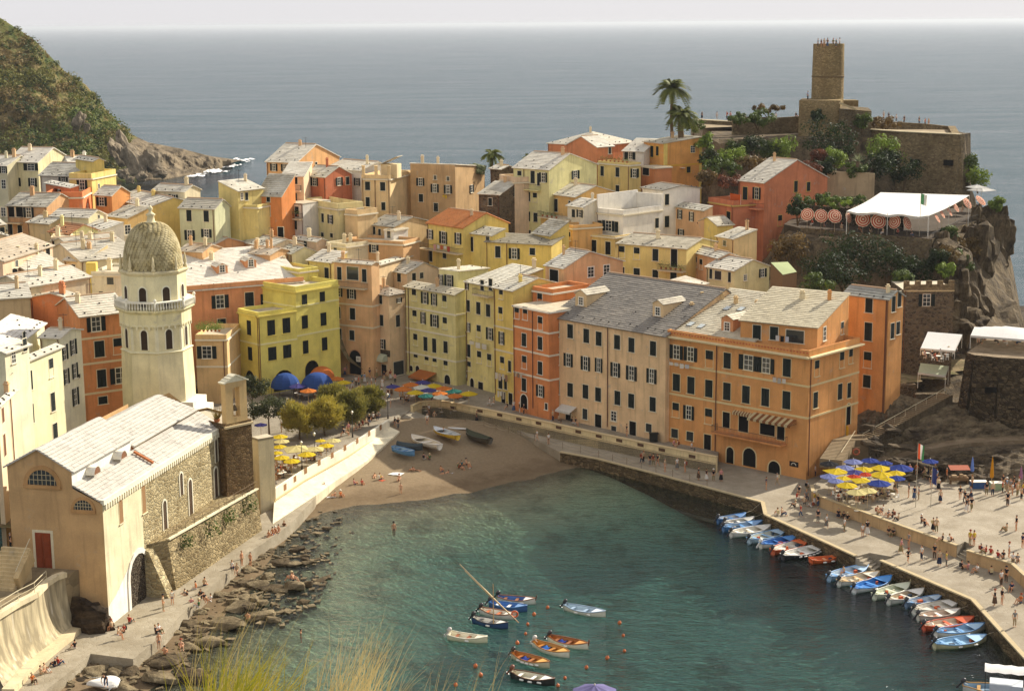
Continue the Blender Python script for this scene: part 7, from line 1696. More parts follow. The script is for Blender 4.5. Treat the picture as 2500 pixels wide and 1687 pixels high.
def parasol(px,w_px,zg,col,label,group,square=False,rise=None,h=2.35,tilt=None,mat=None,name='parasol'):
 """px: middle of the canopy in the photograph; w_px its width there"""
 P=on_z(px,zg+h+.15);depth=(P-CAM).dot(FWD);r=w_px*.55/(FPX/depth)
 if square:r*=.82
 rz=random.uniform(0,.8);root=empty(name,(P.x,P.y,zg),rz);tag(root,label,'parasol',group)
 rise=rise or r*.32
 me=canopy_mesh(square,.32)
 if not me.materials:me.materials.append(WHITE())
 c=obj('canopy',me,None,root,(0,0,h));c.scale=(r,r,r*(rise/r/.32));setmat(c,mat or cloth(col,trans=.35))
 p=obj('pole',POLE,None,root,(0,0,h+rise));p.scale=(.03,.03,h+rise)
 obj('finial',FIN,None,root,(0,0,h+rise*.98));obj('foot',FOOT,None,root)
 kk='ribs'
 if kk not in RIB:
  m=MB()
  for i in range(8):a=2*math.pi*i/8;m.bar((.05*math.cos(a),.05*math.sin(a),.27),(.97*math.cos(a),.97*math.sin(a),-.015),.02,.015)
  RIB[kk]=m.mesh('rib');RIB[kk].materials.append(plain('pole_wood','b9a480',.6))
 q=obj('rib',RIB[kk],None,root,(0,0,h-.02));q.scale=c.scale
 if tilt is not None:
  for o in(c,q):o.rotation_euler=tilt
 return root
COLN=dict(y=('d8bd2c','yellow'),b=('33458f','blue'),r=('bf4428','red'),o=('cf7a34','orange'),w=('dcdccb','white'),t=('2c6b62','teal'),p=('4d4a86','violet blue'),k=('26262a','black'),l=('7d86b8','pale lavender'),c=('d6c98a','pale cream yellow'))
random.seed(11)
def field(rg,spec,zg,where,group):
 seen={}
 items=[]
 for t in spec.split():
  a=t.split(',');items.append((float(a[0]),float(a[1]),float(a[2]),a[3]))
 cnt={}
 for it in items:cnt.setdefault(it[3][0],[]).append(it)
 for x,y,w_,k in items:
  L_=sorted(cnt[k[0]]);i=L_.index((x,y,w_,k));n=len(L_)
  pos='' if n==1 else('leftmost ' if i==0 else 'rightmost ' if i==n-1 else['second','third','fourth','fifth','sixth','seventh','eighth','ninth','tenth','eleventh'][i-1]+' from left ')
  c,cn=COLN[k[0]]
  lab=f'{pos}{cn} {"square" if "s" in k[1:] else "round"} parasol {where}'.strip()
  parasol(S(rg,(x,y)),w_/RG[rg][2],zg,c,lab,group,'s' in k[1:])
field('q','485,1255,190,ys 710,1240,150,y 855,1228,170,ys 985,1270,140,y 860,1285,180,y 545,1312,130,ys 690,1330,160,ys 572,1372,165,y 655,1430,165,c 745,1415,150,c 905,1325,130,y ' '425,1298,150,l 555,1226,150,l 625,1176,150,l 765,1166,140,b 890,1186,120,b 1020,1230,200,b 985,1312,140,b 840,1355,185,b 640,1265,150,p 1265,1172,130,b 480,1335,130,l 630,1300,120,r 725,1280,110,r 425,1192,150,k',3.0,'at the piazza cafe','parasols of the piazza cafe')
field('g','1280,1005,120,p 1540,970,130,p 1590,1037,135,p 1370,1028,150,o 1435,990,140,o 1725,1022,140,o 1815,1087,140,o 1690,1065,130,o 1530,1012,140,w 1700,1097,135,w 1475,1058,140,y 1637,1000,135,y 1940,1068,145,y 1565,1087,130,t 1808,1047,140,t',3.0,'below the green house','parasols in front of the green house')
field('g','790,938,130,o 852,970,125,y 765,994,125,t 452,1002,145,p 543,1042,140,o',3.0,'in front of the lemon yellow house','parasols before the yellow house')
field('h','297,228,130,y 312,268,130,c 295,316,120,y 270,368,100,y 310,410,135,y 400,440,140,y 650,262,90,y 760,262,130,c 700,306,130,y 530,382,150,y 440,335,230,cs 605,335,160,cs 130,125,110,p',3.0,'on the white walled terrace','parasols of the white walled terrace')
for x,y,w_,c,lab in((345,955,255,'33508c','left big blue dome awning before the yellow house'),(622,958,290,'33508c','right big blue dome awning before the yellow house'),(662,890,225,'c9743a','big orange dome awning behind the blue awnings')):
 P=on_z(S('g',(x,y+w_*.23)),4.6);rr=w_/2/3.564/(FPX/(P-CAM).dot(FWD));r_=empty('dome_awning',(P.x,P.y,3.0),.2);tag(r_,lab,'awning','dome awnings of the yellow house');m=MB();N=20
 for j in range(8):
  t=math.pi/2*j/7
  for i in range(N):q=1-.05*(i%2)*math.cos(t);m.v.append((rr*q*math.cos(t)**.9*math.cos(2*math.pi*i/N),rr*q*math.cos(t)**.9*math.sin(2*math.pi*i/N),1.6+rr*.95*math.sin(t)))
 for j in range(7):
  for i in range(N):m.f.append((j*N+i,j*N+(i+1)%N,j*N+N+(i+1)%N,j*N+N+i))
 obj('canopy',m.mesh('canopy'),cloth(c,trans=.2),r_)
 for i in range(6):obj('pole',MB().tube([(rr*.95*math.cos(i*1.047),rr*.95*math.sin(i*1.047),0),(rr*.95*math.cos(i*1.047),rr*.95*math.sin(i*1.047),1.65)],.03,5).mesh('pole'),IRON(),r_)
SM=stripe_mat('dcc3a4','b4422a')
def edge_parasol(xy,w_,Y,yaw,pitch,label):
 P=on_y(S('o',xy),Y);r=w_/2/2.834/(FPX/((P-CAM).dot(FWD)));root=empty('striped_parasol',(P.x,P.y,P.z));tag(root,label,'parasol','red and white striped parasols of the cliff restaurant')
 me=canopy_mesh(False,.22,12);me.materials.append(SM)if not me.materials else None
 rot=Matrix.Rotation(yaw,3,'Z')@Matrix.Rotation(pitch,3,'X')
 c=obj('canopy',me,None,root);c.scale=(r,r,r);c.rotation_euler=rot.to_euler();setmat(c,SM)
 p=obj('pole',POLE,None,root);p.scale=(.025,.025,P.z-25.9)
 return root
for i,(xy,w_,Y,yaw,pt)in enumerate([((825,408),95,289,-.3,1.15),((920,418),100,288.3,.1,1.2),((1015,420),105,287.5,.2,1.1),((1110,430),80,286.8,.9,1.3),((1210,442),110,285.6,-.1,1.3),((1317,455),112,284.6,.1,1.25),((1428,460),100,283.6,-.8,1.25),((1517,468),95,282.9,.8,1.2),((1725,435),70,283,1.1,1.0),((1758,402),75,285.5,1.1,1.0),((1808,388),75,288.5,1.1,1.0),((1852,358),80,292,1.0,1.0),((1932,330),90,296,.8,1.0),((2025,312),90,302,.8,.8)]):
 side='along the long front edge' if i<8 else 'along the seaward edge'
 k=i if i<8 else i-8;n=8 if i<8 else 6
 pos='leftmost' if k==0 else 'last' if k==n-1 else['second','third','fourth','fifth','sixth','seventh'][k-1]
 edge_parasol(xy,w_,Y,yaw,pt,f'{pos} red and white ringed parasol {side} of the cliff restaurant')
parasol(S('o',(2030,235)),55,27.5,'dcdad2','white parasol on the cliff point beyond the restaurant','white parasols',True)
parasol(S('o',(2000,215)),45,28.5,'dcdad2','smaller white parasol behind the one on the cliff point','white parasols',True)
def closed(px,zg,h,col,label,name='closed_parasol'):
 P=on_z(px,zg);r=empty(name,P);tag(r,label,'parasol','closed parasols')
 obj('folded_canopy',MB().lathe([(.05,h),(.14,h*.8),(.26,h*.42),(.2,h*.36),(.04,h*.35)],9).mesh('folded_canopy'),cloth(col,trans=.1),r);p=obj('pole',POLE,None,r,(0,0,h));p.scale=(.03,.03,h);obj('foot',FOOT,None,r)
closed(S('q',(1772,1410)),3.0,4.2,'c98a1e','tall folded amber parasol among the market stalls')
closed(S('q',(1610,1330)),3.0,3.0,'6f8ccf','half folded light blue parasol by the rock slope')
closed(S('q',(2015,1385)),3.0,2.6,'9a6a86','mauve folded parasol at the right edge of the piazza')
def flag(px,zg,h,cols,label,drop=1.3,w_=.9):
 P=on_z(px,zg);r=empty('flag_pole',P);tag(r,label,'flag');obj('pole',MB().tube([(0,0,0),(0,0,h)],[.05,.03],6).mesh('pole'),plain('pale_pole','b5ad98',.5),r)
 n=len(cols)
 for k,c in enumerate(cols):
  m=MB();G=4
  for j in range(7):
   for i in range(G+1):u=(k+i/G)/n;m.v.append((.05+u*w_*(.85-.08*j/6),.12*math.sin(u*7+j*.5),h-.1-drop*j/6-u*.35))
  for j in range(6):
   for i in range(G):q=j*(G+1)+i;m.f.append((q,q+1,q+G+2,q+G+1))
  obj('flag_band',m.mesh('flag_band',smooth=True),cloth(c),r)
flag(S('q',(1143,1560)),3.0,8.2,['c9502a','dcdad0','3f7a4a'],'tall pole with green, white and red flag on the piazza',1.9,.9)
flag(S('q',(1268,1560)),3.0,5.2,['2f3560'],'second flagpole with drooping dark blue flag on the piazza',2.0,.7)
flag(S('q',(552,1140)),3.0,4.6,['c9982a'],'drooping yellow flag at the foot of the cliff stairs',3.2,.5)
flag(S('o',(1600,560)),25.9,7.4,['4a7a52','c9c6ba'],'green and white flag at the corner of the cliff awning',1.8,1.2)
def tent(name,pxy,label,col,zf,peak=None,rg='q'):
 q=[on_y(S(rg,p),y)for p,y in pxy];r=empty(name,(q[0].x,q[0].y,zf));tag(r,label,'tent','white tents above the rampart')
 c=(q[0]+q[1]+q[2]+q[3])/4+Z*(peak or .0);m=MB();G=6
 for j in range(G+1):
  for i in range(G+1):
   u,v=i/G,j/G;P=(q[0]*(1-u)+q[1]*u)*(1-v)+(q[3]*(1-u)+q[2]*u)*v;m.v.append(tuple(P+Z*((peak or 0)*(1-max(abs(2*u-1),abs(2*v-1)))-.08*math.sin(math.pi*u)*math.sin(math.pi*v))))
 for j in range(G):
  for i in range(G):a=j*(G+1)+i;m.f.append((a,a+1,a+G+2,a+G+1))
 m.build('fabric',cloth(col,trans=.3),r,True)
 for p in q:MB().tube([(p.x,p.y,zf),p],.045,5).build('post',WHITE(),r)
 vl=MB();vl.quad(q[0],q[1],q[1]-Z*.3,q[0]-Z*.3).quad(q[1],q[2],q[2]-Z*.3,q[1]-Z*.3);vl.build('valance',cloth('d3d1c8'),r)
 return q
tent('white_tent',[((1185,238),236),((1468,260),233),((1530,125),241),((1245,102),244)],'square white tent over the upper cafe tables','e4e3de',14.4)
tent('green_awning_tent',[((1165,440),233),((1392,466),231),((1418,388),235),((1185,362),237)],'sagging pale green awning below the square white tent','b9c2a4',10.2)
tent('long_white_tent',[((1600,132),232),((2150,175),228),((2180,85),238),((1632,62),241)],'long white marquee on the rampart top at the right edge','e6e5e0',16.1,1.1)
TAB=MB().lathe([(.38,.72),(.4,.72),(.4,.76),(.02,.76)],10).mesh('table_top');TAB.materials.append(WHITE())
TLG=MB().tube([(0,0,0),(0,0,.73)],.04,6).lathe([(.25,0),(.2,.05),(.03,.08)],8).mesh('table_leg');TLG.materials.append(IRON())
CSE=MB().b2(-.2,.2,-.2,.2,.43,.47).mesh('seat');CBK=MB().b2(-.2,.2,.17,.21,.5,.9).b2(-.2,-.16,.17,.21,.45,.9).mesh('backrest');CLG=MB().b2(-.02,.02,-.02,.02,0,.43).mesh('leg')
CHM={k:plain('chair_'+k,k,.6)for k in('dcd8cc','8a6a48','5a4a3a')}
def table(P,lab,group):
 r=empty('cafe_table',P);tag(r,lab,'table',group);obj('table_top',TAB,None,r);obj('table_leg',TLG,None,r)
def chair(P,rz,lab,group,c='dcd8cc'):
 r=empty('cafe_chair',P,rz);tag(r,lab,'chair',group)
 for nm,me in(('seat',CSE),('backrest',CBK)):
  if not me.materials:me.materials.append(CHM[c])
  setmat(obj(nm,me,None,r),CHM[c])
 if not CLG.materials:CLG.materials.append(CHM[c])
 for sx in(-.17,.17):
  for sy in(-.17,.17):setmat(obj('leg',CLG,None,r,(sx,sy,0)),CHM[c])
def seating(rg,box,zg,n_,where,group,c='dcd8cc',Y=None):
 x0,y0,x1,y1=box
 for i in range(n_):
  px=S(rg,(random.uniform(x0,x1),random.uniform(y0,y1)));P=on_z(px,zg);table(P,'small round white cafe table '+where,group)
  for k in range(2):
   a=random.uniform(0,6.3);chair(P+Vector((math.cos(a)*.7,math.sin(a)*.7,0)),a-math.pi/2,('white' if c=='dcd8cc' else 'brown')+' cafe chair '+where,group+' seats',c)
seating('q',(450,1400,960,1520),3.0,11,'under the piazza parasols','piazza cafe tables')
seating('g',(1380,1090,1960,1130),3.0,7,'under the parasols of the green house','green house cafe tables','8a6a48')
seating('g',(260,1040,640,1130),3.0,8,'before the yellow house arches','yellow house cafe tables','5a4a3a')
seating('h',(260,400,700,640),3.0,10,'on the white walled terrace','white terrace cafe tables','8a6a48')if False else None
def seating_pts(pts,zg,where,group,c):
 for px in pts:
  P=on_z(S('h',px),zg);table(P,'small round white cafe table '+where,group)
  for k in range(2):
   a=random.uniform(0,6.3);chair(P+Vector((math.cos(a)*.7,math.sin(a)*.7,0)),a-math.pi/2,'brown cafe chair '+where,group+' seats',c)
seating_pts([(290,500),(350,530),(300,600),(400,500),(450,460),(560,440),(640,390),(710,360),(290,450),(330,590)],3.0,'on the white walled terrace','white terrace cafe tables','8a6a48')
def seating_y(pts,zg,where,group,c='dcd8cc'):
 for px in pts:
  P=on_z(S('q',px),zg);table(P,'small round white cafe table '+where,group)
  for k in range(2):
   a=random.uniform(0,6.3);chair(P+Vector((math.cos(a)*.7,math.sin(a)*.7,0)),a-math.pi/2,'white cafe chair '+where,group+' seats',c)
seating_y([(1240,320),(1310,300),(1400,330),(1450,300),(1330,345)],14.3,'under the square white tent','upper cafe tables')
def lamp(px,zg,label):
 P=on_z(px,zg);r=empty('street_lamp',P);tag(r,label,'street lamp','lamp posts of the harbour square')
 obj('lamp_post',MB().lathe([(.14,0),(.1,.5),(.05,.7),(.04,3.4),(.08,3.45)],8).mesh('lamp_post'),IRON(),r);obj('lantern',MB().lathe([(.08,3.45),(.2,3.8),(.04,3.98)],6).mesh('lantern'),plain('lamp_glass','cfcab0',.2,.5),r)
lamp(S('g',(1238,1290)),3.0,'slim dark lamp post at the head of the slipway')
lamp(S('h',(930,240)),3.0,'lamp post with pale lantern among the terrace trees')
lamp(S('h',(602,440)),3.0,'dark lamp post between the yellow terrace parasols')
lamp(S('h',(490,520)),3.0,'short pale post at the terrace wall end')
P=on_z(S('q',(1500,1365)),3.0);ms=empty('market_stall',P);tag(ms,'souvenir stall with small pink canopy by the rock slope','stall','stalls of the piazza')
obj('counter',MB().b2(-1.2,1.2,-.45,.45,.5,.9).b2(-1.1,-1.0,-.4,.4,0,.5).b2(1.0,1.1,-.4,.4,0,.5).mesh('counter'),WOOD(),ms);obj('stall_canopy',MB().quad((-1.3,-.7,2.0),(1.3,-.7,2.0),(1.3,.7,2.3),(-1.3,.7,2.3)).mesh('stall_canopy'),cloth('b5705a'),ms)
for x in(-1.2,1.2):obj('stall_pole',MB().tube([(x,.6,0),(x,.6,2.28)],.03,5).mesh('stall_pole'),IRON(),ms)
obj('goods',MB().b2(-.9,-.3,-.3,.3,.9,1.15).b2(.1,.5,-.3,.2,.9,1.3).b2(.6,1.0,-.2,.3,.9,1.1).mesh('goods'),plain('mixed_goods','a08a6a',.8,.2,.5,12),ms)
P=on_z(S('q',(1665,1400)),3.0);ms=empty('market_stall',P);tag(ms,'blue draped stall table beside the amber folded parasol','stall','stalls of the piazza')
obj('drape',MB().b2(-1.0,1.0,-.5,.5,0,.85).mesh('drape'),cloth('3f5a86',trans=0),ms);obj('counter',MB().b2(-1.05,1.05,-.55,.55,.86,.92).mesh('counter'),WHITE(),ms)
P=on_z(S('q',(1815,1410)),3.0);ms=empty('market_stall',P);tag(ms,'pale green draped stall table near the piazza crowd','stall','stalls of the piazza')
obj('drape',MB().b2(-.8,.8,-.5,.5,0,.85).mesh('drape'),cloth('9ab08a',trans=0),ms);obj('counter',MB().b2(-.85,.85,-.55,.55,.86,.92).mesh('counter'),WHITE(),ms)
P=on_y(S('q',(648,1100)),216);lr_=empty('life_ring',P);tag(lr_,'faded red life ring on the rock beside the stairs','life ring');obj('ring',MB().tube([(.4*math.cos(2*math.pi*i/14),0,.4*math.sin(2*math.pi*i/14))for i in range(15)],.1,6).mesh('ring',smooth=True),plain('faded_red','a8583c',.6),lr_);obj('ring_board',MB().b2(-.55,.55,.1,.16,-.6,.6).b2(-.06,.06,.1,.18,-2.4,-.6).mesh('ring_board'),WOOD(),lr_)
io_=HOUSE['orange'];P=on_plane(S('p',(983,1373)),io_['A'],io_['nL']);sg=empty('wall_sign',P,math.atan2(io_['dL'].y,io_['dL'].x));tag(sg,'small dark sign with pale arc emblem on the orange corner house','sign')
obj('board',MB().b2(-.7,.7,-.06,0,-.35,.35).mesh('board'),plain('sign_dark','2a1f1a',.6),sg);obj('emblem',MB().tube([(.36*math.cos(math.pi*i/8),-.075,.3*math.sin(math.pi*i/8)-.14)for i in range(9)],.05,5).mesh('emblem'),plain('sign_pale','d9d3c0'),sg)
ip=HOUSE['peach_arch'];P=on_plane(S('g',(995,768)),ip['A'],ip['nL'])+ip['nL']*.5;sg=empty('hanging_sign',P,math.atan2(ip['dL'].y,ip['dL'].x));tag(sg,'white hanging sign beside the dark street arch','sign');obj('board',MB().b2(-.45,.45,-.04,.04,-.45,.45).mesh('board'),WHITE(),sg);obj('bracket',MB().bar((0,0,.5),(0,.5,.5),.04,.04).mesh('bracket'),IRON(),sg)
obj('printed_lines',MB().b2(-.3,.3,-.046,-.041,.12,.18).b2(-.3,.25,-.046,-.041,-.02,.04).b2(-.3,.3,-.046,-.041,-.2,-.14).mesh('printed_lines'),plain('sign_dark','2a1f1a',.6),sg)
P=on_plane(S('k',(1515,1490)),HOUSE['beige']['A'],HOUSE['beige']['nL'])+HOUSE['beige']['nL']*.8;P.z=3.0;bn=empty('wheeled_bin',P);tag(bn,'dark wheeled refuse bin at the corner of beige and orange houses','bin');obj('bin_body',MB().prism([(-.55,-.4),(.55,-.4),(.6,.4),(-.6,.4)],.12,1.2).mesh('bin_body'),plain('bin_dark','23241f',.6),bn);obj('bin_lid',MB().b2(-.66,.66,-.46,.46,1.2,1.32).mesh('bin_lid'),plain('bin_dark','23241f',.6),bn)
for x in(-.5,.5):obj('bin_wheel',MB().tube([(x-.05,.3,.1),(x+.05,.3,.1)],.1,8).mesh('bin_wheel'),IRON(),bn)
# ================================================================ headland, rocks, trees, grass
random.seed(21)
def interp(T,x):
 if x<=T[0][0]:return T[0][1]
 for(a,b),(c,d)in zip(T[:-1],T[1:]):
  if a<=x<=c:return b+(d-b)*(x-a)/(c-a)
 return T[-1][1]
RIDGE=[(-200,-60),(0,44),(84,98),(157,174),(210,208),(252,261),(309,323),(362,348),(449,365),(533,387),(566,398)]
BASEY=[(-200,452),(0,452),(300,446),(400,440),(488,425),(540,412),(566,404)]
def hill_pt(x,v):
 yr=interp(RIDGE,x);Yr=742
 a=on_y((x,yr),Yr);b=on_z((x,interp(BASEY,x)),0)
 P=a.lerp(b,v);n=mnoise.fractal(Vector((P.x*.05,P.y*.05,P.z*.05)),1.0,2.0,5)
 k=math.sin(math.pi*min(1,v*1.0))
 P=P+Vector((0,-1,.6))*(k*(n*5+2.0));return P,n
def hill_mesh(x0,x1,nu,nv,amp,lo=0):
 m=MB()
 for j in range(nv+3):
  for i in range(nu+1):
   x=x0+(x1-x0)*i/nu
   if j<2:
    P,n=hill_pt(x,0);P=P+Vector((0,70 if j==0 else 25,0));P.z=-3 if j==0 else P.z*.5
   else:
    P,n=hill_pt(x,(j-2)/nv)
    if amp:
     s=mnoise.fractal(Vector((P.x*.22,P.y*.08,P.z*.05)),1.0,2.1,5)*amp*math.sin(math.pi*min(1,max(0.02,(j-2)/nv)))
     P=P+Vector((0,-s,s*.4))
    if j==nv+2:P.z=-2
   m.v.append(tuple(P))
 for j in range(nv+2):
  for i in range(nu):a=j*(nu+1)+i;m.f.append((a,a+nu+1,a+nu+2,a+1))
 return m
def hill_mat():
 t=NT('hillside_earth');x=t.mix(t.ramp(t.noise(.06,6,rough=.65),.42,.6),lin('5c5a30'),lin('7d6c48'));x=t.mix(t.ramp(t.noise(.25,5),.5,.62),x,lin('48512a'));t.col(x);t.rough(.95,.1);t.bump(t.noise(.4,6),.8,1.5);return t.m
structure('headland_hill',hill_mesh(-200,335,90,46,1.0),hill_mat(),True)
structure('headland_point',hill_mesh(318,566,130,40,4.0),rock('8a7b62','413728',(.6,.25,.12)),False)
def leaf_clump(m,c,r,n,s,flat_=.8):
 for _ in range(n):
  d=Vector((random.gauss(0,1),random.gauss(0,1),random.gauss(0,1))).normalized();p=c+Vector((d.x,d.y,d.z*flat_))*r*random.uniform(.55,1.0)
  nrm=(d+Vector((random.uniform(-.6,.6),random.uniform(-.6,.6),random.uniform(-.2,.8)))).normalized();u=nrm.orthogonal().normalized();v=nrm.cross(u);a=random.uniform(0,6.28);u,v=u*math.cos(a)+v*math.sin(a),v*math.cos(a)-u*math.sin(a)
  ss=s*random.uniform(.6,1.3);m.add([p-u*ss,p+v*ss*.55,p+u*ss,p-v*ss*.55],[(0,1,2,3)])
FOLS=[foliage('6f7a34','4c5a26','scrub_green'),foliage('83803c','5d5a2c','scrub_olive'),foliage('8a7442','5f5230','scrub_brown'),foliage('4b5a2c','2f3c1e','scrub_dark')]
mbs=[MB()for _ in FOLS]
for k in range(1500):
 x=random.uniform(-60,318);v=random.random()**.9
 if interp(RIDGE,x)+(interp(BASEY,x)-interp(RIDGE,x))*v>432:continue
 P,n=hill_pt(x,v);rr=random.choice((1.2,1.6,2.0,2.4,3.2));q=mnoise.noise(Vector((P.x*.03,P.z*.05,5)))
 i=0 if q>.1 else 1 if q>-.15 else 2
 if random.random()<.22:i=3
 if random.random()<.15:i=random.randint(0,3)
 leaf_clump(mbs[i],P+Vector((0,0,rr*.3)),rr,int(10+rr*9),.55,.75)
for i,m in enumerate(mbs):o=structure('hillside_scrub',m,FOLS[i]);o['kind']='stuff';o['label']=['green','olive','brownish','dark green'][i]+' scrub covering the far hillside'
SLAB=rock('978a74','5c5140',(.5,.5,.3))
for i,(px,Y,s,rot,lab)in enumerate([((192,296),690,(3.0,4,5.0),.5,'pale upright slab of rock set in the green hillside'),((212,312),690,(2.0,3,2.4),.2,'smaller pale slab just below the upright slab on the hillside'),((285,372),678,(3.0,6,7.5),-.5,'long leaning grey slab where the hill meets the point'),((325,395),672,(5.0,6,9.0),-.6,'largest leaning grey slab behind the yellow terrace block'),((372,395),676,(5.0,6,6.0),-.5,'broad grey slab under the striped cliffs of the point'),((300,350),690,(2.5,5,6.0),-.4,'narrow grey slab high against the scrub'),((390,424),672,(4.0,4,2.6),.1,'low grey boulder at the water under the point'),((345,432),660,(3.2,4,2.2),0,'rounded grey boulder behind the cream grey roof'),((300,425),655,(3.0,4,2.4),.3,'rounded grey boulder beside the orange house gable'),((318,440),650,(2.2,3,1.7),0,'small grey boulder lowest among the slabs')]):
 P=on_y(px,Y);o=obj('boulder',boulder_mesh(i+3,3,(1,1,1),.42,1.4),SLAB,None,P);o.scale=(s[0]*.7,s[1]*.7,s[2]*.85);o.rotation_euler=(0,rot,random.uniform(-.5,.5));tag(o,lab,'rock','pale slabs of the far headland')
fm=MB()
for cx,cy,w_,n_ in((568,392,22,26),(560,405,26,30),(520,418,34,26),(480,428,26,14),(600,392,14,8)):
 for _ in range(n_):
  P=on_z((cx+random.gauss(0,w_*.5),cy+random.gauss(0,2.2)),.25);r=random.uniform(.5,1.8)
  k=7;vs=[(P.x+r*random.uniform(.6,1.4)*math.cos(6.283*i/k),P.y+2.2*r*random.uniform(.6,1.4)*math.sin(6.283*i/k),.12+random.uniform(0,.5))for i in range(k)];fm.add(vs,[tuple(range(k))])
o=structure('sea_foam',fm,plain('foam','e6e6e4',.9));o['kind']='stuff';o['label']='white surf breaking round the far rocky point'
RK=rock('97886a','5a4e3a',(1,1,1.6));RKD=rock('6b5d46','352c20',(1,1,1.6))
BM=[hull_mesh(50+i,14+i%3*5,name='shore_rock')for i in range(7)]
D_=lambda x,y:S('d',(x,y))
rocks=[('d',1600,985,2.6,1.6,.9),('d',1930,975,5.0,2.0,.8),('d',1810,1130,3.0,1.7,.8),('d',1420,1290,4.2,2.6,1.0),('d',1640,1180,2.4,1.4,.7),('d',1390,1440,3.6,2.2,1.0),('d',1620,1430,4.2,2.2,.8),('d',790,1400,3.2,2.0,1.1),('d',985,1400,1.6,1.8,1.0),('d',1100,1400,2.4,1.7,1.0),('d',560,1500,2.0,1.4,.8),('d',1050,1530,3.0,1.8,.9),('d',680,1470,1.4,1.2,.7),('d',1690,890,1.8,1.2,.6),('d',1870,730,2.4,1.4,.6),('d',2090,640,2.2,1.2,.6),('d',2070,830,3.4,1.6,.8),('d',2120,760,2.2,1.3,.7),('d',2200,900,2.6,1.6,.7),('d',1480,1060,2.0,1.2,.6),('d',2000,790,1.6,1.2,.7),('d',1700,1040,2.4,1.2,.5),('d',1230,1240,1.4,1.0,.6),('d',1180,1330,1.8,1.0,.5),('d',1530,1280,2.0,1.4,.5),('d',900,1300,2.0,1.2,.5),('h',430,1520,2.2,1.6,1.1),('h',545,1505,1.0,.9,.7),('h',185,1440,1.5,1.2,.9),('h',90,1515,2.8,1.5,.6),('h',310,1320,2.6,1.7,.5),('h',425,1330,2.0,1.2,.5),('h',535,1322,1.7,.9,.5),('h',450,1205,2.0,1.0,.45),('h',700,1020,1.8,.8,.3),('h',620,1065,2.0,.7,.2),('h',505,1100,1.2,.7,.3),('h',520,1265,.9,.6,.4),('h',40,1380,1.8,1.2,.6),('h',660,1470,2.6,.9,.2),('i',140,770,3.2,1.4,.8),('i',250,810,1.7,.9,.6),('i',545,640,1.6,.8,.4),('i',150,655,1.4,.9,.6),('i',60,610,1.6,1.0,.7),('i',20,690,1.8,1.2,.7),('i',410,735,1.4,.7,.3),('i',330,540,1.6,.9,.4),('i',220,520,3.0,1.4,.3),('h',200,1210,1.6,.8,.4),('h',120,1270,1.8,.8,.4),('i',560,240,1.2,.7,.3)]
adj=['flat','long','rounded','broad','angular','humped','low','split','wedge shaped','tilted']
col_=['tan','grey brown','ochre','dark','pale','weathered']
places=['near the arch end of the quay','beside the left quay edge','among the shore rocks','at the waterline']
used_l=set()
for i,(rg,x,y,a,b,c)in enumerate(rocks):
 px=S(rg,(x,y));P=on_z(px,.25);gz=min(.3,beach_z(P.x,P.y));P=on_z(px,.1+c*.35)
 o=obj('shore_rock',BM[i%7],None,None,(P.x,P.y,min(.55,.05+c*.2)));
 if not BM[i%7].materials:BM[i%7].materials.append(RK)
 setmat(o,RK if i%3 else RKD);o.scale=(a*.62,b*.75,c*.85);o.rotation_euler=(random.uniform(-.15,.15),random.uniform(-.15,.15),random.uniform(-.6,.9))
 pl='in the shallow water' if rg in 'hi' else 'below the left quay';near=f'{adj[i % 10]} {col_[i % 6]} rock {pl}, '+['beside the sunbathers','nearest the quay wall','farthest from the quay','in the densest part of the rocks','toward the foreground grass','toward the beach','close to the arch','half under water'][(i*5)%8]
 while near in used_l:near=near+' edge'
 used_l.add(near);tag(o,near,'rock','boulders along the left quay')
o=obj('shore_rock',BM[2],None,None,on_z(D_(890,1500),.9));o.scale=(1.9,1.5,1.0);setmat(o,plain('towel_cover','d9d6cc',.9));o.scale=(1.7,1.3,.8);o.data=hull_mesh(77,26,name='towel_rock');o.data.materials.append(plain('towel_cover','d9d6cc',.9));tag(o,'pale boulder covered with a white towel at the bottom left','rock','boulders along the left quay')
P=CP(-.9,2.0,1.6);q=obj('rock_plinth',boulder_mesh(17,3,(1,1,1),.35,1.6),rock('5a4a36','2a2219'),ch,P-WLOC[ch],ang);q.scale=(1.5,2.8,2.9)
pb=MB()
for _ in range(900):
 rg,x,y,a,b,c=random.choice(rocks);px=S(rg,(x+random.gauss(0,90),y+random.gauss(0,60)));P=on_z(px,.0);z_=beach_z(P.x,P.y)
 if z_>1.2:continue
 s_=random.uniform(.1,.42);pts=[Vector((random.uniform(-1,1),random.uniform(-1,1),random.uniform(-.3,.7)))*s_ for _ in range(1)]
 pb.box((P.x,P.y,max(z_,-.15)+s_*.1),(s_*random.uniform(.6,1.2),s_*random.uniform(.5,1),s_*.45),(Vector((1,random.uniform(-.5,.5),random.uniform(-.3,.3))).normalized(),Vector((random.uniform(-.5,.5),1,0)).normalized(),Vector((random.uniform(-.3,.3),0,1)).normalized()))
o=structure('shore_pebbles',pb,RK);o['kind']='stuff';o['label']='small stones scattered between the boulders of the left shore'
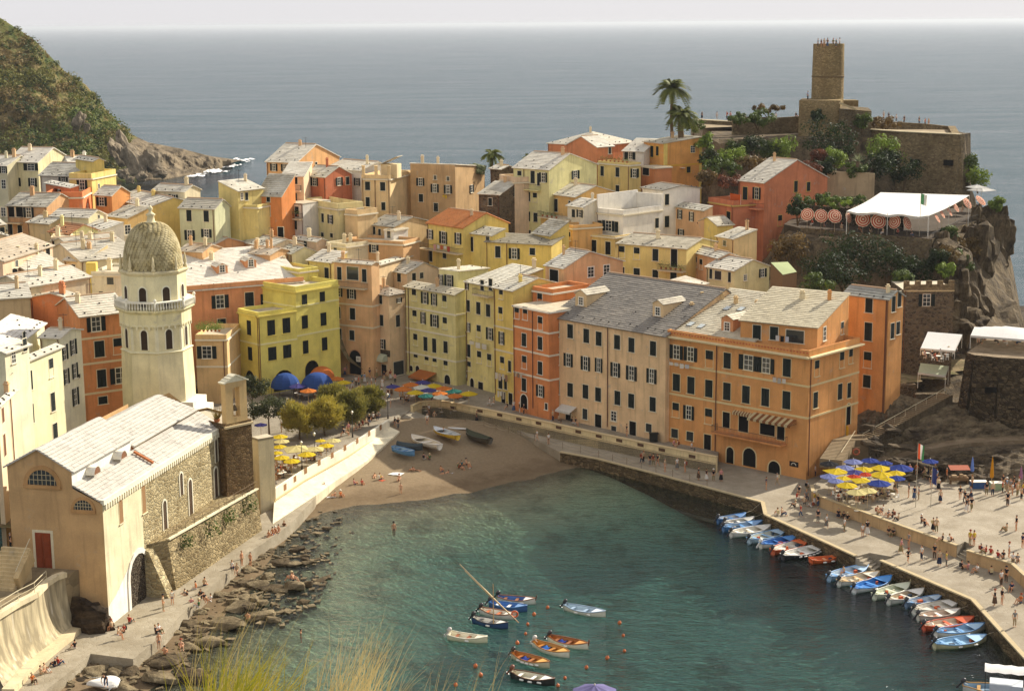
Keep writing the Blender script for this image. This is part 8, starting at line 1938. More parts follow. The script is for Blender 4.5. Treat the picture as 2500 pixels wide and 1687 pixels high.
def tree(px,zg,h,rx,rz,label,mat,kind='tamarisk',n=26,leaf=.16,per=70,name='tree',lean=0.0,Y=None,group=None,cat='tree'):
 C=on_z(px,zg)if Y is None else on_y(px,Y)
 base=Vector((C.x,C.y,zg))if Y is None else Vector((C.x,C.y,zg))
 r=empty(name,base);tag(r,label,cat,group)
 top_=base+Vector((lean,0,h-rz));tk=MB();pts=[base-Z*.2,base.lerp(top_,.4)+Vector((random.uniform(-.15,.15),random.uniform(-.15,.15),0)),top_]
 tk.tube(pts,[.06*h*.35+.05,.045*h*.35+.03,.05],7)
 cl=[]
 for i in range(n):
  d=Vector((random.gauss(0,1),random.gauss(0,1),random.gauss(0,1))).normalized()*random.uniform(.25,.9)**.6
  c=top_+Vector((d.x*rx,d.y*rx,d.z*rz*.95+rz*.1));cl.append(c)
  if i%3==0:tk.tube([pts[1].lerp(top_,random.uniform(.2,.9)),c],[.035,.012],5)
 tk.build('trunk',plain('bark','5f4f3a',.95,.1,.25,3),r)
 m=MB()
 for c in cl:
  rr=random.uniform(.28,.5)*(rx+rz)/2
  if kind=='tamarisk':
   for _ in range(per):
    d=Vector((random.gauss(0,1),random.gauss(0,1),random.gauss(.5,.8))).normalized();p=c+d*rr*random.uniform(.1,1);q=p+(d*.35+Vector((random.uniform(-.3,.3),random.uniform(-.3,.3),random.uniform(0,.45))))*leaf*3;u=Vector((random.gauss(0,1),random.gauss(0,1),0)).normalized()*leaf*.3
    m.add([p-u,p+u,q],[(0,1,2)])
  else:leaf_clump(m,c,rr,per,leaf,.85)
 m.build('crown',mat,r);return r
TAM=foliage('bba94c','8c843a','tamarisk');TAM2=foliage('9c9248','6c6a32','tamarisk_shade');MAG=foliage('4d5230','2e331c','magnolia')
for(x,y,rr,lab,mt)in((470,1470,125,'yellow green feathery tree nearest the terrace wall',TAM),(690,1440,128,'yellow green feathery tree second from the left on the terrace',TAM),(770,1270,105,'olive feathery tree behind the two yellow green trees',TAM2),(905,1360,120,'olive feathery tree with dark trunk beside the lamp',TAM2),(1075,1280,100,'darker feathery tree closest to the slipway',TAM2)):
 px=S('g',(x,y));P=on_z(px,3.0);k=FPX/(P-CAM).dot(FWD);rm=rr/3.564/k
 tree(px,3.0,rm*2.3+.4,rm*1.2,rm*1.2,lab,mt,'tamarisk',60,.3,260,'tamarisk_tree',group='feathery trees of the square')
tree(S('g',(205,1430)),3.0,5.6,3.3,1.6,'dark glossy tree with stout trunk beside the bell gable',MAG,'broad',40,.17,75,'magnolia_tree',group='dark trees beside the bell gable')
tree(S('g',(70,1300)),3.0,6.6,2.6,1.7,'dark glossy tree half hidden behind the bell gable',MAG,'broad',30,.17,75,'magnolia_tree',group='dark trees beside the bell gable')
def bush(rg,x,y,Y,rx,rz,label,mat,leaf=.24,n=20,per=60,name='shrub',cat='shrub',group='garden shrubs of the castle rock'):
 C=on_y(S(rg,(x,y)),Y);r=empty(name,C-Z*rz*.8);tag(r,label,cat,group);m=MB()
 for i in range(n):
  d=Vector((random.gauss(0,1),random.gauss(0,1),random.gauss(0,1))).normalized()*random.uniform(.3,.9);leaf_clump(m,C+Vector((d.x*rx,d.y*rx*.8,d.z*rz)),random.uniform(.3,.5)*min(rx,rz*1.4),per,leaf,.8)
 st=MB()
 for i in range(4):st.tube([C-Z*(rz+1.2),C+Vector((random.uniform(-.5,.5)*rx,random.uniform(-.3,.3),random.uniform(-.3,.4)*rz))],[.12,.03],5)
 st.build('stem',plain('bark','5f4f3a'),r);m.build('crown',mat,r)
DK=foliage('36431f','1f2a14','dark_evergreen');MG=foliage('5d6c2e','3a4820','mid_green');BRT=foliage('84963a','566826','bright_green');BRN=foliage('7d6436','55452a','brown_shrub');RED=foliage('7d4a32','553426','reddish_shrub')
for a in[('n',590,745,330,3.2,2.3,'mid green shrub below the left castle wall',MG),('n',700,725,331,3.4,2.2,'dark shrub hugging the castle wall left of centre',DK),('n',800,750,330,3.0,2.2,'mid green shrub under the castle wall centre',MG),('n',890,745,330,3.2,2.4,'bright flecked shrub left of the tall evergreen',BRT),('n',1090,690,329,4.6,5.0,'tall dark evergreen in front of the keep',DK),('n',1235,700,331,3.4,4.2,'second tall evergreen right of the keep',DK),('n',1090,800,323,2.0,1.6,'reddish shrub below the tall evergreen',RED),('n',1180,800,323,3.2,1.8,'bright green low shrub on the garden terrace',BRT),('n',1130,855,318,2.6,1.7,'dark rounded shrub above the pale retaining wall',DK),('n',1475,750,330,4.2,3.4,'bright green tree beside the bastion',BRT),('n',1500,800,328,3.4,2.4,'dark undergrowth below the bright green tree',DK),('n',1420,850,322,3.6,2.4,'dark shrub left of the bastion foot',DK),('n',1600,880,324,3.8,3.0,'dark evergreen against the bastion foot',DK),('n',1300,870,318,2.6,1.6,'olive shrub above the retaining wall',MG),('n',450,805,322,3.2,1.9,'dark clipped hedge right of the amber house',DK),('n',560,800,322,3.4,2.0,'bright hedge in the upper garden',BRT),('n',700,830,320,5.0,1.8,'brownish hedge in the upper garden',BRN),('n',500,860,316,4.0,1.8,'green leafy bank behind the white house',MG),('n',420,935,313,3.8,1.6,'dry brown shrub below the hedge',BRN),('n',560,950,311,3.4,1.5,'reddish brown shrub left of the red house',RED),('n',330,600,341,2.6,1.6,'olive shrub where the castle wall ends by the palms',MG),('n',400,700,327,1.8,2.4,'light green climber beside the amber house',BRT),('n',840,860,316,4.0,1.6,'brown shrub behind the red house roof',BRN),('n',1010,870,316,3.0,1.4,'rust coloured shrub behind the red gable',RED),('n',600,570,347,3.0,1.2,'low olive shrub on the castle terrace',MG),('n',720,560,349,4.4,1.6,'wide olive shrub on the castle terrace',MG),('n',780,510,356,5.0,1.0,'dry planting on the rear castle wall',BRN),('n',1480,590,347,4.6,1.3,'dry yellow shrub right of the keep',BRN),('n',1350,575,341,1.8,1.6,'green tuft growing on the stair block',MG),('n',1075,555,342,1.4,1.4,'dark ivy tuft on the keep wall',DK),('n',1990,850,344,2.2,3.2,'green shrub on the outer face of the bastion',MG),('n',2050,920,340,3.0,2.2,'bright shrub on the cliff edge',BRT),('n',1750,640,341,.1,.1,'x',DK),('o',1090,680,277,5.0,4.6,'big dark tree left below the restaurant wall',DK),('o',1240,690,276,5.2,4.4,'big dark tree centred below the restaurant wall',DK),('o',950,770,273,4.2,3.0,'dark tree nearest the pale yellow hut',DK),('o',1390,740,273,4.0,3.4,'dark tree right below the restaurant wall',DK),('o',880,890,262,2.8,2.0,'flowering green shrub above the slate roof',MG),('o',1080,800,268,4.0,3.0,'dark undergrowth in front of the big trees',DK),('o',720,650,283,4.0,2.6,'dry brown shrub right of the red house',BRN),('o',640,640,286,2.4,1.6,'ochre shrub at the foot of the red house',BRN),('o',1580,790,270,3.6,2.6,'dark shrub under the terrace corner',DK),('o',1770,790,266,2.0,1.2,'yellow flowering shrub above the crenellated house',BRT),('o',1800,560,282,1.8,2.6,'trailing green on the cliff corner',MG),('o',1860,620,284,1.6,2.4,'brown trailing scrub on the cliff',BRN),('o',2130,330,303,1.6,1.4,'green tuft at the cliff point',BRT),('o',1800,700,270,2.2,2.2,'olive scrub clinging to the cliff beside the crenellated house',BRN),('o',1880,740,276,2.4,2.0,'green scrub low on the cliff face',MG),('o',1960,640,288,2.2,2.4,'dry scrub in the middle of the cliff face',BRN),('o',2040,560,297,1.8,2.0,'green scrub near the cliff crest',MG),('o',1720,720,268,2.0,1.8,'dark scrub under the terrace wall corner',DK),('o',1500,830,262,2.4,1.4,'leafy shrub above the crenels',MG),('o',880,300,296,4.2,1.2,'green vine over the left pergola end',MG),('o',1010,320,294,4.4,1.1,'green vine over the middle of the pergola',BRT),('o',1120,310,295,3.6,1.1,'green vine over the right pergola end',MG),('o',760,370,292,2.2,1.8,'dark vine beside the red house corner',DK)]:
 if a[6]=='x':continue
 bush(*a,leaf=.26 if a[0]=='n' else .24)
for t_,w_,lab in((.15,1.4,'first'),(.4,2.0,'second'),(.62,1.5,'third'),(.85,1.8,'fourth')):
 P=Vector((RW0.x-.5,RW0.y,7.2)).lerp(Vector((RW1.x-.35,RW1.y,6.7)),t_)+Vector((.25,-.1,-1.0));r=empty('wall_plant',P);tag(r,f'{lab} green tuft from the left hanging on the church retaining wall','plant','wall plants')
 m=MB();leaf_clump(m,P,w_*.8,150,.17,.9);m.build('foliage',MG,r);MB().tube([P+Vector((-.2,0,.3)),P+Vector((.1,0,-.5))],.03,4).build('stem',plain('bark','5f4f3a'),r)
P=on_y(S('c',(1885,755)),193);r=empty('roof_plant',P-Z*.6);tag(r,'rust coloured spiky plant on the church roof corner','plant');m=MB()
for i in range(60):
 a=random.uniform(0,6.28);q=P+Vector((math.cos(a)*.9,math.sin(a)*.9,random.uniform(.2,1.2)));b=P+Vector((math.cos(a)*.2,math.sin(a)*.2,-.6));u=Vector((-math.sin(a),math.cos(a),0))*.06;m.add([b-u,b+u,q],[(0,1,2)])
m.build('leaves',foliage('8a6a34','6f6a30','rust_leaf'),r);MB().lathe([(.3,-.9),(.4,-.55)],8,P).build('pot',CLAY(),r)
def palm(px,Y,zb_,crown_r,label,nf=30,tr=.28):
 C=on_y(px,Y);base=Vector((C.x,C.y,zb_));r=empty('palm_tree',base);tag(r,label,'palm','palms of the village');tk=MB();H=C.z-zb_
 tk.tube([base+Vector((.1*math.sin(i),0,H*i/8))for i in range(9)],[tr*(1.15-.25*i/8+(.05 if i%2 else 0))for i in range(9)],8);tk.build('trunk',plain('palm_bark','6f5c42',.95,.1,.3,4),r)
 for i in range(nf):
  a=6.283*i/nf*2.4+random.uniform(-.2,.2);el=random.uniform(-.5,1.15);L=crown_r*random.uniform(.85,1.1);d=Vector((math.cos(a),math.sin(a),0));m=MB();pts=[]
  for k in range(8):
   t=k/7;pts.append(C+d*(L*t*math.cos(el)*(1-.12*t))+Z*(L*t*math.sin(el)-L*.55*t*t))
  m.tube(pts,[.05*(1-.8*k/7)for k in range(8)],4,False);sd_=Vector((-d.y,d.x,0))
  for k in range(1,8):
   for s in(-1,1):
    for jj in(0,.5):
     p=pts[k-1].lerp(pts[k],jj);tp_=p+(sd_*s*.8+d*.7-Z*.35).normalized()*L*.3*(1-.5*abs(k/7-.45));w__=(pts[k]-pts[k-1]).normalized()*.16;m.add([p-w__,p+w__,tp_],[(0,1,2)])
  m.build('frond',foliage('6f7434','474f24','palm_frond'),r)
palm((1641,213),332,36,4.2,'taller slender date palm above the amber house',64,.3);palm((1663,276),330,37.5,4.0,'shorter stout date palm beside the taller palm',64,.55);palm((1201,374),330,30,2.6,'solitary palm against the sea behind the brown house',34,.3);palm((1296,386),322,33,2.4,'low palm crown peeping over the lime house roof',26,.3)
bush('e',2010,400,326,2.0,1.2,'grey green bush below the solitary palm',foliage('8f9470','6c7250','grey_bush'),group='shrubs at the sea edge')
P=on_y(S('n',(1320,830)),316);r=empty('agave',P);tag(r,'spiky grey agave on the garden terrace above the pale wall','plant');m=MB()
for i in range(40):
 a=random.uniform(0,6.28);e=random.uniform(.2,1.3);q=P+Vector((math.cos(a)*math.cos(e),math.sin(a)*math.cos(e),math.sin(e)))*2.0;u=Vector((-math.sin(a),math.cos(a),0))*.12;m.add([P-u,P+u,q],[(0,1,2)])
m.build('leaves',foliage('8a8f70','6b7055','agave'),r);MB().lathe([(.3,-1),(.35,0),(.05,.2)],8,P).build('stem',plain('bark','5f4f3a'),r)
nh=MB();gx_,gy_=24,30
for j in range(gy_+1):
 for i in range(gx_+1):
  x=-30+75*i/gx_;y=1.0+113*j/gy_;z=58.2-.392*y;
  if y<25:z=min(z,62-.43*y-.75)
  nh.v.append((x,y,z+mnoise.noise(Vector((x*.3,y*.3,1)))*.25))
for j in range(gy_):
 for i in range(gx_):a=j*(gx_+1)+i;nh.f.append((a,a+1,a+gx_+2,a+gx_+1))
structure('near_hillside',nh,hill_mat(),True)
gm_=[MB(),MB()]
def blade(m,px,Y,h,bend,w_):
 b=on_y(px,Y);b.z=min(b.z,62-.43*Y-.6);pts=[];d=Vector((bend,random.uniform(-.2,.2),0));topz=h
 for k in range(6):t=k/5;pts.append(b+d*(t*t)+Z*(topz*t*(1-.12*t*abs(bend))))
 for k in range(5):
  w0,w1=w_*(1-k/5),w_*(1-(k+1)/5);m.add([pts[k]-R0*w0,pts[k]+R0*w0,pts[k+1]+R0*w1,pts[k+1]-R0*w1],[(0,1,2,3)])
for _ in range(420):
 px=(random.gauss(560,48),1705+random.uniform(0,40));blade(gm_[0],px,random.uniform(12,15),random.uniform(.6,1.35),random.gauss(.3,.3),.010)
for _ in range(60):
 px=(random.gauss(520,60),1700);blade(gm_[1],px,random.uniform(12,15),random.uniform(1.0,2.0),random.uniform(.1,.7),.005)
for _ in range(220):
 px=(random.gauss(830,45),1700+random.uniform(0,30));blade(gm_[1],px,random.uniform(12,15),random.uniform(.7,1.55),random.gauss(.32,.16),.006)
for _ in range(40):
 px=(random.gauss(850,40),1700);blade(gm_[0],px,random.uniform(12,15),random.uniform(.4,.75),random.gauss(.15,.2),.005)
for _ in range(70):
 px=(random.uniform(640,1230),1700);blade(gm_[1],px,random.uniform(12,15),random.uniform(.6,1.3),random.gauss(.3,.12),.0045)
for _ in range(16):
 px=(random.gauss(10,22),1700);blade(gm_[1],px,random.uniform(12,15),random.uniform(.5,1.1),random.gauss(.35,.15),.004)
o=structure('green_grass',gm_[0],foliage('bba43c','8a8a2c','green_grass'));o['kind']='stuff';o['label']='tufts of sunlit yellow green grass at the bottom edge'
o=structure('dry_grass',gm_[1],foliage('c9b684','a3905c','dry_grass'));o['kind']='stuff';o['label']='thin dry straw coloured grass stems at the bottom edge'
parasol((1452,1684),105,62-.409*108-2.2,'7f7aa8','lavender parasol just entering the bottom edge','bottom edge parasol',h=2.0)
# ================================================================ people
random.seed(77)
def skin_mesh(chains,name,sub=1):
 """chains: list of lists of (co, radius); first vertex of chain 0 is the root"""
 vs,es,rs=[],[],[];idx={}
 for ch_ in chains:
  prev=None
  for co,r in ch_:
   k=tuple(round(c,4)for c in co)
   if k not in idx:idx[k]=len(vs);vs.append(co);rs.append(r)
   i=idx[k]
   if prev is not None and prev!=i:es.append((prev,i))
   prev=i
 me=bpy.data.meshes.new(name);me.from_pydata(vs,es,[]);o=bpy.data.objects.new(name,me);COL.objects.link(o)
 sk=o.modifiers.new('skin','SKIN');me.update()
 if not me.skin_vertices:me.attributes.new('skin','FLOAT','POINT')
 for i,v in enumerate(me.skin_vertices[0].data):r=rs[i];v.radius=r if isinstance(r,tuple)else(r,r);v.use_root=(i==0)
 sk.use_smooth_shade=True
 ss=o.modifiers.new('sub','SUBSURF');ss.levels=sub
 dg=bpy.context.evaluated_depsgraph_get();out=bpy.data.meshes.new_from_object(o.evaluated_get(dg));out.name=name
 bpy.data.objects.remove(o);bpy.data.meshes.remove(me)
 if not out.materials:out.materials.append(WHITE())
 out.shade_smooth();return out
def pose(name,pel,lean,knees,ankles,elbows,wrists,headturn=0.0):
 """returns part meshes. pel: pelvis; lean: chest offset from pelvis"""
 V=Vector;pel=V(pel);ch_=pel+V(lean);sh=ch_+V(lean).normalized()*.13;nk=sh+V(lean).normalized()*.08;hb=nk+V((0,-.02,.08));ht=hb+V((0,-.01,.16))
 body=[[(tuple(pel),(.14,.10)),(tuple(pel.lerp(ch_,.5)),(.12,.09)),(tuple(ch_),(.15,.10)),(tuple(sh),(.11,.08)),(tuple(nk),.05),(tuple(hb),(.075,.085)),(tuple(ht),(.07,.08))]]
 face=hb+V((0,-.095,.05));body.append([(tuple(hb),(.075,.085)),(tuple(face),.018)])
 legs,arms,hands=[],[],[]
 for s,kn,an in((-1,knees[0],ankles[0]),(1,knees[1],ankles[1])):
  hip=pel+V((s*.09,0,-.04));kn=V(kn);an=V(an);fd=V((0,-.16,-.05))if abs(an.z-kn.z)>.15 else V((0,-.04,.14))
  legs.append([(tuple(hip),.085),(tuple(hip.lerp(kn,.5)),.075),(tuple(kn),.055),(tuple(kn.lerp(an,.4)),.053),(tuple(an),.036)])
  body.append([(tuple(pel),(.14,.10))]+legs[-1]+[(tuple(an+fd),.03)])
 for s,el,wr in((-1,elbows[0],wrists[0]),(1,elbows[1],wrists[1])):
  so=sh+V((s*.18,0,-.03));el=V(el);wr=V(wr);d=(wr-el).normalized();side=V((s,0,0))*-.03
  arms.append([(tuple(so),.055),(tuple(so.lerp(el,.5)),.047),(tuple(el),.038),(tuple(wr),.027)])
  body.append([(tuple(sh),(.11,.08))]+arms[-1]+[(tuple(wr+d*.07),(.034,.016)),(tuple(wr+d*.15),(.026,.010))]);body.append([(tuple(wr+d*.02),.016),(tuple(wr+d*.07+side+V((0,-.03,0))),.011)])
 B=skin_mesh(body,'body_'+name)
 tor=[[(tuple(pel+V((0,0,.02))),(.155,.115)),(tuple(pel.lerp(ch_,.5)),(.14,.11)),(tuple(ch_),(.168,.118)),(tuple(sh),(.125,.095))]]
 for a in arms:tor.append([(tuple(sh),(.125,.095)),(a[0][0],.072),(a[1][0],.064)])
 T=skin_mesh(tor,'shirt_'+name)
 def trouser(f):
  c=[[(tuple(pel+V((0,0,.03))),(.155,.118)),(tuple(pel+V((0,0,-.04))),(.15,.118))]]
  for l in legs:
   q=[(tuple(pel+V((0,0,-.04))),(.15,.118)),(l[0][0],.105),(l[1][0],.092)]
   if f>.5:q+=[(l[2][0],.072),(l[3][0],.066)]
   if f>.8:q+=[(tuple(Vector(l[3][0]).lerp(Vector(l[4][0]),.85)),.058)]
   c.append(q)
  return skin_mesh(c,'trousers_'+name)
 TR,SHO=trouser(1.0),trouser(.4)
 hd=hb+V((0,.015,.075));m=MB();n=10
 for j in range(6):
  t=j/5*1.75
  for i in range(n):a=2*math.pi*i/n;k=1.0 if math.sin(a)>-.35 else(.98 if t<1.0 else .8);m.v.append((hd.x+.098*math.sin(t)*math.cos(a)*k,hd.y+.112*math.sin(t)*math.sin(a)*k,hd.z+.03+.105*math.cos(t)-(0 if math.sin(a)>-.35 else .0)))
 for j in range(5):
  for i in range(n):
   if math.sin(2*math.pi*(i+.5)/n)<-.35 and j>=3:continue
   m.f.append((j*n+i,j*n+(i+1)%n,(j+1)*n+(i+1)%n,(j+1)*n+i))
 HR=m.mesh('hair_'+name,smooth=True);HR.materials.append(WHITE())
 hat=MB().lathe([(.17,.02),(.175,.035),(.1,.04),(.095,.13),(.02,.15)],12,(hd.x,hd.y-.01,hd.z+.045)).mesh('hat_'+name,smooth=True);hat.materials.append(WHITE())
 up=V(lean).normalized();bp=MB().box(ch_+V((0,.18,-.02)),(.15,.09,.2)).mesh('backpack_'+name);bp.materials.append(WHITE())
 sk_=MB();pts=[(tuple(pel+V((0,0,.05)))),None];zb__=max(min(a[2]for a in ankles)+.12,pel.z-.62);sk_.lathe([(.16,0),(.2,-.2),(.27,zb__-pel.z-.05)],12,pel+V((0,0,.05)),0,False);SK=sk_.mesh('skirt_'+name,smooth=True);SK.materials.append(WHITE())
 return dict(body=B,shirt=T,trousers=TR,shorts=SHO,hair=HR,hat=hat,backpack=bp,skirt=SK)
POSES={}
ST=dict(pel=(0,0,.92),lean=(0,0,.36))
POSES['stand']=pose('stand',**ST,knees=((-.1,-.02,.49),(.1,-.02,.49)),ankles=((-.11,.02,.08),(.11,.02,.08)),elbows=((-.25,.03,1.12),(.25,.03,1.12)),wrists=((-.24,-.06,.88),(.24,-.06,.88)))
POSES['walk']=pose('walk',pel=(0,0,.9),lean=(0,-.03,.36),knees=((-.1,-.18,.5),(.1,.0,.47)),ankles=((-.1,-.22,.09),(.1,.3,.15)),elbows=((-.25,.14,1.1),(.25,-.1,1.1)),wrists=((-.23,.05,.88),(.23,-.26,.95)))
POSES['arms']=pose('arms',**ST,knees=((-.1,-.02,.49),(.12,-.03,.49)),ankles=((-.11,.02,.08),(.14,.0,.08)),elbows=((-.3,-.02,1.14),(.28,-.1,1.12)),wrists=((-.15,-.12,1.0),(.08,-.3,1.3)))
POSES['sit']=pose('sit',pel=(0,0,.14),lean=(0,.04,.36),knees=((-.14,-.4,.42),(.14,-.4,.42)),ankles=((-.13,-.55,.06),(.13,-.55,.06)),elbows=((-.26,-.12,.4),(.26,-.12,.4)),wrists=((-.12,-.34,.45),(.12,-.34,.45)))
POSES['bench']=pose('bench',pel=(0,0,.52),lean=(0,-.04,.36),knees=((-.12,-.42,.5),(.12,-.42,.5)),ankles=((-.12,-.44,.08),(.12,-.44,.08)),elbows=((-.26,-.05,.72),(.26,-.05,.72)),wrists=((-.14,-.3,.58),(.14,-.3,.58)))
POSES['lie']=pose('lie',pel=(0,0,.12),lean=(0,.34,.09),knees=((-.12,-.42,.2),(.12,-.42,.13)),ankles=((-.12,-.82,.07),(.12,-.83,.07)),elbows=((-.32,.34,.06),(.32,.34,.06)),wrists=((-.3,.1,.06),(.36,.58,.06)))
POSES['bend']=pose('bend',pel=(0,.1,.86),lean=(0,-.3,.14),knees=((-.12,.0,.47),(.12,.0,.47)),ankles=((-.13,.06,.08),(.13,.06,.08)),elbows=((-.24,-.42,.72),(.24,-.42,.72)),wrists=((-.14,-.46,.48),(.14,-.46,.48)))
SKIN=['c68f68','b57c56','d1a07c','9a6845'];HAIRC=['2b211a','3d2c1e','5a4028','1f1a17','8a6a3e','8d867c']
TOPS=dict(white='d8d4ca',black='26252a',grey='86837e',navy='2b3350',red='a8392c',pink='c98a86',yellow='cbb03a',olive='6b6a3c',aqua='8fa6bf',beige='bda685',orange='c06a30',green='4a6b46',teal='3a6a70',brown='6b4a35')
BOTS=dict(black='232226',navy='2c3448',beige='a89474',grey='6b6862',white='cfcac0',denim='4a5a74',brown='5a4636',khaki='857852')
PLAB=set()
def person(px,zg,ps,where,group,top=None,bot=None,kind=None,face=None,bare=False,Y=None,P=None):
 P=P or(on_z(px,zg)if Y is None else on_y(px,Y));S_=POSES[ps]
 fc=face if face is not None else random.uniform(0,6.28)
 for tries in range(400):
  t=top or random.choice(list(TOPS));b=bot or random.choice(list(BOTS));kd=kind or random.choice(['trousers','trousers','shorts','skirt' if ps in('stand','walk','arms')else 'shorts'])
  acc=random.choice(['','','','hat','backpack']if not bare else['','','hat'])if tries<200 else 'hat'
  pw={'stand':'standing','walk':'walking','arms':'pointing','sit':'sitting','bench':'seated','lie':'lying down','bend':'bending over'}[ps]
  lab=(f'bare chested person in {b} {kd}' if bare else f'person in {t} top and {b} {kd}')+(f' with {acc}' if acc else '')+f' {pw} {where}'
  if lab not in PLAB:break
  if tries>60 and top:top=None
 PLAB.add(lab);sc_=random.uniform(.96,1.1)
 o=obj('person',S_['body'],None,None,P,fc);o.scale=(sc_,sc_,sc_);setmat(o,plain('skin_'+random.choice(SKIN),random.choice(SKIN),.6,.3));tag(o,lab,'person',group)
 def part(nm,me,c):q=obj(nm,me,None,o);setmat(q,cloth(c,trans=0));return q
 if not bare:part('shirt',S_['shirt'],TOPS[t])
 part(kd,S_[kd],BOTS[b]);part('hair',S_['hair'],random.choice(HAIRC))
 if acc:part(acc,S_[acc],random.choice(['c9b78c','dcd6c4','2f2c2a','8a4a34']))
 return o
def people(rg,spec,zg,where,group,**kw):
 for t in spec.split():
  a=t.split(',');ps={'s':'stand','w':'walk','a':'arms','g':'sit','b':'bench','l':'lie','n':'bend'}[a[2][0]]if len(a)>2 else random.choice(['stand','walk','stand','arms'])
  top={'W':'white','K':'black','R':'red','P':'pink','Y':'yellow','N':'navy','G':'grey','B':'beige','O':'orange','V':'green'}.get(a[2][1]if len(a)>2 and len(a[2])>1 else '',None)
  person(S(rg,(float(a[0]),float(a[1]))),zg,ps,where,group,top=top,**kw)
Q1='people on the mole quay'
people('r','742,182,wR 862,222,sK 922,256,wW 1050,280,sW 1178,322,sW 1212,310,sK 1450,437,wP 1500,502,wK 1597,487,sW 1688,480,sK 1722,526,sB 1772,526,sY 2115,808,aK 2166,802,sK 2256,958,sG 2160,672,sW 2196,645,sK 1505,395,sG 1095,2000,s'.replace(' 1095,2000,s',''),1.6,'on the mole quay',Q1)
people('r','575,168,gB 608,165,gB 1008,176,gK 1045,190,gK 1072,205,gK 1365,305,gK 1395,312,gK 1885,548,gK 1925,552,gP 1990,572,gW 2090,585,gB 2235,700,gN 2300,790,gO 820,110,gG 700,110,gB',1.6,'by the quay wall','people seated on the mole quay')
people('r','1940,382,sY 1968,386,sY 1678,282,sB 1702,292,sB 1745,352,gK 1797,358,gO 2022,424,gN 2052,438,gR 2088,444,gR 2138,468,gR 2176,474,gK 2216,468,sW 2246,492,gW 2278,496,gG 2198,282,gB 2268,278,sK 1915,142,wK 1950,138,wK 2206,102,sK 1732,76,sB 1362,178,gG 1392,182,gK 1432,204,gB 1288,158,gB 1322,142,gW 1598,215,gK 1618,245,gK 2312,400,sN',3.0,'on the sunny piazza','people on the piazza')
people('q','1085,1482,sK 1132,1502,sN 1168,1500,sG 1272,1402,sK 1312,1392,sN 1333,1422,sW 1348,1522,sB 1512,1500,wK 1552,1525,wK 1602,1502,wG 1575,1556,sK 1612,1408,sB 1732,1462,sK 1782,1468,sB 1866,1442,sR 1912,1545,sK 1948,1462,sW 1988,1472,sB 2022,1500,sB 1962,1402,sK 1092,1312 1192,1292,gK 1242,1296 1302,1302,sO 1220,1330 1270,1345 1900,1430 1930,1440 2040,1460 2000,1420,sW 1870,1400,sK 1400,1340 1320,1345 1150,1300',3.0,'by the market stalls','crowd by the market stalls')
people('q','302,1302,wW 172,1482,sK 232,1502,bG 300,1545,sY 152,1512,bR 235,1425,bW 330,1560,sK 215,1555,bB',1.6,'at the quay corner','people at the quay corner')
people('q','470,1470,bB 520,1490,bK 560,1500,bW 610,1500,bB 650,1510,bK 700,1520,bR 740,1530,bK 790,1530,bB 830,1500,bW 870,1480,bB 960,1440,bK 980,1420,sK 910,1500,bG 600,1460,bO 690,1470,bG 500,1520,bB 770,1480,bN',3.0,'at the piazza cafe tables','diners under the piazza parasols')
people('l','470,272,wW 568,302,sW 1376,472,wB 1392,462,wB 1450,492,sK 1478,492,wK 1518,492,wK 1580,542,sB 1686,522,sW 1756,546,sW 1872,612,sK 1942,618,sK 2002,622,sK 2068,626,sP',1.6,'on the lower promenade','people on the lower promenade')
people('p','785,1556,sN 866,1522,wW 1132,1462,sW',1.6,'by the orange house','people before the orange house')
people('k','210,1216,bK 265,1232,sW 315,1246,sK 352,1256,sK 395,1246,sK 605,1314,sB 652,1326,bB 772,1352,bK 800,1352,bK 1248,1446,sK 60,1180,bW 95,1185,bB',3.0,'on the upper street','people on the upper street')
people('p','130,1262,bP 160,1266,bB 255,1284,bW',3.0,'by the orange house doors','people before the orange house')
people('g','1300,1372,wK 1326,1384,wK 1580,1346,sW',2.3,'walking on the slipway','people on the slipway')
people('g','1595,1262,sW 1642,1312,wB 1792,1266,sW 1946,1282,sW 2010,1322,sK 2066,1302,sK 2112,1322,sB',1.75,'behind the quay chains','people behind the chains')
people('g','1722,1472,sK',1.2,'beside the yellow hulled boat','people on the beach')
people('g','312,1412,sK',3.0,'beside the dark tree','people on the square')
people('g','1130,1012,sK 1096,1022,sW 1190,1022,wW 1300,982,sP 1212,1196,sW 1262,1192,sW 1080,940,sN 1140,935,sB 880,905 905,895 862,920,sP 925,900 1035,980 960,1010,sW 985,1015 1010,985 930,1025 1180,1110,sW 1240,1120 1270,1090 1000,1080,sR 1060,1060 1230,960,sB 1205,960,sK 1260,950 1340,1100 1150,1130 1100,1150',3.0,'on the square','people on the square')
people('g','860,1090,bW 885,1080,bP 905,1095,bW 935,1085,bB 950,1100,bK 640,1110,bB 665,1115,bK 600,1120,bW 700,1100,bR 985,1090,sW 1020,1100,sB 300,1060,bK 420,1080,bG 480,1085,bR 1370,1130,bB 1390,1150,bW 1420,1145,bB 1500,1130,bK 1640,1140,bB 1790,1130,bK 1860,1135,bB',3.0,'at the square tables','diners on the square')
people('g','960,1395,bB 990,1390,bK 1020,1375,bR 1045,1355,bB 1075,1330,bK 1110,1310,bW 1140,1290,bK 1160,1300,bG 870,1440,bB 895,1430,sP 855,1450,bK',3.0,'under the feathery trees','people under the feathery trees')
people('h','275,520,bB 330,500,bK 310,560,bR 395,540,bB 420,510,bO 370,560,bW 460,470,bB 545,450,bR 580,430,bB 625,400,bK 660,380,bO 720,350,bB 265,640,bB 330,590,bW 285,590,bO 505,460,bK',3.0,'at the white terrace tables','diners on the white terrace')
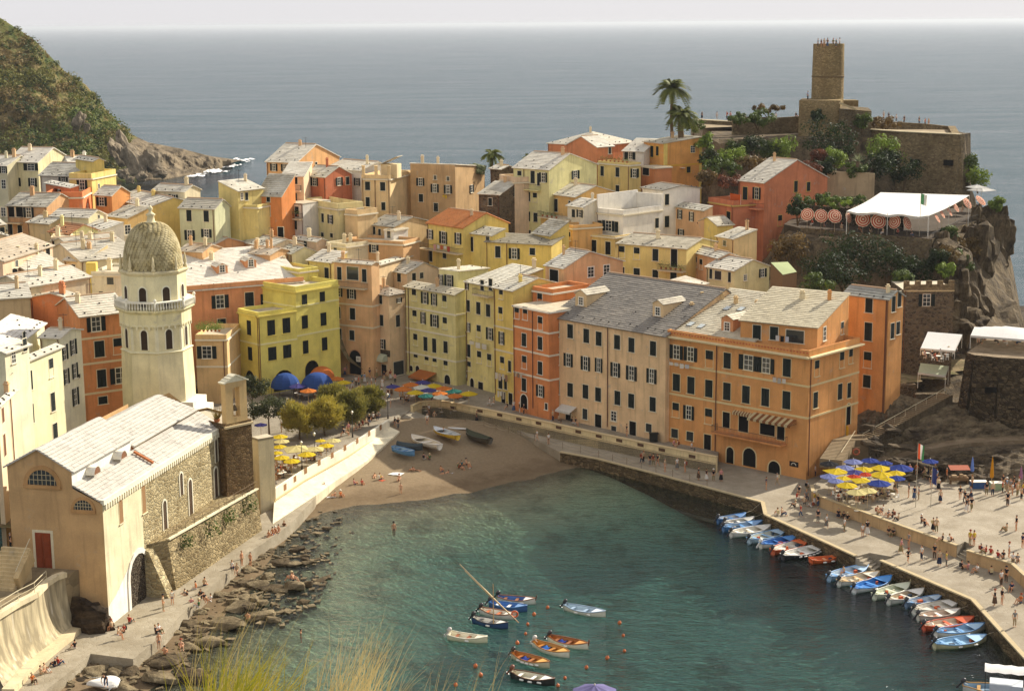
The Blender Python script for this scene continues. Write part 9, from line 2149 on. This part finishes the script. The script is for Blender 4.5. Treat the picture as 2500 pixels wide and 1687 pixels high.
for t in '725,622,s 592,702,s 545,718,s 686,742,s 650,702,g 700,675,g 735,655,g 762,652,g 776,768,g 826,764,g 945,658,g 1012,658,g 1120,588,l 1170,612,g 1335,622,g 1445,528,l 1480,532,l 1700,545,g 1735,560,l 1850,514,g 1882,494,g 1920,484,g 1942,518,g 1870,522,g 1550,434,g 1600,436,g 1350,742,s'.split():
 a=t.split(',');px=S('h',(float(a[0]),float(a[1])));P=on_z(px,.9);P=on_z(px,beach_z(P.x,P.y));person(None,0,{'s':'stand','g':'sit','l':'lie'}[a[2]],'on the sand','sunbathers on the beach',P=P,bare=random.random()<.6,kind='shorts')
person(S('h',(1290,1100)),-.75,'stand','wading waist deep','bathers in the water',bare=True,bot='navy',kind='shorts',face=0.3)
P=on_z(S('i',(520,945)),0);person(None,0,'stand','swimming alone','bathers in the water',bare=True,bot='black',kind='shorts',P=Vector((P.x,P.y,-1.38)))
people('h','205,1135,b 238,1118,b 262,1106,b 290,1096,b',1.05,'on the quay edge','people on the left quay',bare=True,kind='shorts',face=2.6-3.14)
people('h','337,1092,s',.3,'beside the left quay','people on the left quay')
people('d','1400,884,sB 1477,828,sG',1.5,'in front of the church arch','people on the left quay')
people('d','1110,988,gR 1062,1064,gR 1012,1124,bB 960,1060,bB 640,1204,gK 500,1344,gR 472,1356,gK 385,1404,gB 352,1428,gB 280,1494,gO 1362,1064,gW 1335,1075,gK 100,1480,lR',1.5,'on the left quay paving','people on the left quay')
people('d','1752,694,bB 1682,724,bO 1602,774,gK 1640,834,gP 1702,854,gV 1802,804,gW 1985,545,bW 2032,565,bB 1720,770,gK 1750,790,gK 1580,760,gG',1.1,'on the quay rocks','people on the shore rocks')
people('d','2072,494,s 2146,498,s 1552,1204,g 1362,1212,s 1412,1262,g 2122,962,g',.7,'on the shore rocks','people on the shore rocks',bare=True,kind='shorts')
people('d','908,1532,nK',1.6,'over the towel rock','people on the shore rocks')
people('h','395,1482,g 415,1488,g',1.0,'on the shallows boulder','people on the shore rocks',bare=True,kind='shorts')
people('d','92,350,sK',9.2,'on the church stairs','people by the church')
for x,Y in((1080,349),(1100,349.5),(1118,348.8),(1138,349),(1172,349.5),(1190,348.7),(1212,349.2)):
 P=on_y(S('n',(x,118)),Y);P.z=ztop-1.0+.3;person(None,0,random.choice(['stand','arms']),'on the castle tower','people on the castle tower',P=P)
people('n','380,572,sK 470,573,sW 530,574,sR 552,576,sP 640,582,sW 826,582,sP 946,574,sK 956,602,sK 990,604,sN 1476,566,sW 1506,576,sK 1552,588,sW 1600,598,sK 1690,606,sK 1726,616,sR 1748,614,sB 1330,622,sP',39.3,'on the castle terrace','people on the castle terrace')
P=on_y(S('n',(1018,455)),346);person(None,0,'stand','on the roof of the castle keep','people on the castle terrace',P=Vector((P.x,P.y,k0.z)))
people('q','1210,330,bR 1280,330,bK 1350,320,bW 1420,310,bB 1480,300,bW 1300,345,bR',14.3,'under the white tent','diners under the tents')
people('q','1670,190,bW 1720,200,bK 1800,205,bB 1880,215,bK 1950,205,bW 2010,215,bB',16.2,'under the long marquee','diners under the tents')
people('o','860,490,bR 950,500,bK 1060,520,bB 1180,530,bR 1260,540,bK 1350,550,bB 1450,555,bR 1540,565,bK 1900,390,bB 2000,380,bK',26.0,'at the cliff restaurant','diners at the cliff restaurant')
bo=[o for o in COL.objects if o.get('label')=='pale blue boat carrying a seated boatman'][0]
person(None,0,'bench','in the pale blue boat','boatmen',top='beige',P=Vector((bo.location.x-.6,bo.location.y-.3,.0)))
for i,(x,y,w_,d_,c,lab)in enumerate([(1310,556,1.9,1.4,'d8d6d0','white towel spread alone on the sand'),(1375,618,1.5,.9,'7f9ac9','light blue towel beside a sunbather'),(730,756,1.6,.9,'cfd3d6','pale towel by the end of the walk'),(985,652,1.2,.7,'4f86b5','blue towel between two sunbathers'),(1170,612,1.3,.8,'b5583c','rust red towel in the sun'),(1780,548,.9,.6,'b5bfc9','small grey blue towel near the dark bag')]):
 px=S('h',(x,y));P=on_z(px,.9);P=on_z(px,beach_z(P.x,P.y)+.06);m=MB();G=5
 for j in range(G+1):
  for k in range(G+1):m.v.append(((k/G-.5)*w_,(j/G-.5)*d_,.03*math.sin(k*2.3+j*1.7)))
 for j in range(G):
  for k in range(G):a=j*(G+1)+k;m.f.append((a,a+1,a+G+2,a+G+1))
 o=obj('beach_towel',m.mesh('beach_towel',smooth=True),cloth(c,trans=0),None,P,random.uniform(-.5,.5));tag(o,lab,'towel','towels on the sand')
 # ================================================================ last: things that share a label are told apart by their place
ORD='leftmost second third fourth fifth sixth seventh eighth ninth tenth eleventh twelfth thirteenth fourteenth fifteenth sixteenth seventeenth eighteenth nineteenth twentieth'.split()
bpy.context.view_layer.update()
same={}
for o in COL.objects:
 if o.parent is None and o.get('label')and o.get('category'):same.setdefault(o['label'],[]).append(o)
for lab,os_ in same.items():
 if len(os_)<2:continue
 os_.sort(key=lambda o:proj(o.matrix_world.translation)[0]);n=len(os_)
 for i,o in enumerate(os_):o['label']=lab+', '+('leftmost' if i==0 else 'rightmost' if i==n-1 else ORD[i]+' from left' if i<20 and i<=n//2 else('second' if n-i==2 else ORD[n-i-1]if n-i<20 else 'further')+' from right')
 # ================================================================ the hazy air over the sea
hb_=MB().b2(-52000,52000,-350,72000,-12,70);hm=bpy.data.materials.new('haze_air');hm.use_nodes=True;hn=hm.node_tree
hn.nodes.remove(hn.nodes['Principled BSDF']);pv=hn.nodes.new('ShaderNodeVolumePrincipled');pv.inputs['Color'].default_value=(.72,.77,.82,1);pv.inputs['Density'].default_value=5e-5;pv.inputs['Anisotropy'].default_value=.2
hn.links.new(pv.outputs[0],hn.nodes['Material Output'].inputs['Volume'])
ho=obj('haze',hb_.mesh('haze'),hm);tag(ho,'thin pale haze over the open sea',None,None,'stuff')
